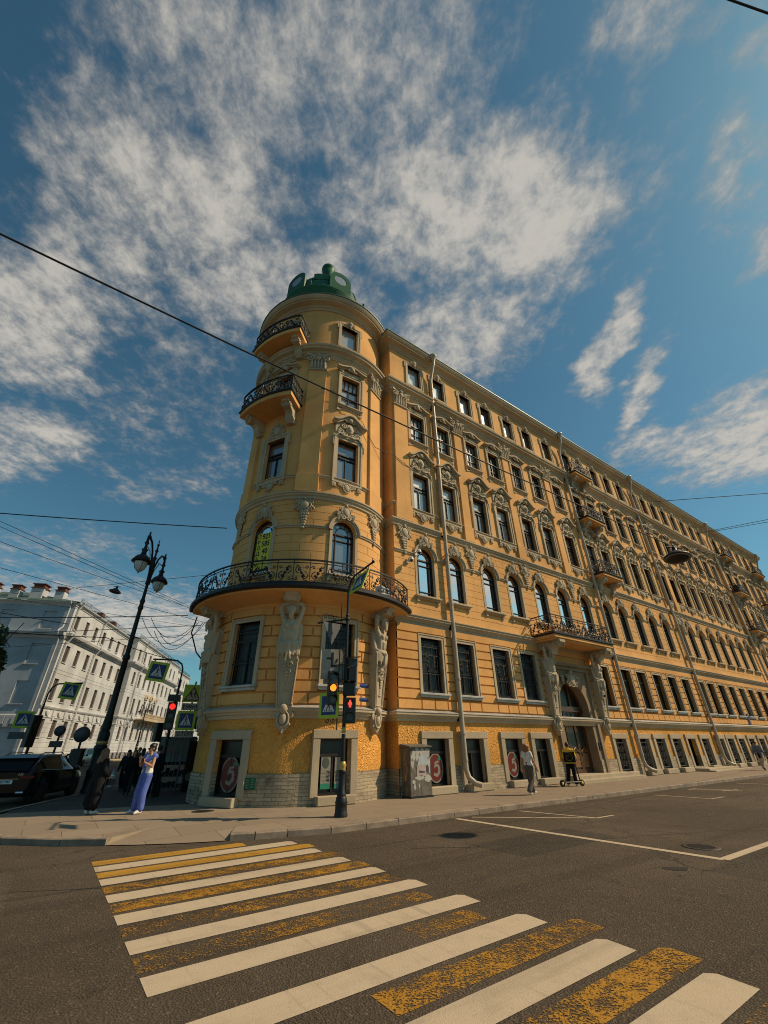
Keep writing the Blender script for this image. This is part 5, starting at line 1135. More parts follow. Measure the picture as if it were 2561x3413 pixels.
for k in range(2): q.box(-.07, .07, -.018, -.015, -.06 + k * .08, -.02 + k * .08)
q.build('characters', M_SWHITE, o)
# ------------------------------------------------------------------ road signs and signals
def ped_sign(parent, M, s=.9, slant=0.0):
    # fluorescent square with the blue walking-person panel, in the x-z plane facing -y, centred
    sk = lambda x, z: (x + slant * z, z)
    def poly(mb, pts, y): mb.add([M @ Vector((sk(*p)[0] * s, y, sk(*p)[1] * s)) for p in pts], [tuple(range(len(pts)))])
    b = MB(M); b.v, b.f, b.sm = [], [], []
    q = [(-.5, -.5), (.5, -.5), (.5, .5), (-.5, .5)]; pl = MB(); 
    F = [M @ Vector((sk(*p)[0] * s, 0, sk(*p)[1] * s)) for p in q]; Bk = [M @ Vector((sk(*p)[0] * s, .02, sk(*p)[1] * s)) for p in q]
    pl.add(F + Bk, [(0, 1, 2, 3), (0, 4, 5, 1), (1, 5, 6, 2), (2, 6, 7, 3), (3, 7, 4, 0)]); board = obj('sign_board', pl.mesh('sign_board'), M_SGREEN, parent)
    bb = MB().add([v + (Bk[0] - F[0]) * .05 for v in Bk], [(3, 2, 1, 0)]); obj('sign_back', bb.mesh('sign_back'), M_SBACK, parent)
    m = MB(); poly(m, [(-.37, -.37), (.37, -.37), (.37, .37), (-.37, .37)], -.003); obj('blue_panel', m.mesh('blue_panel'), M_SBLUE, board)
    m = MB(); poly(m, [(-.31, -.25), (.31, -.25), (0, .31)], -.006); obj('white_triangle', m.mesh('white_triangle'), M_SWHITE, board)
    m = MB()
    def limb(a, b, w):
        d = Vector((b[0] - a[0], b[1] - a[1])).normalized(); n = Vector((-d.y, d.x)) * w / 2
        poly(m, [(a[0] - n.x, a[1] - n.y), (b[0] - n.x, b[1] - n.y), (b[0] + n.x, b[1] + n.y), (a[0] + n.x, a[1] + n.y)], -.009)
    poly(m, [(.0 + .035 * math.cos(t), .19 + .035 * math.sin(t)) for t in [i * math.pi / 5 for i in range(10)]], -.009)
    limb((0, .15), (-.01, 0), .06); limb((-.01, .0), (.07, -.10), .04); limb((.07, -.10), (.08, -.2), .035); limb((-.01, 0), (-.06, -.1), .04); limb((-.06, -.1), (-.12, -.19), .035); limb((0, .13), (.08, .04), .028); limb((0, .13), (-.08, .05), .028)
    for x in (-.2, -.08, .05, .17): limb((x - .025, -.235), (x, -.19), .045)
    obj('walking_figure', m.mesh('walking_figure'), M_INK, board); return board
def disc_pts(cx, cy, cz, r, ax='y', n=20): return [(cx + r * math.cos(t), cy, cz + r * math.sin(t)) for t in [2 * math.pi * i / n for i in range(n)]]
def signal_head(parent, M, lit, n=3, w=.30, names=('red', 'amber', 'green'), man=False):
    h = .32 * n; b = MB(M); b.bev(-w / 2, w / 2, -.10, .08, -h / 2, h / 2, .02); case = obj('signal_head', b.mesh('signal_head'), M_BLACKP, parent)
    for k in range(n):
        z = h / 2 - .16 - .32 * k; v = MB(M)
        A = [math.pi * (-.12 + 1.24 * i / 14) for i in range(15)]
        v.add([(.125 * math.cos(t), -.10, z + .125 * math.sin(t)) for t in A] + [(.125 * math.cos(t), -.10 - .20 * max(.2, math.sin(t)), z + .125 * math.sin(t) - .02) for t in A], [(i, i + 1, 15 + i + 1, 15 + i) for i in range(14)]); obj('visor', v.mesh('visor'), M_BLACKP, case)
        l = MB(M); l.add(disc_pts(0, -.104, z, .105), [tuple(range(20))])
        if k == lit and not man: obj('lit_lamp', l.mesh('lit_lamp'), M_LRED if names[k] == 'red' else M_LAMB, case)
        else: obj('lamp_lens', l.mesh('lamp_lens'), M_DARKL, case)
        if man:
            g = MB(M)
            def P_(pts): g.add([(p[0], -.108, z + p[1]) for p in pts], [tuple(range(len(pts)))])
            if k == 0:
                P_([(.026 * math.cos(t), .075 + .026 * math.sin(t)) for t in [i * math.pi / 5 for i in range(10)]]); P_([(-.05, .02), (-.03, .048), (.03, .048), (.05, .02), (.05, -.02), (.03, -.02), (.03, -.09), (.008, -.09), (0, -.03), (-.008, -.09), (-.03, -.09), (-.03, -.02), (-.05, -.02)])
                obj('lit_man', g.mesh('lit_man'), M_LMAN, case)
            else: P_([(-.06, -.07), (-.04, -.07), (0, .02), (.04, -.07), (.06, -.07), (.0, .07)]); obj('unlit_man', g.mesh('unlit_man'), M_SBACK, case)
    return case
M_DARKL = flat("unlit_lens", (0.03, 0.03, 0.028), .2)
# corner signal pole
P0 = Vector((-1.27, 13.91, .12)); pole = thing('traffic_signal_pole', 'black ornate signal pole with red man, amber lamp and signs at the corner', 'traffic light', P0)
pb_ = MB().lathe([(.18, 0), (.185, .06), (.165, .10), (.165, .30), (.18, .33), (.15, .38), (.155, .43), (.12, .47)], 12); pb_.lathe([(.12, .47), (.125, .52), (.098, .56), (.09, 1.0)], 24, lobes=12, amp=.05); pb_.lathe([(.10, 1.0), (.118, 1.03), (.118, 1.08), (.095, 1.1)], 20); pb_.build('pole_base', M_IRON, pole)
MB().lathe([(.09, 1.1), (.085, 1.14), (.105, 1.2), (.088, 1.28), (.07, 1.3)], 18, lobes=6, amp=.06).lathe([(.055, 2.02), (.075, 2.06), (.06, 2.1), (.075, 2.14), (.055, 2.18)], 16).build('gilt_collar', M_GOLD, pole)
s = MB().lathe([(.07, 1.3), (.058, 2.0)], 16).lathe([(.055, 2.18), (.048, 5.4)], 14).lathe([(.05, 5.36), (.08, 5.40), (.08, 5.44), (.05, 5.48), (.07, 5.52), (.07, 5.55), (.04, 5.6)], 14)
s.build('pole_shaft', M_IRON, pole)
# the gooseneck reaches out over the road, square to the front
nb = N; arm = MB(); pts = [Vector((0, 0, z)) for z in (5.3, 5.9, 6.35)] + [nb * .06 + Vector((0, 0, 6.58)), nb * .20 + Vector((0, 0, 6.76)), nb * .42 + Vector((0, 0, 6.85)), nb * .9 + Vector((0, 0, 6.90)), nb * 1.55 + Vector((0, 0, 6.97))]
arm.tube(pts, [.042, .042, .04, .04, .038, .036, .034, .032], 10); arm.ell(nb * 1.56 + Vector((0, 0, 6.97)), .055, 8, 6); arm.tube([nb * 1.5 + Vector((0, 0, 6.9)), nb * 1.5 + Vector((0, 0, 7.12))], .014, 6); arm.build('arm', M_IRON, pole)
Ms = Matrix.Translation(nb * .98 + D * -.18 + Vector((0, 0, 6.42))) @ Matrix(((nb.x, D.x, 0, 0), (nb.y, D.y, 0, 0), (0, 0, 1, 0), (0, 0, 0, 1))) @ Matrix.Rotation(R(-24), 4, 'X') @ Matrix.Rotation(R(-5), 4, 'Y')
ped_sign(pole, Ms, .78)
MB().tube([nb * .65 + Vector((0, 0, 6.88)), nb * .68 + D * -.02 + Vector((0, 0, 6.76))], .012, 5).tube([nb * 1.3 + Vector((0, 0, 6.94)), nb * 1.3 + D * -.02 + Vector((0, 0, 6.82))], .012, 5).build('hanger', M_IRON, pole)
signal_head(pole, Matrix.Translation((.17, -.12, 2.62)) @ Matrix.Rotation(R(8), 4, 'Z') @ Matrix.Scale(1.1, 4), 0, 2, .32, man=True)
b = MB(Matrix.Translation((.14, -.10, 3.22))); b.bev(-.19, .19, -.10, .10, -.19, .19, .02); b.add([(-.22, -.28, .21), (.22, -.28, .21), (.22, .08, .24), (-.22, .08, .24)], [(0, 1, 2, 3)]); b.add([(-.16, -.11, -.14), (.16, -.11, -.14), (.16, -.11, .13)], [(0, 1, 2)]); b.build('countdown_box', M_BLACKP, pole)
b = MB(Matrix.Translation((.22, .12, 3.62)) @ Matrix.Rotation(R(100), 4, 'Z')); b.bev(-.16, .16, -.1, .1, -.30, .30, .02); b.build('side_signal_box', M_BLACKP, pole)
b = MB(Matrix.Translation((.20, .05, 4.02)) @ Matrix.Rotation(R(20), 4, 'Z')); b.box(-.14, .14, -.1, .1, -.14, .12); b.add([(-.22, -.2, .13), (.25, -.2, .19), (.25, .16, .19), (-.22, .16, .13)], [(0, 1, 2, 3)]); b.build('top_box', M_BLACKP, pole)
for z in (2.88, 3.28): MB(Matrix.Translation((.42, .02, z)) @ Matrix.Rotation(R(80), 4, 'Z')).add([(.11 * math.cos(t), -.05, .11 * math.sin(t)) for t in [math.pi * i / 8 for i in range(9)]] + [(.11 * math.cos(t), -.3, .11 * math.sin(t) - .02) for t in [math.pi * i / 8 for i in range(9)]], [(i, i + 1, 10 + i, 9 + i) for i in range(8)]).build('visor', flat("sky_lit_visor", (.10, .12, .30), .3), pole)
signal_head(pole, Matrix.Translation((-.40, -.10, 3.26)) @ Matrix.Rotation(R(28), 4, 'Z'), 1, 3, .26)
ped_sign(pole, Matrix.Translation((-.49, .02, 2.78)) @ Matrix.Rotation(R(-28), 4, 'Z'), .72)
fr2 = MB(); fr2.tube([(-.22, .03, 2.1), (-.22, .03, 5.75), (-.22, .03, 6.0)], [.018, .018, .004], 6); fr2.tube([(-1.0, .0, 5.30), (0, .02, 5.42)], .03, 6)
for z in (2.5, 3.5, 3.95, 4.75): fr2.tube([(0, 0, z), (-.42, 0, z)], .016, 6)
for k in range(3): fr2.tube(spiral(-.42 - .16 * k, 5.45 + .04 * k, .10, 1.2, 0, 0, 1, 14), .012, 5)
for z in (4.6, 4.4, 4.75): fr2.ell((-.12, 0, z), (.02, .02, .05), 6, 4); fr2.tube([(-.16, 0, z - .06), (-.08, 0, z + .06)], .008, 4); fr2.tube([(-.08, 0, z - .06), (-.16, 0, z + .06)], .008, 4)
for q in (-.34, -.5): fr2.tube(spiral(q, 2.36, .07, 1.2, math.pi, -.02, 1, 12), .012, 5)
fr2.build('scroll_bracket', M_IRON, pole)
y_ = MB(Matrix.Translation((-.50, .05, 4.95)) @ Matrix.Rotation(R(40), 4, 'Z')); y_.prism([(-.38, .36), (.38, .36), (0, -.36)], 0, .02); y_.build('yield_sign_back', M_SBACK, pole)
y_ = MB(Matrix.Translation((-.46, .05, 4.05)) @ Matrix.Rotation(R(14), 4, 'Z')); y_.box(-.34, .34, 0, .02, -.52, .40); pls = y_.build('plate', M_SGREYW, pole)
y_ = MB(Matrix.Translation((-.46, .045, 4.05)) @ Matrix.Rotation(R(14), 4, 'Z')); y_.box(-.03, .05, -.004, .0, -.15, .30); y_.box(-.03, .16, -.004, 0, -.15, -.08); y_.prism([(.10, -.02), (.16, -.02), (.20, .1), (.14, .1)], -.004, 0); y_.box(-.18, -.03, -.004, 0, .08, .14); y_.build('arrow_marks', M_INK, pls)
# ---- tall two-armed street lamps
def street_lamp(name, label, loc, H, arm_dir, group='ornate twin street lamps'):
    t = thing(name, label, 'street lamp', loc, 0, group); k = H / 12.3
    b = MB().lathe([(.30, 0), (.31, .12), (.27, .2), (.27, .75), (.31, .8), (.26, .95), (.23, 1.6), (.27, 1.68), (.27, 1.78), (.21, 1.85), (.24, 2.1), (.24, 2.3), (.16, 2.45)], 16); b.build('base', M_IRON, t)
    MB().lathe([(.215, 1.85), (.255, 1.92), (.215, 2.0)], 16).build('gilt_ring', M_GOLD, t)
    s = MB().lathe([(.19, 2.45), (.2, 2.6), (.15, 3.2), (.13, 5.6 * k), (.17, 5.66 * k), (.17, 5.8 * k), (.115, 5.9 * k), (.10, 8.2 * k), (.14, 8.28 * k), (.10, 8.5 * k), (.13, 8.7 * k), (.085, 8.8 * k), (.075, 9.6 * k), (.13, 9.66 * k), (.11, 9.8 * k), (.12, 10.3 * k), (.09, 10.5 * k), (.08, 11.1 * k), (.12, 11.2 * k), (.055, 11.3 * k), (.05, 11.55 * k), (.1, 11.65 * k), (.05, 11.75 * k), (.04, 11.95 * k), (.075, 12.02 * k), (.02, 12.15 * k), (.03, 12.3 * k), (0, 12.4 * k)], 14); s.build('post', M_IRON, t)
    ad = Vector((math.cos(arm_dir), math.sin(arm_dir), 0))
    for q in (-1, 1):
        a = MB(); P = [ad * q * r + Vector((0, 0, z * k)) for r, z in ((.08, 9.9), (.25, 10.7), (.55, 11.35), (.95, 11.75), (1.35, 11.85), (1.6, 11.65))]
        a.tube(P, [.06, .055, .05, .055, .06, .05], 8); a.ell(ad * q * 1.52 + Vector((0, 0, 12.02 * k)), (.05, .05, .14), 8, 6); a.ell(ad * q * 1.5 + Vector((0, 0, 11.84 * k)), .11, 8, 6)
        a.tube([ad * q * r + Vector((0, 0, z * k)) for r, z in ((.1, 9.7), (.4, 10.6), (.9, 11.25), (1.4, 11.3))], .022, 6); a.tube([ad * q * .55 + Vector((.02 * math.cos(u), 0, 11.1 * k + .12 * math.sin(u))) + ad * q * .12 * math.cos(u) for u in [i * .5 for i in range(10)]], .016, 5)
        arm_o = a.build('arm', M_IRON, t); c = ad * q * 1.6; e = MB()
        e.lathe([(.06, 11.75 * k), (.07, 11.5 * k), (.12, 11.42 * k), (.06, 11.3 * k), (.08, 11.1 * k), (.17, 11.02 * k), (.11, 10.92 * k), (.14, 10.74 * k), (.33, 10.58 * k), (.47, 10.36 * k), (.47, 10.30 * k), (.3, 10.28 * k)], 20, (c.x, c.y, 0)); hd_ = obj('lamp_hood', e.mesh('lamp_hood'), M_IRON, t)
        g = MB().lathe([(.31, 10.29 * k), (.30, 10.14 * k), (.23, 9.93 * k), (.08, 9.78 * k), (0, 9.74 * k)], 20, (c.x, c.y, 0)); obj('glass_globe', g.mesh('glass_globe'), M_LAMPGL, hd_)
        r_ = MB(); r_.ell((c.x, c.y, 9.73 * k), (.04, .04, .06), 8, 5)
        for i in range(4):
            u = math.pi / 4 + i * math.pi / 2; r_.tube([(c.x + r * math.cos(u), c.y + r * math.sin(u), z * k) for r, z in ((.315, 10.29), (.305, 10.14), (.235, 9.93), (.08, 9.77))], .012, 4)
        obj('globe_cage', r_.mesh('globe_cage'), M_IRON, hd_)
    return t
street_lamp('street_lamp', 'tall black twin-armed street lamp on the left pavement beside the black car', (-13.05, 21.6, .12), 12.15, R(-79.4))
LX = WC + WN * 4.2 + WD * 28.5
street_lamp('street_lamp', 'distant twin-armed street lamp in front of the white building with a balcony', LX + Vector((0, 0, .12)), 9.2, R(-30))
LX = WC + WN * 4.2 + WD * 62
street_lamp('street_lamp', 'farthest twin-armed street lamp down the left street', LX + Vector((0, 0, .12)), 9.2, R(-30))
# ---- left corner signal and warning signs
PL = Vector((-9.35, 20.05, .12)); lp_ = thing('traffic_signal_pole', 'black signal pole with a lit red lamp on the left pavement', 'traffic light', PL)
MB().lathe([(.14, 0), (.14, .35), (.10, .42), (.08, 1.1), (.10, 1.16), (.06, 1.25), (.05, 4.4)], 12).tube([(0, 0, 4.3), (.0, 0, 4.85), (-.08, -.03, 5.06), (-.28, -.1, 5.2), (-.6, -.25, 5.22), (-1.2, -.52, 5.2)], .036, 8).build('pole_shaft', M_IRON, lp_)
signal_head(lp_, Matrix.Translation((-.02, -.15, 2.90)) @ Matrix.Rotation(R(24), 4, 'Z') @ Matrix.Scale(1.12, 4), 0, 3, .34)
b = MB(Matrix.Translation((-.05, -.1, 3.52)) @ Matrix.Rotation(R(24), 4, 'Z')); b.box(-.25, .25, -.22, .1, -.05, .22); b.build('top_box', M_BLACKP, lp_)
b = MB(Matrix.Translation((-.42, -.1, 2.28)) @ Matrix.Rotation(R(60), 4, 'Z')); b.bev(-.16, .16, -.1, .1, -.36, .36, .02); b.build('side_signal_box', M_BLACKP, lp_)
ped_sign(lp_, Matrix.Translation((-.90, -.46, 4.68)) @ Matrix.Rotation(R(16), 4, 'Z') @ Matrix.Rotation(R(7), 4, 'Y'), .82)
MB().tube([(-.6, -.27, 5.2), (-.62, -.35, 5.05)], .012, 5).tube([(-1.1, -.48, 5.2), (-1.15, -.5, 5.05)], .012, 5).build('hanger', M_IRON, lp_)
SP = Vector((-8.72, 20.0, .12)); sp_ = thing('sign_post', 'grey post with stacked school, crossing and stop line signs beside the tower', 'road signs', SP)
MB().tube([(.1, .08, 0), (.1, .08, 4.3)], .038, 8).build('post', M_SBACK, sp_)
Mz = Matrix.Rotation(R(20), 4, 'Z')
q = MB(Matrix.Translation((.10, 0, 3.80)) @ Mz); q.box(-.40, .40, 0, .02, -.36, .36); sb = q.build('school_sign', M_SGREEN, sp_)
q = MB(Matrix.Translation((.10, 0, 3.80)) @ Mz); q.add([(-.36, -.004, -.30), (.36, -.004, -.30), (0, -.004, .30)], [(0, 1, 2)]); obj('red_triangle', q.mesh('red_triangle'), flat("dark_red_border", (.13, .02, .015)), sb)
q = MB(Matrix.Translation((.10, 0, 3.80)) @ Mz); q.add([(-.27, -.008, -.25), (.27, -.008, -.25), (0, -.008, .20)], [(0, 1, 2)]); obj('pale_triangle', q.mesh('pale_triangle'), M_SPALE, sb)
q = MB(Matrix.Translation((.10, 0, 3.80)) @ Mz)
for cx in (-.07, .08):
    q.add([(cx + .03 * math.cos(t), -.012, .03 + .03 * math.sin(t)) for t in [i * math.pi / 5 for i in range(10)]], [tuple(range(10))]); q.add([(cx - .03, -.012, 0), (cx + .03, -.012, 0), (cx + .02, -.012, -.10), (cx - .02, -.012, -.10)], [(0, 1, 2, 3)])
    for s_x in (-1, 1): q.add([(cx, -.012, -.09), (cx + s_x * .06, -.012, -.2), (cx + s_x * .085, -.012, -.19), (cx + .02, -.012, -.07)], [(0, 1, 2, 3)]); q.add([(cx, -.012, -.01), (cx + s_x * .08, -.012, -.05), (cx + s_x * .085, -.012, -.03), (cx, -.012, .01)], [(0, 1, 2, 3)])
obj('running_children', q.mesh('running_children'), M_INK, sb)
q = MB(Matrix.Translation((.08, 0, 3.26)) @ Mz); q.box(-.34, .34, 0, .02, -.14, .14); sb = q.build('distance_plate', M_SGREYW, sp_)
q = MB(); M_ = Matrix.Translation((.08, 0, 3.26)) @ Mz; text_to(q, "100м", .17, M_ @ Matrix.Translation((0, -.005, 0)), 1, True)
for cx in (-.26, .26):
    for pts in ([(-.015, -.09), (.015, -.09), (.015, .03), (-.015, .03)], [(-.045, .03), (.045, .03), (0, .1)]): q.add([M_ @ Vector((cx + a_, -.005, b_)) for a_, b_ in pts], [tuple(range(len(pts)))])
obj('lettering', q.mesh('lettering'), M_INK, sb)
ped_sign(sp_, Matrix.Translation((.02, 0, 2.72)) @ Mz, .76)
q = MB(Matrix.Translation((.06, 0, 2.20)) @ Mz); q.box(-.37, .37, 0, .02, -.13, .13); sb = q.build('stop_line_plate', M_SGREYW, sp_); q = MB(); text_to(q, "СТОП", .20, Matrix.Translation((.06, 0, 2.20)) @ Mz @ Matrix.Translation((0, -.005, 0)), 1.05, True); obj('lettering', q.mesh('lettering'), M_INK, sb)
# ---- signals and signs across the left street
def far_pole(loc, H, label, gooseneck=None, cat='road signs'):
    t = thing('sign_post', label, cat, loc); p = MB().lathe([(.10, 0), (.10, .8), (.06, .9), (.05, H)], 10)
    if gooseneck: p.tube([(0, 0, H - .1), (0, 0, H + .5), (.12, 0, H + .85), (.4, 0, H + 1.02), (gooseneck, 0, H + 1.05)], .04, 8)
    p.build('post', M_IRON, t); return t
t = far_pole((-18.62, 24.6, .05), 3.9, 'black gooseneck pole across the left street with a hanging crossing sign', 1.75, 'traffic light')
ped_sign(t, Matrix.Translation((1.2, -.05, 4.55)) @ Matrix.Rotation(R(24), 4, 'Z') @ Matrix.Rotation(R(6), 4, 'Y'), .85)
b = MB(Matrix.Translation((-.05, -.1, 2.6)) @ Matrix.Rotation(R(70), 4, 'Z')); b.bev(-.22, .22, -.14, .14, -.75, .75, .02); b.build('signal_back', M_BLACKP, t)
ped_sign(t, Matrix.Translation((-.72, -.1, 3.15)) @ Matrix.Rotation(R(30), 4, 'Z'), .80)
b = MB(Matrix.Translation((-.70, -.1, 2.4)) @ Matrix.Rotation(R(30), 4, 'Z')); b.box(-.42, .42, 0, .02, -.16, .16); b.build('plate', M_SBACK, t)
def round_back(loc, H, label, r=.33, plate=False, block=False):
    t = far_pole(loc, H, label); MB().lathe([(0, -.01), (r, -.01), (r, .01), (0, .01)], 24).build('round_sign_back', M_SBACK, t)
    o = t.children[-1]; o.rotation_euler = (math.pi / 2, 0, R(30)); o.location = (0, -.07, H + .1)
    if plate: MB(Matrix.Translation((0, -.07, H - .55)) @ Matrix.Rotation(R(30), 4, 'Z')).box(-.3, .3, 0, .02, -.15, .15).build('plate', M_SBACK, t)
    if block: MB().bev(-.28, .28, -.14, .14, 0, H - .55, .02).build('signal_back', M_BLACKP, t)
round_back((-18.2, 26, .05), 2.55, 'slim post with a round sign turned away and a small plate under it', .27, True)
round_back((-15.6, 24, .05), 2.3, 'dark block and round sign turned away, standing before the silver van', .36, False, True)
# ---- street stall rack under dark film
st_ = thing('stall_rack', 'tall dark display rack wrapped in film on the pavement beside the tower', 'display rack', (-9.9, 22.5, .12), R(18))
M_FILM = flat("dark_film", (.030, .030, .032), .22, 0, .6, .4, 4.0, .5, 9)
q = MB()
for x in (-.75, .75):
    for y in (-.35, .35): q.box(x - .03, x + .03, y - .03, y + .03, 0, 2.1)
for z in (.1, .55, 1.0, 1.45, 1.9): q.box(-.75, .75, -.35, .35, z, z + .03)
q.build('shelves', M_BLACKP, st_); random.seed(3); q = MB()
for z in (.13, .58, 1.03, 1.48):
    for k in range(8): x = -.66 + .18 * k; q.box(x, x + .13, -.28, .1, z, z + random.uniform(.12, .3))
q.build('goods', M_DARK2, st_, None); q = MB(); n = 14
q.add([(-.80 + 1.6 * i / n, -.39 + .02 * math.sin(i * 2.1) - .03 * (j % 2), .1 + 2.05 * j / 6) for j in range(3, 7) for i in range(n + 1)], [(j * (n + 1) + i, j * (n + 1) + i + 1, (j + 1) * (n + 1) + i + 1, (j + 1) * (n + 1) + i) for j in range(3) for i in range(n)], True); q.build('film_cover', M_FILM, st_)
t = thing('advert_panel', 'narrow leaning board with pale peeling strips against the tower beside the rack', 'board', (-8.75, 22.0, .12), R(60)); MB().bev(-.5, .5, -.04, .04, 0, 1.95, .01).build('board', M_DARK2, t); q = MB(); random.seed(5)
for k in range(7): scrap(q, torn(random.uniform(-.3, .3), .3 + .24 * k, .3, .3, -.046))
q.build('torn_paper', flat("grey_paper", (.25, .25, .26), .9), t)
t = thing('wall_sign', 'small blue sign plate on the wall at the far right edge', 'sign', BW(49.6, -.12, 3.55), ROTB); MB().bev(-.16, .16, -.02, 0, -.45, .45, .01).build('plate', flat("blue_plate", (.03, .05, .22)), t)
# ------------------------------------------------------------------ overhead wires
M_WIRE = flat("overhead_cable", (.012, .012, .014), .6)
def wire(pts, r, label, sag=0.0, group=None, name='overhead_wire'):
    P = []
    for a, b in zip(pts[:-1], pts[1:]):
        a, b = Vector(a), Vector(b)
        for i in range(10): u = i / 10; P.append(a.lerp(b, u) - Vector((0, 0, sag * 4 * u * (1 - u))))
    P.append(Vector(pts[-1])); c = Vector(P[0])
    o = MB().tube([p - c for p in P], r, 5).build(name, M_WIRE, None, c); return tag(o, label, 'wire', group)
LR = Vector((9.3, 12.15, 7.3))
wire([(-4.6 - 8, 2.6 - 5.5, 7.5), (-2.17, 4.44, 7.28), tuple(LR), (19.65, 21.2, 7.3), (40, 39.5, 8.2)], .015, 'thick black cable running across the tower to the hanging lamp', .05)
GW = 'thin trolley and stay wires over the left street'
for i, (a, b, r, lab) in enumerate((
    ((-17.63 - 9, 16.26 - 1.6, 11.4), (-8.0, 18.6, 11.5), .025, 'twisted black cable from the left edge to the tower above its balcony'),
    ((-14.8, 9.0, 9), (-10.6, 26.9, 9), .011, 'thin wire crossing the sky left of the street lamp, steepest of all'), ((-15.3, 9.0, 9), (-10.9, 26.6, 9), .011, 'thin wire close under the steepest sky wire at the left'),
    ((-16.5, 11.5, 9), (-11.7, 23.6, 9), .011, 'thin wire entering the left edge above the hanging lamp'), ((-30.0, 25.3, 9.9), (-7.0, 19.7, 9.6), .013, 'wire that carries the small hanging lamp at the left'),
    ((-21, 11, 9), (-11, 28.8, 9), .013, 'long wire falling to the right below the small hanging lamp'), ((-19.5, 13.7, 7), (-15.17, 19.68, 7), .016, 'short wire from the left edge over the white building corner'),
    ((-26, 18, 7.1), (-8.9, 18.45, 7.0), .020, 'heavy wire with hanging cable loops, ending at the tower balcony'), ((-30, 22.9, 7.1), (-9.0, 20.2, 7), .016, 'wire just below the heavy one, passing behind the street lamp'),
    ((-30, 27, 7.2), (-9.4, 21.9, 7), .012, 'faint wire above the hanging crossing sign'), ((-26, 14.5, 8.6), (-12, 27, 8.6), .010, 'faint wire low over the white roof at the left'),
    ((13.0, 17.25, 12), (34, 14.3, 12), .016, 'thin wire in the blue sky above the right roof end'), ((17.5, 20.8, 12), (31, 12.7, 12), .014, 'upper of two crossing wires at the right edge'), ((18.2, 20.6, 12), (33, 13.4, 12.1), .014, 'lower of two crossing wires at the right edge'),
    ((2.2, .8, 8), (8, 1.95, 8), .010, 'short wire across the top right corner of the sky'))): wire([a, b], r, lab, .12 if i in (0, 7) else .03, GW if i in range(1, 11) else None)
# cable loops under the balcony end
q = []
for k, (x0, x1, z0, d) in enumerate(((-11.0, -8.5, 6.95, 1.05), (-10.6, -8.6, 6.95, .80), (-10.3, -8.3, 6.35, 1.0), (-10.1, -8.2, 6.35, .82))):
    P = [(x0 + (x1 - x0) * i / 12, 18.55 + .02 * i, z0 + (6.78 - z0) * i / 12 - d * (1 - (i / 6 - 1) ** 2)) for i in range(13)]
    wire(P, .013, ('widest', 'upper inner', 'lowest', 'second lowest')[k] + ' of the black cable loops hanging by the tower balcony', 0, 'cable loops under the balcony', 'cable_loop')
wire([(-8.4, 18.3, 6.9), (-8.5, 18.3, 6.2), (-8.2, 18.5, 5.4), (-7.9, 18.9, 5.0)], .03, 'thick blue cable curling down from the balcony to the left statue', 0, None, 'cable_loop')
# contact wire hangers at the left edge
wire([(-20.5, 17.5, 6.6), (-13.0, 19.5, 6.3), (-12.0, 25, 6.2)], .018, 'trolley contact wire sagging at the left edge before the shaded end wall', .1)
for k, (x, y) in enumerate(((-19.5, 19.0), (-17.2, 19.6))):
    wire([(x, y, 7.05), (x - .5, y, 6.2), (x - .2, y, 5.95)], .016, ('left' if k == 0 else 'right') + ' black wire hanger below the heavy wire at the left edge', 0, 'wire hangers at the left', 'wire_hanger')
# hanging lamps
def hang_lamp(p, k, label, group='lamps hung on wires'):
    t = thing('hanging_lamp', label, 'lamp', p, 0, group)
    MB().lathe([(.05, .34), (.09, .30), (.07, .22), (.16, .17), (.22, .10), (.40, -.02), (.42, -.07), (.40, -.09)], 24).build('hood', M_IRON, t); MB().lathe([(.40, -.09), (.33, -.095), (.33, -.07)], 24).lathe([(.33, -.075), (0, -.06)], 24).build('lens', flat("lamp_lens_grey" + str(k), (.20, .17, .14), .3), t)
    MB().tube([(-.25, 0, .36), (.25, 0, .36)], .025, 6).tube([(0, 0, .3), (0, 0, .45)], .02, 6).build('clamp', M_IRON, t); t.scale = (k, k, k); t.rotation_euler = (R(-6), R(6), 0); return t
hang_lamp(LR - Vector((0, 0, .34)), .92, 'round grey street lamp hung on the thick cable before the long facade')
hang_lamp((-14.7, 21.6, 9.28), .72, 'small dark lamp hung on a wire left of the twin street lamp')
lw_ = MB().tube([(0, 0, 0), (.2, -.05, .1), (.4, 0, -.1), (.7, .1, .05), (1.1, .25, -.12), (.5, .1, -.2), (.25, 0, -.1), (.6, .2, .1), (1.6, .5, 0)], .014, 5).build('cable_tangle', M_WIRE, None, LR + Vector((.3, .25, .02))); tag(lw_, 'tangled black cable ends beside the hanging lamp before the facade', 'wire')
wc = [Vector(BW(*tp(R(q), RT + .16, 0)[:2], z)) for q, z in ((-28, 18.5), (-20, 18.45), (-12, 18.2), (-6, 17.45), (0, 17.4), (8, 16.9), (16, 16.2), (22, 15.9))] + [BW(11.2, -.15, 15.9), BW(11.9, -.16, 15.6), BW(12.3, -.12, 15.5)]
o = MB().tube([p - wc[0] for p in wc], .016, 5).build('facade_cable', M_WIRE, None, wc[0]); tag(o, 'thin loose cable strung round the tower above the carved pediment', 'wire')
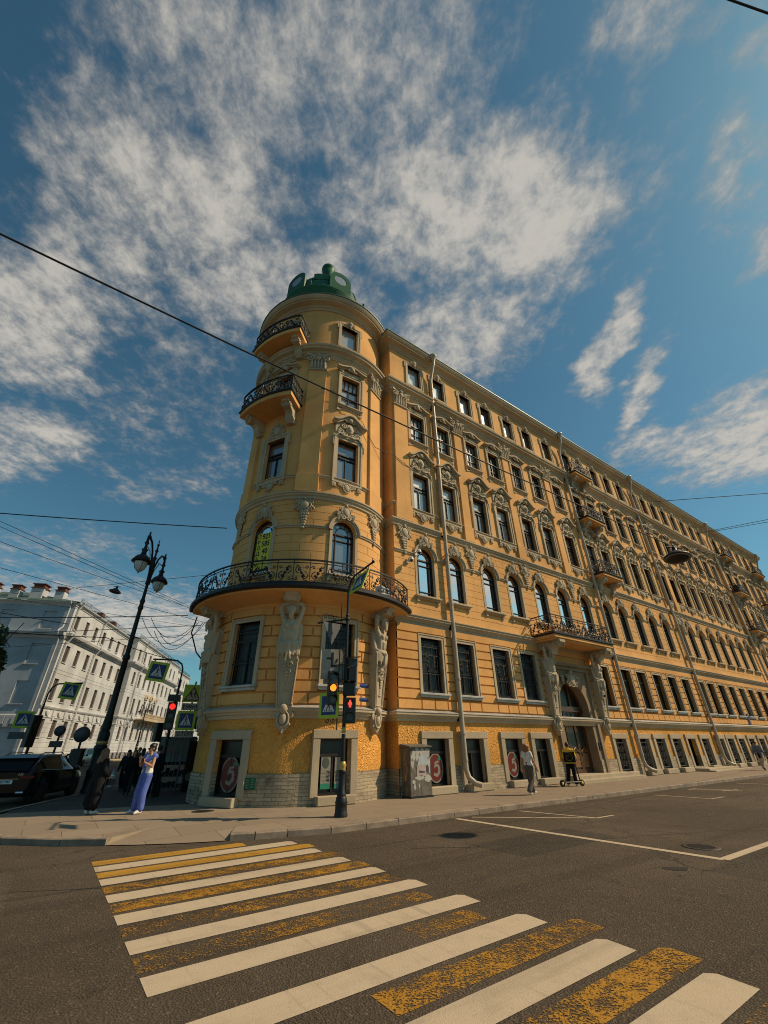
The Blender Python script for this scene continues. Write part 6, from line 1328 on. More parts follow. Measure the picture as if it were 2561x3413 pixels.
# ------------------------------------------------------------------ white building across the left street
RW = math.atan2(WD.y, WD.x)
WB = thing('white_building', 'long white classical building with a blind shaded end wall and chimneys', 'building', WC, RW)
def wpart(name, mb, m, parent=None): return obj(name, mb.mesh(name), m, parent or WB)
WROWS = [(0.25, 1.05, .9), (3.2, 5.25, 1.2), (7.45, 10.1, 1.2), (12.2, 14.35, 1.15), (16.55, 18.5, 1.1)]
BL = [(0, 22.6, 0.0, [1.9 + 3.28 * k for k in range(7)]), (22.6, 55.5, -1.65, [25.2, 28.7, 31.9, 35.3, 38.6, 42.0, 45.4, 48.8, 52.2]), (55.5, 77, 0.0, [57.6, 61, 64.4, 67.8, 71.2, 74.6])]
wf = {}
for i, (a, b, w) in enumerate(WROWS):
    h = b - a; f = MB(); f.ring(rect(w, h), rect(w - .16, h - .08, 0, .08), .17, .24)
    if i: f.box(-.03, .03, .17, .23, .08, h - .08); f.box(-w / 2, w / 2, .165, .235, h * .66, h * .66 + .08)
    s = MB(); s.box(-w / 2 - .1, w / 2 + .1, -.12, .2, -.10, 0.0)
    wf[i] = (f.mesh('window'), pane_poly(rect(w - .04, h), .21).mesh('pane'), s.mesh('sill'))
M_BROWNF = flat("brown_window_frame", (0.10, 0.06, 0.035), .6)
REV = .34
for bi, (x0, x1, y0, cs) in enumerate(BL):
    mb = MB(); holes = []; xs = [x0, x1]; zs = [0, 20.0]
    for c in cs:
        for (a, b, w) in WROWS: holes.append((c - w / 2, c + w / 2, a, b)); xs += [c - w / 2, c + w / 2]
    for (a, b, w) in WROWS: zs += [a, b]
    rz_ = [1.5 + .55 * k for k in range(8)]
    for z in rz_: zs += [z - .02, z + .02]
    def dw_(x, z):
        if z < 5.4 and any(abs(z - q) < .02 for q in rz_): return .03
        return 0.0
    wall_grid(mb, xs, zs, holes, dw_, lambda x, d, z: (x, y0 + d, z))
    if bi == 1: mb.add([(x0, y0, 0), (x0, .5, 0), (x0, .5, 20), (x0, y0, 20)], [(0, 1, 2, 3)]); mb.add([(x1, y0, 0), (x1, .5, 0), (x1, .5, 20), (x1, y0, 20)], [(0, 1, 2, 3)])
    mb.box(x0 + .05, x1 - .05, y0 + .6, y0 + .65, 0, 19.9)
    wpart('wall', mb, M_WHITE)
    for c in cs:
        for i in range(5):
            o = obj('window', wf[i][0], M_BROWNF, WB, (c, y0, WROWS[i][0])); obj('pane', wf[i][1], M_GLASSW, o)
            if i: obj('sill', wf[i][2], M_WHITE, o)
    mb = MB()
    for prof in ([(0, 15.0), (.15, 15.05), (.2, 15.3), (.65, 15.45), (.7, 15.6), (.75, 15.75), (0, 15.85)], [(0, 19.5), (.1, 19.55), (.12, 19.75), (.4, 19.9), (.45, 20.05), (0, 20.12)], [(0, 5.45), (.08, 5.48), (.08, 5.56), (0, 5.6)], [(0, 6.42), (.1, 6.45), (.2, 6.6), (.24, 6.72), (0, 6.8)], [(0, 11.2), (.03, 11.2), (.03, 11.26), (0, 11.26)], [(0, 10.75), (.03, 10.75), (.03, 10.8), (0, 10.8)], [(0, 1.2), (.08, 1.22), (.08, 1.36), (0, 1.4)]):
        pth = [(x0, y0), (x1, y0)] if bi != 1 else [(x0, 0), (x0, y0), (x1, y0), (x1, 0)]
        mb.sweep(pth, prof)
    wpart('cornice', mb, M_WHITE)
    fzz = MB()
    for k in range(int((x1 - x0) / 1.64)):
        x = x0 + .85 + 1.64 * k
        if k % 2: fzz.ell((x, y0 - .05, 6.0), (.34, .12, .36), 10, 6); fzz.tube([(x - .6, y0 - .06, 6.2), (x - .3, y0 - .1, 5.75), (x, y0 - .1, 5.62), (x + .3, y0 - .1, 5.75), (x + .6, y0 - .06, 6.2)], .09, 6)
        else: fzz.bev(x - .42, x + .42, y0 - .16, y0, 5.62, 6.35, .04); fzz.box(x - .25, x + .25, y0 - .14, y0, 5.25, 5.62)
    wpart('frieze_ornament', fzz, M_WHITE)
# end wall with blind windows
mb = MB(); holes = []; xs = [0, 24]; zs = [0, 20.0]
BW_ = [2.9, 8.1, 13.3, 18.5]
for c in BW_:
    for (a, b) in ((6.9, 9.6), (11.7, 14.3), (16.3, 18.7)): holes.append((c - .75, c + .75, a, b)); xs += [c - .75, c + .75]; zs += [a, b]
for (a, b) in ((1.6, 4.2),): zs += [a, b]; holes += [(c - .7, c + .7, a, b) for c in BW_]; xs += [q for c in BW_ for q in (c - .7, c + .7)]
ez = [.6 + .5 * k for k in range(9)]
for z in ez: zs += [z - .02, z + .02]
wall_grid(mb, xs, zs, [], lambda x, z: (.16 if any(h[0] < x < h[1] and h[2] < z < h[3] for h in holes) else (.03 if z < 5 and any(abs(z - q) < .02 for q in ez) else 0)), lambda x, d, z: (d, x, z))
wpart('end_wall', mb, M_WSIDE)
mb = MB()
for prof in ([(0, 15.0), (.15, 15.05), (.2, 15.3), (.65, 15.45), (.75, 15.75), (0, 15.85)], [(0, 19.5), (.12, 19.7), (.4, 19.9), (.45, 20.05), (0, 20.12)], [(0, 5.3), (.14, 5.35), (.14, 5.6), (0, 5.7)]): mb.sweep([(0, 24), (0, 0)], prof)
for c in BW_:
    for a in (6.9, 11.7, 16.3): mb.box(-.14, .1, c - .85, c + .85, a - .12, a)
    mb.box(-.25, .05, c - .9, c - .4, 4.6, 5.3); mb.box(-.25, .05, c + .4, c + .9, 4.6, 5.3); mb.box(-.2, .05, c - .3, c + .3, 4.3, 5.3)
wpart('cornice', mb, M_WHITE)
for k, (pth) in enumerate(([(-.2, .6, .3), (-.2, .6, 14.8), (-.7, .7, 15.6), (-.7, .8, 16), (-.2, .6, 16.6), (-.2, .6, 19.6), (-.6, .6, 20.1)], [(-.2, 11.0, 5.6), (-.2, 11.0, 14.8), (-.75, 11, 15.6), (-.2, 11, 16.6), (-.2, 11.0, 19.4), (-.6, 11, 20.1)])): wpart('drainpipe', MB().tube(pth, .11, 8), M_WHITE)
for x in (.5, 10.0, 26.9, 42, 56.5): y = -1.85 if 22.6 < x < 55.5 else -.2; wpart('drainpipe', MB().tube([(x, y, .3), (x, y, 14.4), (x + .1, y - .6, 15.5), (x + .1, y - .7, 15.95), (x + .2, y, 16.6), (x + .2, y, 19.3), (x + .2, y - .4, 20.05)], .10, 8).lathe([(.1, 0), (.2, .25)], 8, (x + .2, y - .4, 20.0)), M_WHITE)
rf = MB().add([(-.4, -.4, 20.1), (77, -.4, 20.1), (77, 9, 22.6), (5, 9, 22.6), (5, 15, 22.6), (-.4, 24, 20.1)], [(0, 1, 2, 3), (0, 3, 4, 5)]); rf.add([(22.4, -2.0, 20.1), (55.7, -2.0, 20.1), (55.7, 9, 22.75), (22.4, 9, 22.75)], [(0, 1, 2, 3)]); roofW = wpart('roof', rf, M_ROOF)
for y in (3.2, 6.2, 9.0, 12.4, 16.0):
    s = 1.0 if y not in (3.2, 9.0) else .75; c = MB().bev(1.0, 1.0 + 1.4 * s, y - .8 * s, y + .8 * s, 20.0, 22.2 * (1 if s == 1 else .985), .03); o = obj('chimney', c.mesh('chimney'), M_WHITE, roofW); q = MB(); zt_ = 22.2 * (1 if s == 1 else .985)
    q.bev(.9, 1.1 + 1.4 * s, y - .9 * s, y + .9 * s, zt_, zt_ + .16, .02); q.box(1.05, .95 + 1.4 * s, y - .7 * s, y + .7 * s, zt_ + .16, zt_ + .6); q.bev(.9, 1.1 + 1.4 * s, y - .9 * s, y + .9 * s, zt_ + .6, zt_ + .72, .02); obj('brick_cap', q.mesh('brick_cap'), M_BRICK, o)
for x in (12.5, 18.2): q = MB().bev(x, x + 1.0, 1.6, 2.6, 20.4, 22.0, .03); o = obj('chimney', q.mesh('chimney'), M_BRICK, roofW)
rg = MB()
def wrail(x0, x1, y):
    for k in range(int((x1 - x0) / .35)): x = x0 + .35 * k; rg.box(x - .012, x + .012, y - .012, y + .012, 20.1, 20.85)
    for z in (20.45, 20.85): rg.box(x0, x1, y - .015, y + .015, z - .015, z + .015)
    for k in range(int((x1 - x0) / 3)): x = x0 + 3 * k; rg.tube([(x, y, 20.85), (x + .5, y + .5, 20.1)], .02, 4); rg.tube([(x, y, 20.95), (x - .4, y, 20.1)], .02, 4)
wrail(1, 22.4, -.1); wrail(22.8, 55.3, -1.75); wrail(55.7, 76.5, -.1); wpart('roof_railing', rg, M_IRON)
bo = MB(); bo.box(31.0, 47.5, -3.3, -1.65, 6.55, 6.8); bo.box(31.1, 47.4, -3.3, -3.15, 6.8, 7.0); bo.box(31.1, 47.4, -3.3, -3.12, 7.65, 7.8)
for k in range(46): x = 31.25 + .352 * k; bo.lathe([(.06, 7.0), (.11, 7.2), (.06, 7.45), (.08, 7.65)], 6, (x, -3.2, 0))
bo = wpart('balcony', bo, M_LIME)
for k in range(7): c = MB(Matrix.Translation((31.7 + 2.5 * k, -1.65, 6.55))); console(c, .5, 1.4, 1.2); obj('console', c.mesh('console'), M_LIME, bo)
ar = MB()
for c in (35.3, 38.6, 42.0):
    n = 12
    for i in range(n): a, b = math.pi * i / n, math.pi * (i + 1) / n; ar.add([(c + .95 * math.cos(a), -1.9, 10.7 + .8 * math.sin(a)), (c + .95 * math.cos(b), -1.9, 10.7 + .8 * math.sin(b)), (c + .6 * math.cos(b), -1.9, 10.7 + .5 * math.sin(b)), (c + .6 * math.cos(a), -1.9, 10.7 + .5 * math.sin(a)), (c + .95 * math.cos(a), -1.65, 10.7 + .8 * math.sin(a)), (c + .95 * math.cos(b), -1.65, 10.7 + .8 * math.sin(b))], [(0, 1, 2, 3), (0, 4, 5, 1)])
    ar.ell((c, -1.75, 10.95), (.4, .12, .3), 10, 6); ar.box(c - 1.0, c + 1.0, -1.9, -1.65, 10.45, 10.62)
wpart('window_pediment', ar, M_CREAM)
# a lower pale house beyond it and a hint of one past the far end of the ochre front
def plain_house(name, label, loc, rz, L, H, dpt, rows, step, m, w=1.1):
    t = thing(name, label, 'building', loc, rz); mb = MB(); holes = []; xs = [0, L]; zs = [0, H]; cs = [step * (k + .5) for k in range(int(L / step))]
    for a, b in rows: zs += [a, b]; holes += [(c - w / 2, c + w / 2, a, b) for c in cs]
    for c in cs: xs += [c - w / 2, c + w / 2]
    wall_grid(mb, xs, zs, holes, lambda x, z: 0.0, lambda x, d, z: (x, d, z)); mb.add([(0, 0, 0), (0, dpt, 0), (0, dpt, H), (0, 0, H)], [(0, 1, 2, 3)]); mb.add([(L, 0, 0), (L, dpt, 0), (L, dpt, H), (L, 0, H)], [(0, 1, 2, 3)]); mb.box(.1, L - .1, .8, .85, 0, H); obj('wall', mb.mesh('wall'), m, t)
    obj('cornice', MB().sweep([(0, dpt), (0, 0), (L, 0), (L, dpt)], [(0, H - .7), (.15, H - .6), (.5, H - .3), (.55, H), (0, H + .1)]).mesh('cornice'), M_CREAM, t)
    obj('roof', MB().add([(-.4, -.4, H + .05), (L + .4, -.4, H + .05), (L, dpt / 2, H + 2.2), (0, dpt / 2, H + 2.2), (L + .4, dpt, H), (-.4, dpt, H)], [(0, 1, 2, 3), (3, 2, 4, 5)]).mesh('roof'), M_ROOF, t)
    for a, b in rows:
        h = b - a; f = MB(); f.ring(rect(w, h), rect(w - .16, h - .08, 0, .08), .17, .24); f.box(-.03, .03, .17, .23, .08, h - .08); me = f.mesh('window'); pm_ = pane_poly(rect(w - .04, h), .21).mesh('pane')
        for c in cs: o = obj('window', me, M_BROWNF, t, (c, 0, a)); obj('pane', pm_, M_GLASSW, o)
    return t
REV = .3
q = WC + WD * 77.6
plain_house('white_building', 'lower pale house beyond the long white building at the street end', q, RW, 46, 18.2, 12, [(2.5, 4.6), (6.6, 9), (11, 13.2), (15, 16.8)], 3.4, M_WHITE)
plain_house('yellow_building', 'pale yellow house past the far end of the ochre front', BW(79.2, .4, 0), ROTB, 40, 22.3, 12, [(1.0, 2.4), (4, 6), (8, 10.6), (12.6, 15), (17, 19)], 2.6, M_OCHRE)
# iron fence before the white building
fe = thing('iron_fence', 'black iron fence on a stone curb before the white building', 'fence', WC + WN * 2.6, RW); q = MB(); q2 = MB()
for k in range(37): x = -2 + 2.0 * k; q.bev(x - .06, x + .06, -.06, .06, .1, 1.25, .01)
for k in range(360): x = -2 + .2 * k; q2.box(x - .012, x + .012, -.012, .012, .3, 1.12)
for z in (.34, .72, 1.1): q2.box(-2, 70, -.02, .02, z - .018, z + .018)
q.build('posts', M_IRON, fe); q2.build('bars', M_IRON, fe); MB().box(-2, 70, -.16, .16, 0, .28).build('curb', M_LIME, fe)
# ------------------------------------------------------------------ trees
def tree(name, label, loc, H, rad, cz, n, seed, sq=1.0, parts=7):
    random.seed(seed); t = thing(name, label, 'tree', loc, 0); tr = MB(); tr.tube([(0, 0, 0), (.05, .02, H * .3), (-.05, .05, H * .55), (.08, 0, H * .85)], [H * .022, H * .018, H * .013, H * .004], 8)
    cl = []
    for k in range(parts):
        a = k * 2.4; rr = rad * random.uniform(.35, .75); c = Vector((rr * math.cos(a), rr * math.sin(a), cz + random.uniform(-.5, .5) * rad * sq)); cl.append((c, rad * random.uniform(.35, .6)))
        tr.tube([(0, 0, H * random.uniform(.28, .5)), c * .55 + Vector((0, 0, cz * .3)), c], [H * .010, H * .007, H * .002], 6)
    tr.build('trunk', M_BARK, t); lf = MB()
    for i in range(n):
        c, r = random.choice(cl); d = Vector((random.gauss(0, 1), random.gauss(0, 1), random.gauss(0, 1))).normalized() * r * random.random() ** .45; p = c + d
        u = Vector((random.gauss(0, 1), random.gauss(0, 1), random.gauss(0, .6))).normalized(); v = u.orthogonal().normalized(); s = random.uniform(.10, .22)
        lf.add([p - u * s, p + v * s * .55, p + u * s, p - v * s * .55], [(0, 1, 2, 3)])
    lf.build('crown', M_LEAF, t); return t
tree('leafy_tree', 'leafy tree crown cut by the left edge before the shaded end wall', (-29.5, 30.5, 0), 9.8, 2.5, 8.3, 5200, 4)
tree('leafy_tree', 'dark tree on the left pavement behind the stacked road signs', (-15.2, 40.0, .1), 8, 2.0, 4.6, 4200, 9)
tree('leafy_tree', 'far tree at the end of the left street roofline', (-31, 136, 0), 17, 3.4, 14.5, 1500, 12)
# ------------------------------------------------------------------ cars
def loft_car(name, label, loc, rz, ST, mat, gmat, wheels, wr, wy, extra, group=None):
    t = thing(name, label, 'car', loc, rz, group)
    def ringpts(s):
        x, zl, wl, zm, wm, zb, wb, zr, wrf = s; h = [(0, zl), (wl * .9, zl), (wl, zl + .05), (wm, zm), (wb, zb), (wb - .02, zb + .03), (wrf + (wb - wrf) * .5, zb + (zr - zb) * .55), (wrf, zr - .04), (wrf - .10, zr), (0, zr + .02)]
        return [(x, y, z) for y, z in h] + [(x, -y, z) for y, z in h[-2:0:-1]]
    R_ = [ringpts(s) for s in ST]; n = len(R_[0]); mb = MB(); mb.add([p for r in R_ for p in r], [(i * n + k, i * n + (k + 1) % n, (i + 1) * n + (k + 1) % n, (i + 1) * n + k) for i in range(len(R_) - 1) for k in range(n)], True)
    mb.add(R_[0], [tuple(range(n))]); mb.add(R_[-1], [tuple(range(n))[::-1]]); me = mb.mesh('body'); body = obj('body', me, mat, t); sm = body.modifiers.new('s', 'SUBSURF'); sm.levels = 1; sm.render_levels = 2
    for x in wheels:
        for s in (-1, 1):
            w = obj('wheel', MB(Matrix.Rotation(math.pi / 2, 4, 'X')).lathe([(wr * .62, -.11), (wr * .9, -.12), (wr, -.08), (wr, .08), (wr * .9, .12), (wr * .62, .11)], 28).mesh('tyre'), M_TYRE, t, (x, s * wy, wr))
            rm = MB(Matrix.Rotation(math.pi / 2, 4, 'X')); rm.lathe([(wr * .64, -.10), (wr * .6, -.05), (wr * .6, .05), (wr * .64, .10)], 24)
            for k in range(5): a = k * 2 * math.pi / 5; rm.cbox((wr * .3 * math.cos(a), wr * .3 * math.sin(a), 0), wr * .6, .07, .14, a)
            rm.lathe([(.07, -.1), (.07, .1)], 12); obj('rim', rm.mesh('rim'), M_RIM, w)
    extra(t, body, R_); return t
STC = [(0.0, .42, .74, .66, .82, .96, .80, 1.04, .70), (.10, .32, .86, .68, .92, 1.03, .89, 1.16, .72), (.38, .25, .90, .72, .95, 1.07, .92, 1.42, .68), (.70, .23, .91, .72, .96, 1.07, .93, 1.58, .64), (1.3, .22, .92, .72, .96, 1.05, .93, 1.66, .63), (2.2, .22, .92, .72, .96, 1.03, .93, 1.66, .62), (2.85, .22, .92, .72, .96, 1.01, .93, 1.53, .60), (3.35, .23, .92, .72, .95, .99, .92, 1.20, .66), (3.62, .24, .91, .72, .94, .97, .91, 1.03, .72), (4.2, .27, .88, .7, .9, .90, .86, .95, .70), (4.6, .33, .78, .62, .82, .78, .76, .84, .58), (4.74, .42, .64, .58, .66, .66, .62, .70, .50)]
def suv_extra(t, body, R_):
    def sideglass(s0, s1, y_s):
        q = MB()
        for i in range(s0, s1):
            a, b = STC[i], STC[i + 1]
            def pt(s, f): return (s[0], y_s * ((s[6] - .02) + (s[8] - s[6] + .02) * f + .012), s[5] + .05 + (s[7] - .10 - s[5]) * f)
            q.add([pt(a, 0), pt(b, 0), pt(b, .95), pt(a, .95)], [(0, 1, 2, 3)], True)
        return q
    for y_s in (-1, 1):
        obj('side_window', sideglass(3, 6, y_s).mesh('side_window'), M_CARG, t); tr = MB(); tr.tube([(STC[i][0], y_s * (STC[i][6] + .015), STC[i][5] + .04) for i in range(2, 8)], .010, 5); tr.tube([(STC[i][0], y_s * (STC[i][8] + .02), STC[i][7] - .06) for i in range(2, 7)], .010, 5); obj('chrome_trim', tr.mesh('chrome_trim'), M_CHROME, t)
        m = MB(); m.ell((3.15, y_s * 1.05, 1.08), (.10, .13, .09), 10, 6); m.tube([(3.15, y_s * .9, 1.02), (3.15, y_s * 1.0, 1.04)], .03, 6); obj('wing_mirror', m.mesh('wing_mirror'), M_CARP, t)
        l = MB(); l.box(-.005, .16, min(y_s * .45, y_s * .90), max(y_s * .45, y_s * .90), .86, .95); obj('tail_light', l.mesh('tail_light'), M_REDL, t)
        e = MB(); e.tube([(-.02, y_s * .62 - .12, .42), (-.02, y_s * .62 + .12, .42)], .055, 8); obj('exhaust', e.mesh('exhaust'), M_CHROME, t)
        for x in (1.55, 2.45): h_ = MB().bev(x, x + .2, y_s * .965 - .02, y_s * .965 + .02, .87, .90, .005); obj('door_handle', h_.mesh('door_handle'), M_CARP, t)
        rr = MB().tube([(.6, y_s * .60, 1.60), (.9, y_s * .60, 1.69), (2.4, y_s * .58, 1.69), (2.7, y_s * .56, 1.60)], .018, 6); obj('roof_rail', rr.mesh('roof_rail'), M_IRON, t)
    q = MB(); q.add([(.02, -.66, 1.08), (.02, .66, 1.08), (.36, .60, 1.45), (.36, -.60, 1.45)], [(0, 1, 2, 3)]); q.v = [(x - .02, y, z + .03) for x, y, z in q.v]; obj('rear_window', q.mesh('rear_window'), M_CARG, t)
    q = MB(); q.add([(2.92, -.60, 1.50), (2.92, .60, 1.50), (3.52, .68, 1.07), (3.52, -.68, 1.07)], [(0, 1, 2, 3)]); q.v = [(x + .03, y, z + .03) for x, y, z in q.v]; obj('windscreen', q.mesh('windscreen'), M_CARG, t)
    sp = MB(); sp.add([(.26, -.66, 1.52), (.26, .66, 1.52), (.72, .63, 1.64), (.72, -.63, 1.64), (.30, -.66, 1.47), (.30, .66, 1.47)], [(0, 1, 2, 3), (0, 4, 5, 1), (4, 3, 2, 5)]); obj('spoiler', sp.mesh('spoiler'), M_CARP, t)
    p = MB(); p.box(-.045, -.03, -.27, .27, .70, .82); pl = obj('number_plate', p.mesh('number_plate'), M_PLATE, t); tx = MB(); Mx = Matrix.Translation((-.049, 0, .76)) @ Matrix.Rotation(-math.pi / 2, 4, 'Z'); text_to(tx, "HO 790", .095, Mx, 1.1, True); obj('characters', tx.mesh('characters'), M_INK, pl)
    c = MB(); Mx = Matrix.Translation((-.03, -.46, .99)) @ Matrix.Rotation(-math.pi / 2, 4, 'Z'); text_to(c, "AD", .09, Mx, 1.4, True); obj('boot_lettering', c.mesh('boot_lettering'), M_CHROME, t); c = MB().box(-.02, .0, -.42, .42, .845, .86); obj('chrome_strip', c.mesh('chrome_strip'), M_CHROME, t)
RC = math.atan2(LD.y, LD.x); rear = Vector((-13.2, 18.3, 0)) - LN * .95
loft_car('parked_car', 'black parked car seen from behind at the left kerb', rear, RC, STC, M_CARP, M_CARG, (.95, 3.75), .36, .84, suv_extra)
STV = [(0.0, .35, .80, .6, .86, .95, .85, 1.1, .70), (.08, .28, .90, .65, .95, 1.05, .93, 1.35, .78), (.5, .25, .92, .7, .96, 1.1, .95, 1.9, .80), (3.6, .25, .92, .7, .96, 1.1, .95, 1.92, .80), (4.1, .25, .92, .7, .96, 1.05, .94, 1.45, .80), (4.45, .27, .90, .7, .95, 1.0, .92, 1.12, .80), (4.9, .32, .84, .62, .88, .86, .84, .92, .70), (5.0, .40, .74, .56, .78, .70, .72, .74, .60)]
def van_extra(t, body, R_):
    q = MB().add([(3.68, -.74, 1.84), (3.68, .74, 1.84), (4.42, .80, 1.14), (4.42, -.80, 1.14)], [(0, 1, 2, 3)]); q.v = [(x + .04, y, z + .03) for x, y, z in q.v]; obj('windscreen', q.mesh('windscreen'), M_CARG, t)
    for s in (-1, 1):
        q = MB().add([(.6, s * .90, 1.2), (3.7, s * .90, 1.2), (3.4, s * .85, 1.75), (.6, s * .85, 1.75)], [(0, 1, 2, 3)]); q.v = [(x, y + s * .02, z) for x, y, z in q.v]; obj('side_window', q.mesh('side_window'), M_CARG, t)
        l = MB().ell((4.85, s * .66, .78), (.10, .20, .10), 10, 6); obj('headlight', l.mesh('headlight'), M_CHROME, t); m = MB().ell((4.0, s * 1.08, 1.15), (.1, .13, .12), 10, 6); obj('wing_mirror', m.mesh('wing_mirror'), M_BLACKP, t)
    g = MB().bev(-.40, .40, -.03, .0, .52, .80, .01); o = obj('grille', g.mesh('grille'), M_BLACKP, t, (4.99, 0, 0), math.pi / 2); p = MB().box(-.26, .26, -.05, -.03, .38, .48); obj('number_plate', p.mesh('number_plate'), M_PLATE, t, (4.99, 0, 0), math.pi / 2)
loft_car('silver_van', 'silver van driving towards the crossing in the left street', (-37.6, 61.0, 0), math.atan2(-LD.y, -LD.x) - R(3), STV, M_SILVER, M_CARG, (.95, 4.1), .34, .86, van_extra)
for i, (lx, m, lab) in enumerate(((20, M_CARP, 'dark car far down the left street behind the group of walkers'), (29, flat("maroon_paint", (.09, .012, .014), .2, .2), 'dark red car far down the left street behind the group of walkers'))):
    p = Vector((-19.2, 37.5, 0)) + LD * lx - LN * (1.5 * i); loft_car('parked_car', lab, p, RC, STC, m, M_CARG, (.95, 3.75), .36, .84, suv_extra)
# ------------------------------------------------------------------ people
def person(label, loc, rz, H, pose, wear, voxel=.010, group=None, detail=True):
    """figure facing -y in its own frame; pose gives joints in metres for a 1.70 m body"""
    t = thing('person', label, 'person', loc, rz, group); k = H / 1.70
    J = dict(hipL=(.09, 0, .90), hipR=(-.09, 0, .90), kneeL=(.10, -.02, .48), kneeR=(-.10, -.02, .48), ankL=(.10, .02, .09), ankR=(-.10, .02, .09), toeL=(.12, -.15, .035), toeR=(-.12, -.15, .035),
             pel=(0, 0, .94), waist=(0, 0, 1.08), chest=(0, .0, 1.28), neck=(0, .01, 1.44), head=(0, -.01, 1.58), shL=(.175, .01, 1.39), shR=(-.175, .01, 1.39), elL=(.23, .03, 1.11), elR=(-.23, .03, 1.11), haL=(.24, -.06, .87), haR=(-.24, -.06, .87), fdL=(0, -.1, -1), fdR=(0, -.1, -1), look=(0, -1, 0))
    J.update(pose); V = {a: Vector(b) for a, b in J.items()}
    look = V['look'].normalized(); hd = V['head']; side = look.cross(Vector((0, 0, 1))).normalized(); up = side.cross(look).normalized()
    mb = MB(); c = capsule
    # head with brow, nose, chin and ears
    hp = lambda f, s, u: hd + look * f + side * s + up * u
    mb.ell(hp(-.012, 0, .025), (.082, .092, .105), 16, 12); c(mb, hp(.03, 0, -.045), hp(.045, 0, -.085), .052, .036); mb.ell(hp(.095, 0, -.012), (.015, .017, .024), 8, 6); c(mb, hp(.078, 0, .012), hp(.10, 0, -.016), .012, .015)
    for s in (-1, 1): mb.ell(hp(-.005, s * .082, -.005), (.016, .018, .030), 8, 6); mb.ell(hp(.06, s * .035, -.03), (.025, .025, .025), 8, 6)
    mb.ell(hp(.075, 0, -.052), (.022, .016, .010), 8, 5)
    c(mb, V['neck'] - Vector((0, 0, .05)), hd - Vector((0, 0, .06)), .056, .05)
    # trunk
    for s in (-1, 1):
        S = Vector((s * .07, 0, 0)); c(mb, V['pel'] + S, V['waist'] + S * .75, .105, .088); c(mb, V['waist'] + S * .75, V['chest'] + S, .088, .10); c(mb, V['chest'] + S, V['neck'] + S * .6 - Vector((0, 0, .05)), .10, .06)
    for q in 'LR':
        c(mb, V['chest'] + Vector((V['sh' + q].x * .5, 0, .08)), V['sh' + q], .075, .058); c(mb, V['sh' + q], V['el' + q], .052, .038); wr_ = V['ha' + q]; c(mb, V['el' + q], wr_, .038, .026)
        c(mb, V['hip' + q], V['knee' + q], .088, .056); c(mb, V['knee' + q], V['knee' + q].lerp(V['ank' + q], .35), .054, .054); c(mb, V['knee' + q].lerp(V['ank' + q], .3), V['ank' + q], .054, .036); c(mb, V['ank' + q] - Vector((0, 0, .02)), V['toe' + q], .036, .028)
        # hand: palm, four bent fingers of unequal length, thumb from the side
        f = V['fd' + q].normalized(); a = (wr_ - V['el' + q]).normalized(); w = f.cross(Vector((0, 0, 1)) if abs(f.z) < .8 else Vector((0, 1, 0))).normalized(); pn = w.cross(f).normalized()
        if detail:
            pb0 = wr_ + f * .02
            for s in (-1.2, 0, 1.2): c(mb, pb0 + w * s * .012, wr_ + f * .085 + w * s * .018, .016, .014, 8)
            for i, (s, ln) in enumerate(((-1.5, .062), (-.5, .076), (.5, .080), (1.5, .070))):
                b0 = wr_ + f * .088 + w * s * .0185; b1 = b0 + f * ln * .55 - pn * .010; b2 = b1 + f * ln * .42 - pn * .026; c(mb, b0, b1, .0092, .0085, 8); c(mb, b1, b2, .0085, .0072, 8)
            t0 = wr_ + f * .03 + w * .026; t1 = t0 + w * .026 + f * .030 - pn * .012; c(mb, t0, t1, .0125, .0105, 8); c(mb, t1, t1 + f * .032 + w * .004 - pn * .012, .0105, .0085, 8)
        else: c(mb, wr_, wr_ + f * .09, .03, .022)
    mb.v = [(x * k, y * k, z * k) for x, y, z in mb.v]
    body = obj('body', remesh(mb, 'body', voxel if detail else voxel * 1.3, 2, .4), M_SKIN, t)
    def garment(name, cones, m, vx=None, it=3):
        g = MB()
        for (a, b, ra, rb) in cones: capsule(g, a, b, ra, rb)
        g.v = [(x * k, y * k, z * k) for x, y, z in g.v]; return obj(name, remesh(g, name, vx or voxel * 1.3, it, .5), m, t)
    if detail and pose.get('eyes'):
        e = MB()
        for s in (-1, 1): e.ell(hp(.078, s * .031, .012) * k, (.012, .010, .008), 8, 5)
        obj('eyes', e.mesh('eyes'), M_INK, t); e = MB().ell(hp(.094, 0, -.054) * k, (.020, .007, .006), 8, 5); obj('mouth', e.mesh('mouth'), flat("lips", (.30, .07, .05), .5), t)
    wear(t, V, garment, hp, k); return t
def legs(V, r0, r1, r2, end=1.0):
    o = []
    for q in 'LR': o += [(V['hip' + q], V['knee' + q], r0, r1), (V['knee' + q], V['knee' + q].lerp(V['ank' + q], end), r1, r2)]
    return o
def shoes(t, V, k, m):
    for q in 'LR':
        s = MB(); a, b = V['ank' + q], V['toe' + q]; capsule(s, a - Vector((0, 0, .035)), a.lerp(b, .5) - Vector((0, 0, .01)), .046, .045); capsule(s, a.lerp(b, .5), b, .045, .036); capsule(s, a + Vector((0, .03, -.04)), a + Vector((0, .02, -.0)), .04, .044)
        s.v = [(x * k, y * k, max(z * k, .004)) for x, y, z in s.v]; obj('shoe', remesh(s, 'shoe', .008, 2), m, t)
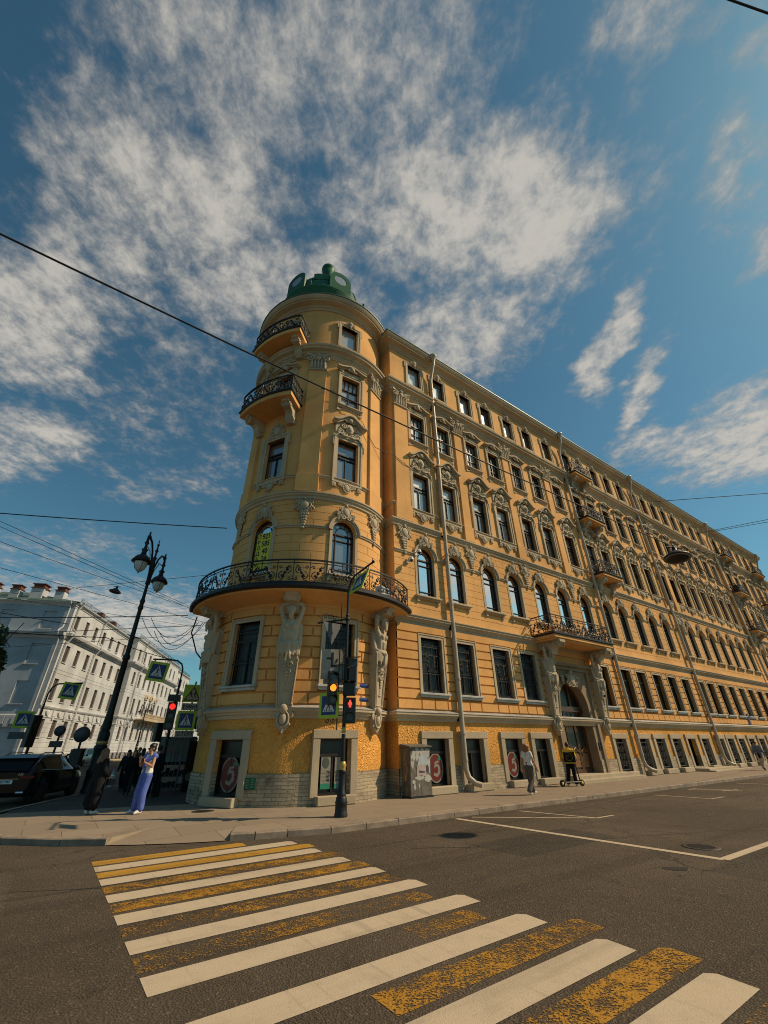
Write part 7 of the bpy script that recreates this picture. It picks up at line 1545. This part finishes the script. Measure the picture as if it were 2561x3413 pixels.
def top_cones(V, fat=1.0, sleeve=0.0, hem=.0):
    o = []
    for s in (-1, 1):
        S = Vector((s * .07, 0, 0)); o += [(V['pel'] + S + Vector((0, 0, hem)), V['waist'] + S * .8, .115 * fat, .098 * fat), (V['waist'] + S * .8, V['chest'] + S, .098 * fat, .112 * fat), (V['chest'] + S, V['neck'] + S * .7 - Vector((0, 0, .055)), .112 * fat, .066 * fat)]
    for q in 'LR':
        o.append((V['chest'] + Vector((V['sh' + q].x * .5, 0, .08)), V['sh' + q], .085 * fat, .066 * fat))
        if sleeve > 0: o.append((V['sh' + q], V['sh' + q].lerp(V['el' + q], min(1, sleeve)), .066 * fat, .056 * fat))
        if sleeve > 1: o.append((V['el' + q], V['el' + q].lerp(V['ha' + q], sleeve - 1), .056 * fat, .044 * fat))
    return o
# 1. woman in blue
def w_blue(t, V, G, hp, k):
    G('white_top', top_cones(V, 1.0, 0, .05), M_WHITEC); pel = [(V['pel'] + Vector((s * .06, 0, -.06)), V['pel'] + Vector((s * .05, 0, .10)), .125, .105) for s in (-1, 1)]
    G('blue_trousers', pel + legs(V, .115, .105, .095, .88), M_BLUEC)
    sh = []
    for q, s in (('L', 1), ('R', -1)): sh += [(V['sh' + q] + Vector((0, 0, .02)), V['chest'] + Vector((s * .04, -.13, -.02)), .072, .05), (V['neck'] + Vector((s * .06, .06, -.02)), V['sh' + q] + Vector((0, .04, .0)), .07, .07)]
    sh += [(V['neck'] + Vector((-.08, .08, -.08)), V['neck'] + Vector((.08, .08, -.08)), .08, .08), (V['chest'] + Vector((.02, -.13, -.02)), V['waist'] + Vector((-.03, -.135, .02)), .048, .04), (V['chest'] + Vector((.0, -.14, -.03)), V['waist'] + Vector((.05, -.14, .06)), .04, .035)]
    G('tied_cardigan', sh, M_BLUEC); shoes(t, V, k, M_SHOE)
    G('hair', [(hp(-.03, 0, .045), hp(-.015, 0, .055), .098, .096), (hp(-.05, 0, -.02), hp(-.04, 0, -.06), .075, .05), (hp(-.10, 0, .08), hp(-.11, 0, .09), .045, .04), (hp(.02, -.06, .075), hp(.02, .06, .075), .04, .04)], M_HAIRD)
    g = MB()
    for s in (-1, 1): g.ell(hp(.088, s * .034, .010) * k, (.030, .014, .024), 12, 8)
    g.tube([hp(.096, -.01, .018) * k, hp(.096, .01, .018) * k], .004, 6)
    for s in (-1, 1): g.tube([hp(.085, s * .06, .015) * k, hp(0, s * .088, .012) * k], .004, 6)
    obj('sunglasses', g.mesh('sunglasses'), M_INK, t); m = MB().ell(hp(.094, 0, -.054) * k, (.020, .007, .006), 8, 5); obj('mouth', m.mesh('mouth'), flat("lips_red", (.28, .06, .05), .5), t)
pz = dict(hipL=(.09, 0, .90), kneeL=(.07, -.05, .48), ankL=(.06, .0, .09), toeL=(.06, -.16, .035), kneeR=(-.12, -.04, .48), ankR=(-.19, .0, .09), toeR=(-.24, -.15, .035), elL=(.22, -.06, 1.13), haL=(.075, -.235, 1.24), fdL=(-.35, -.25, .9), elR=(-.25, -.06, 1.15), haR=(-.14, -.22, 1.27), fdR=(.5, -.2, .85), head=(.015, -.02, 1.58), look=(-.25, -1, -.12), shL=(.17, 0, 1.38), shR=(-.17, 0, 1.38))
bl = person('woman in blue trousers and white top with sunglasses, holding a phone to her chest', (-7.36, 14.92, .12), R(-24), 1.80, pz, w_blue)
o = thing('phone', 'dark mobile phone in the hand of the woman in blue', 'phone', Vector((-7.36, 14.92, .12)) + Matrix.Rotation(R(-24), 3, 'Z') @ (Vector((.055, -.275, 1.31)) * (1.80 / 1.70)), R(-24)); MB().bev(-.037, .037, -.005, .005, -.075, .075, .003).build('case', M_BLACKP, o); MB().box(-.032, .032, .0051, .0055, -.066, .066).build('screen', M_CARG, o)
# 2. woman in long black
def w_black(t, V, G, hp, k):
    skirt = []
    for s in (-1, 1): skirt += [(V['pel'] + Vector((s * .09, 0, .1)), Vector((s * .16, .01, .55)), .15, .14), (Vector((s * .16, .01, .55)), Vector((s * .20, .03, .30)), .14, .13)]
    G('long_black_coat', top_cones(V, 1.34, 1.85, -.02) + skirt, M_BLACKC); G('black_trousers', legs(V, .10, .10, .12, .70), M_BLACKC); shoes(t, V, k, M_SHOE)
    hr = [(hp(-.03, 0, .03), hp(-.02, 0, .05), .125, .118)]; random.seed(2)
    for i in range(26): a = random.uniform(-1.7, 1.7); r_ = random.uniform(.95, 1.25); hr.append((hp(-.07 * math.cos(a) - .01, .085 * math.sin(a), .02), hp(-.10 * math.cos(a) * r_ - .02, .17 * math.sin(a) * r_, -.15 - random.uniform(0, .09)), .050, .036))
    G('curly_hair', hr, M_HAIRB, .011, 1)
bk_ = dict(elR=(-.27, .02, 1.12), haR=(-.26, -.16, .98), fdR=(0, -.6, -.6), elL=(.26, .05, 1.1), haL=(.27, -.02, .86), ankL=(.08, .05, .09), toeL=(.10, -.12, .035), ankR=(-.08, -.02, .09), toeR=(-.10, -.18, .035))
person('woman in a long black coat with curly brown hair, seen from behind, in white shoes', (-8.78, 14.90, .12), R(150), 1.66, bk_, w_black)
Bq = Vector((-8.78, 14.90, .12)) + Matrix.Rotation(R(150), 3, 'Z') @ Vector((-.27, -.24, .84)); o = thing('handbag', 'small black handbag held by the woman in the long black coat', 'bag', Bq, R(150)); MB().bev(-.06, .06, -.11, .11, -.12, .05, .02).build('pouch', M_BLACKP, o); MB().tube([(0, -.09, .04), (0, -.07, .13), (0, .07, .13), (0, .09, .04)], .010, 6).build('strap', M_CHROME, o)
# 3. walking woman
def w_walk(t, V, G, hp, k):
    G('white_t_shirt', top_cones(V, 1.0, .45, .07), M_WHITEC); pel = [(V['pel'] + Vector((s * .06, 0, -.04)), V['pel'] + Vector((s * .05, 0, .13)), .12, .10) for s in (-1, 1)]
    G('grey_trousers', pel + legs(V, .11, .10, .095, .93), M_GREYC); shoes(t, V, k, M_SHOE)
    G('bobbed_hair', [(hp(-.02, 0, .04), hp(-.01, 0, .05), .105, .10)] + [(hp(-.07 * math.cos(a), .095 * math.sin(a), .03), hp(-.085 * math.cos(a), .10 * math.sin(a), -.11), .045, .035) for a in (-1.7, -1.2, -.6, 0, .6, 1.2, 1.7)], M_HAIRG)
wk = dict(kneeL=(.08, -.10, .49), ankL=(.06, -.16, .12), toeL=(.06, -.32, .07), kneeR=(-.08, .02, .47), ankR=(-.07, .26, .14), toeR=(-.08, .14, .035), elL=(.23, .10, 1.11), haL=(.30, .06, .87), elR=(-.25, -.03, 1.11), haR=(-.27, -.13, .90), fdL=(.1, -.1, -1), fdR=(0, -.25, -1), look=(.1, -1, 0))
person('woman with a ginger bob in white T-shirt and grey trousers, walking away on the pavement', (5.55, 19.00, .12), R(128), 1.69, wk, w_walk)
# 4. courier
def w_cour(t, V, G, hp, k):
    G('yellow_jacket', top_cones(V, 1.15, 1.92, .02) + [(V['neck'] + Vector((-.06, .04, -.02)), V['neck'] + Vector((.06, .04, -.02)), .075, .075)], M_YELC); G('black_trousers', [(V['pel'] + Vector((s * .06, 0, -.04)), V['pel'] + Vector((s * .05, 0, .08)), .122, .108) for s in (-1, 1)] + legs(V, .105, .09, .078, .95), M_BLACKC); shoes(t, V, k, M_SHOE)
    G('hair', [(hp(-.03, 0, .04), hp(-.015, 0, .055), .096, .092), (hp(-.06, 0, -.02), hp(-.06, 0, -.04), .06, .05)], M_HAIRD)
cr_ = dict(kneeL=(.16, -.02, .48), ankL=(.24, .0, .09), toeL=(.27, -.15, .035), kneeR=(-.08, -.03, .48), ankR=(-.10, .02, .09), elL=(.26, -.06, 1.13), haL=(.17, -.26, 1.10), fdL=(-.4, -.8, .1), elR=(-.26, -.06, 1.13), haR=(-.15, -.27, 1.10), fdR=(.4, -.8, .1), look=(.1, -1, -.35))
CP = Vector((8.62, 22.70, .12)); person('courier in yellow jacket and black trousers at the portal, seen from behind', CP, R(160), 1.73, cr_, w_cour)
o = thing('delivery_bag', 'yellow and black cube backpack with a spiral mark on the back of the courier', 'backpack', CP + Matrix.Rotation(R(160), 3, 'Z') @ Vector((0, .34, 1.16)), R(160))
M_BAGY = flat("bag_yellow", (0.62, 0.40, 0.03), .6); MB().bev(-.25, .25, -.18, .18, -.26, .26, .02).build('case', M_BAGY, o)
q = MB().box(-.245, .245, .181, .186, -.22, .19); q.build('black_panel', M_BLACKC, o)
q = MB(); sp_l = [(.03 - (.05 + .155 * (i / 30)) * math.cos(.3 + i / 30 * 8.2), .188, -.02 + (.05 + .155 * (i / 30)) * math.sin(.3 + i / 30 * 8.2)) for i in range(31)]; q.tube(sp_l, [.026 + .014 * i / 30 for i in range(31)], 6, flat=.12); q.v = [(x, .186 + .004 * (y > .187), max(-.22, min(.19, z))) for x, y, z in q.v]; q.build('spiral_mark', M_BAGY, o)
MB().box(-.255, .255, -.185, .185, .262, .272).tube([(-.15, -.2, .2), (-.17, -.26, .05), (-.15, -.2, -.2)], .02, 6).tube([(.15, -.2, .2), (.17, -.26, .05), (.15, -.2, -.2)], .02, 6).build('lid_and_straps', M_YELC, o)
sc_ = thing('kick_scooter', 'dark electric scooter with yellow wheel hubs standing at the feet of the courier', 'scooter', CP + Vector((-.18, -.28, 0)), R(18))
MB().bev(-.42, .42, -.075, .075, .13, .19, .02).build('deck', M_BLACKP, sc_); MB().tube([(.44, 0, .2), (.40, 0, .5), (.33, 0, 1.02)], .025, 8).tube([(.32, -.22, 1.03), (.32, .22, 1.03)], .018, 8).build('steering_stem', M_BLACKP, sc_)
for x in (-.55, .52):
    w = MB(Matrix.Translation((x, 0, .13)) @ Matrix.Rotation(math.pi / 2, 4, 'X')).lathe([(.07, -.03), (.12, -.035), (.13, 0), (.12, .035), (.07, .03)], 20).build('wheel', M_TYRE, sc_); MB(Matrix.Translation((x, 0, .13)) @ Matrix.Rotation(math.pi / 2, 4, 'X')).lathe([(0, -.034), (.06, -.034), (.06, .034), (0, .034)], 16).build('hub', M_BAGY, w)
MB().box(-.60, -.40, -.04, .04, .24, .26).build('mudguard', M_BLACKP, sc_)
# 5. figure at the right edge
def w_far(t, V, G, hp, k):
    G('grey_jacket', top_cones(V, 1.12, 1.9, -.02), M_GREY2); G('pale_trousers', [(V['pel'] + Vector((s * .06, 0, -.06)), V['pel'] + Vector((s * .05, 0, .06)), .118, .105) for s in (-1, 1)] + legs(V, .10, .085, .075, .95), flat("pale_cloth", (.50, .42, .33), .8)); shoes(t, V, k, M_BLACKP)
    G('dark_cap', [(hp(-.02, 0, .04), hp(-.01, 0, .06), .10, .095), (hp(.06, -.03, .05), hp(.06, .03, .05), .03, .03)], M_HAIRD)
wf_ = dict(wk); person('distant walker in grey jacket and pale trousers at the right edge', (25.55, 32.95, .12), R(128), 1.74, wf_, w_far, .014)
o = thing('shoulder_bag', 'dark bag at the hip of the distant walker', 'bag', (25.40, 32.72, .98), R(38)); MB().bev(-.16, .16, -.06, .06, -.14, .12, .03).build('pouch', M_BLACKC, o); MB().tube([(-.14, 0, .1), (-.02, .1, .50), (.14, .05, .1)], .014, 6).build('strap', M_BLACKC, o)
# 6. the group in the shade of the left pavement
def w_dark(top, bot, hair, long=False, coat=False):
    def f(t, V, G, hp, k):
        cs_ = top_cones(V, 1.14, 1.9, -.04)
        if coat: cs_ += [(V['pel'] + Vector((s * .08, 0, .05)), Vector((s * .13, .02, .55)), .13, .14) for s in (-1, 0, 1)]
        G('dark_coat' if coat else 'jacket', cs_, top); G('trousers', legs(V, .105, .088, .075, .95), bot); shoes(t, V, k, M_BLACKP)
        h = [(hp(-.025, 0, .04), hp(-.01, 0, .055), .10, .095)]
        if long: h += [(hp(-.06, s * .05, 0), hp(-.09, s * .06, -.22), .05, .04) for s in (-1, 0, 1)]
        G('hair', h, hair)
    return f
GG = 'walkers in the shade of the left pavement'
for (x, y, rz, H, f, lab, ps) in ((-10.85, 20.6, 30, 1.62, w_dark(M_BLACKC, M_DARK2, M_HAIRB, True, True), 'brown-haired walker in a dark knee-length coat, nearest of the shaded group', wk), (-12.2, 22.6, 20, 1.62, w_dark(M_DARK2, M_BLACKC, M_HAIRD, True), 'dark-clad walker carrying a white bag beside the road', dict(wk, haR=(-.30, -.1, .84))),
        (-9.35, 19.6, 190, 1.76, w_dark(M_BLACKC, M_BLACKC, M_HAIRD), 'tall dark-clad walker right behind the woman in blue', {}), (-10.63, 21.5, 10, 1.70, w_dark(M_DARK2, M_DARK2, M_HAIRD), 'dark-clad walker half hidden behind the woman in blue on her left', wk),
        (-12.1, 23.7, 200, 1.68, w_dark(flat("wine_cloth", (.06, .012, .014), .8), M_BLACKC, M_HAIRD, True), 'walker in a dark red jacket at the back of the shaded group', wk), (-13.5, 26.0, 15, 1.72, w_dark(M_BLACKC, M_DARK2, M_HAIRB), 'rearmost dark walker of the shaded group', wk)):
    person(lab, (x, y, .12), R(rz), H, ps, f, .016, GG, False)
o = thing('white_bag', 'large white shopping bag carried by a shaded walker near the road', 'bag', (-12.62, 22.45, .80), R(20)); q = MB(); q.tube([(0, 0, .10), (0, 0, 0), (0, 0, -.34), (0, 0, -.52)], [.07, .13, .25, .22], 10, flat=.55); q.build('sack', M_WHITEC, o); MB().tube([(-.05, 0, .08), (0, 0, .2), (.05, 0, .08)], .012, 6).build('handle', M_WHITEC, o)
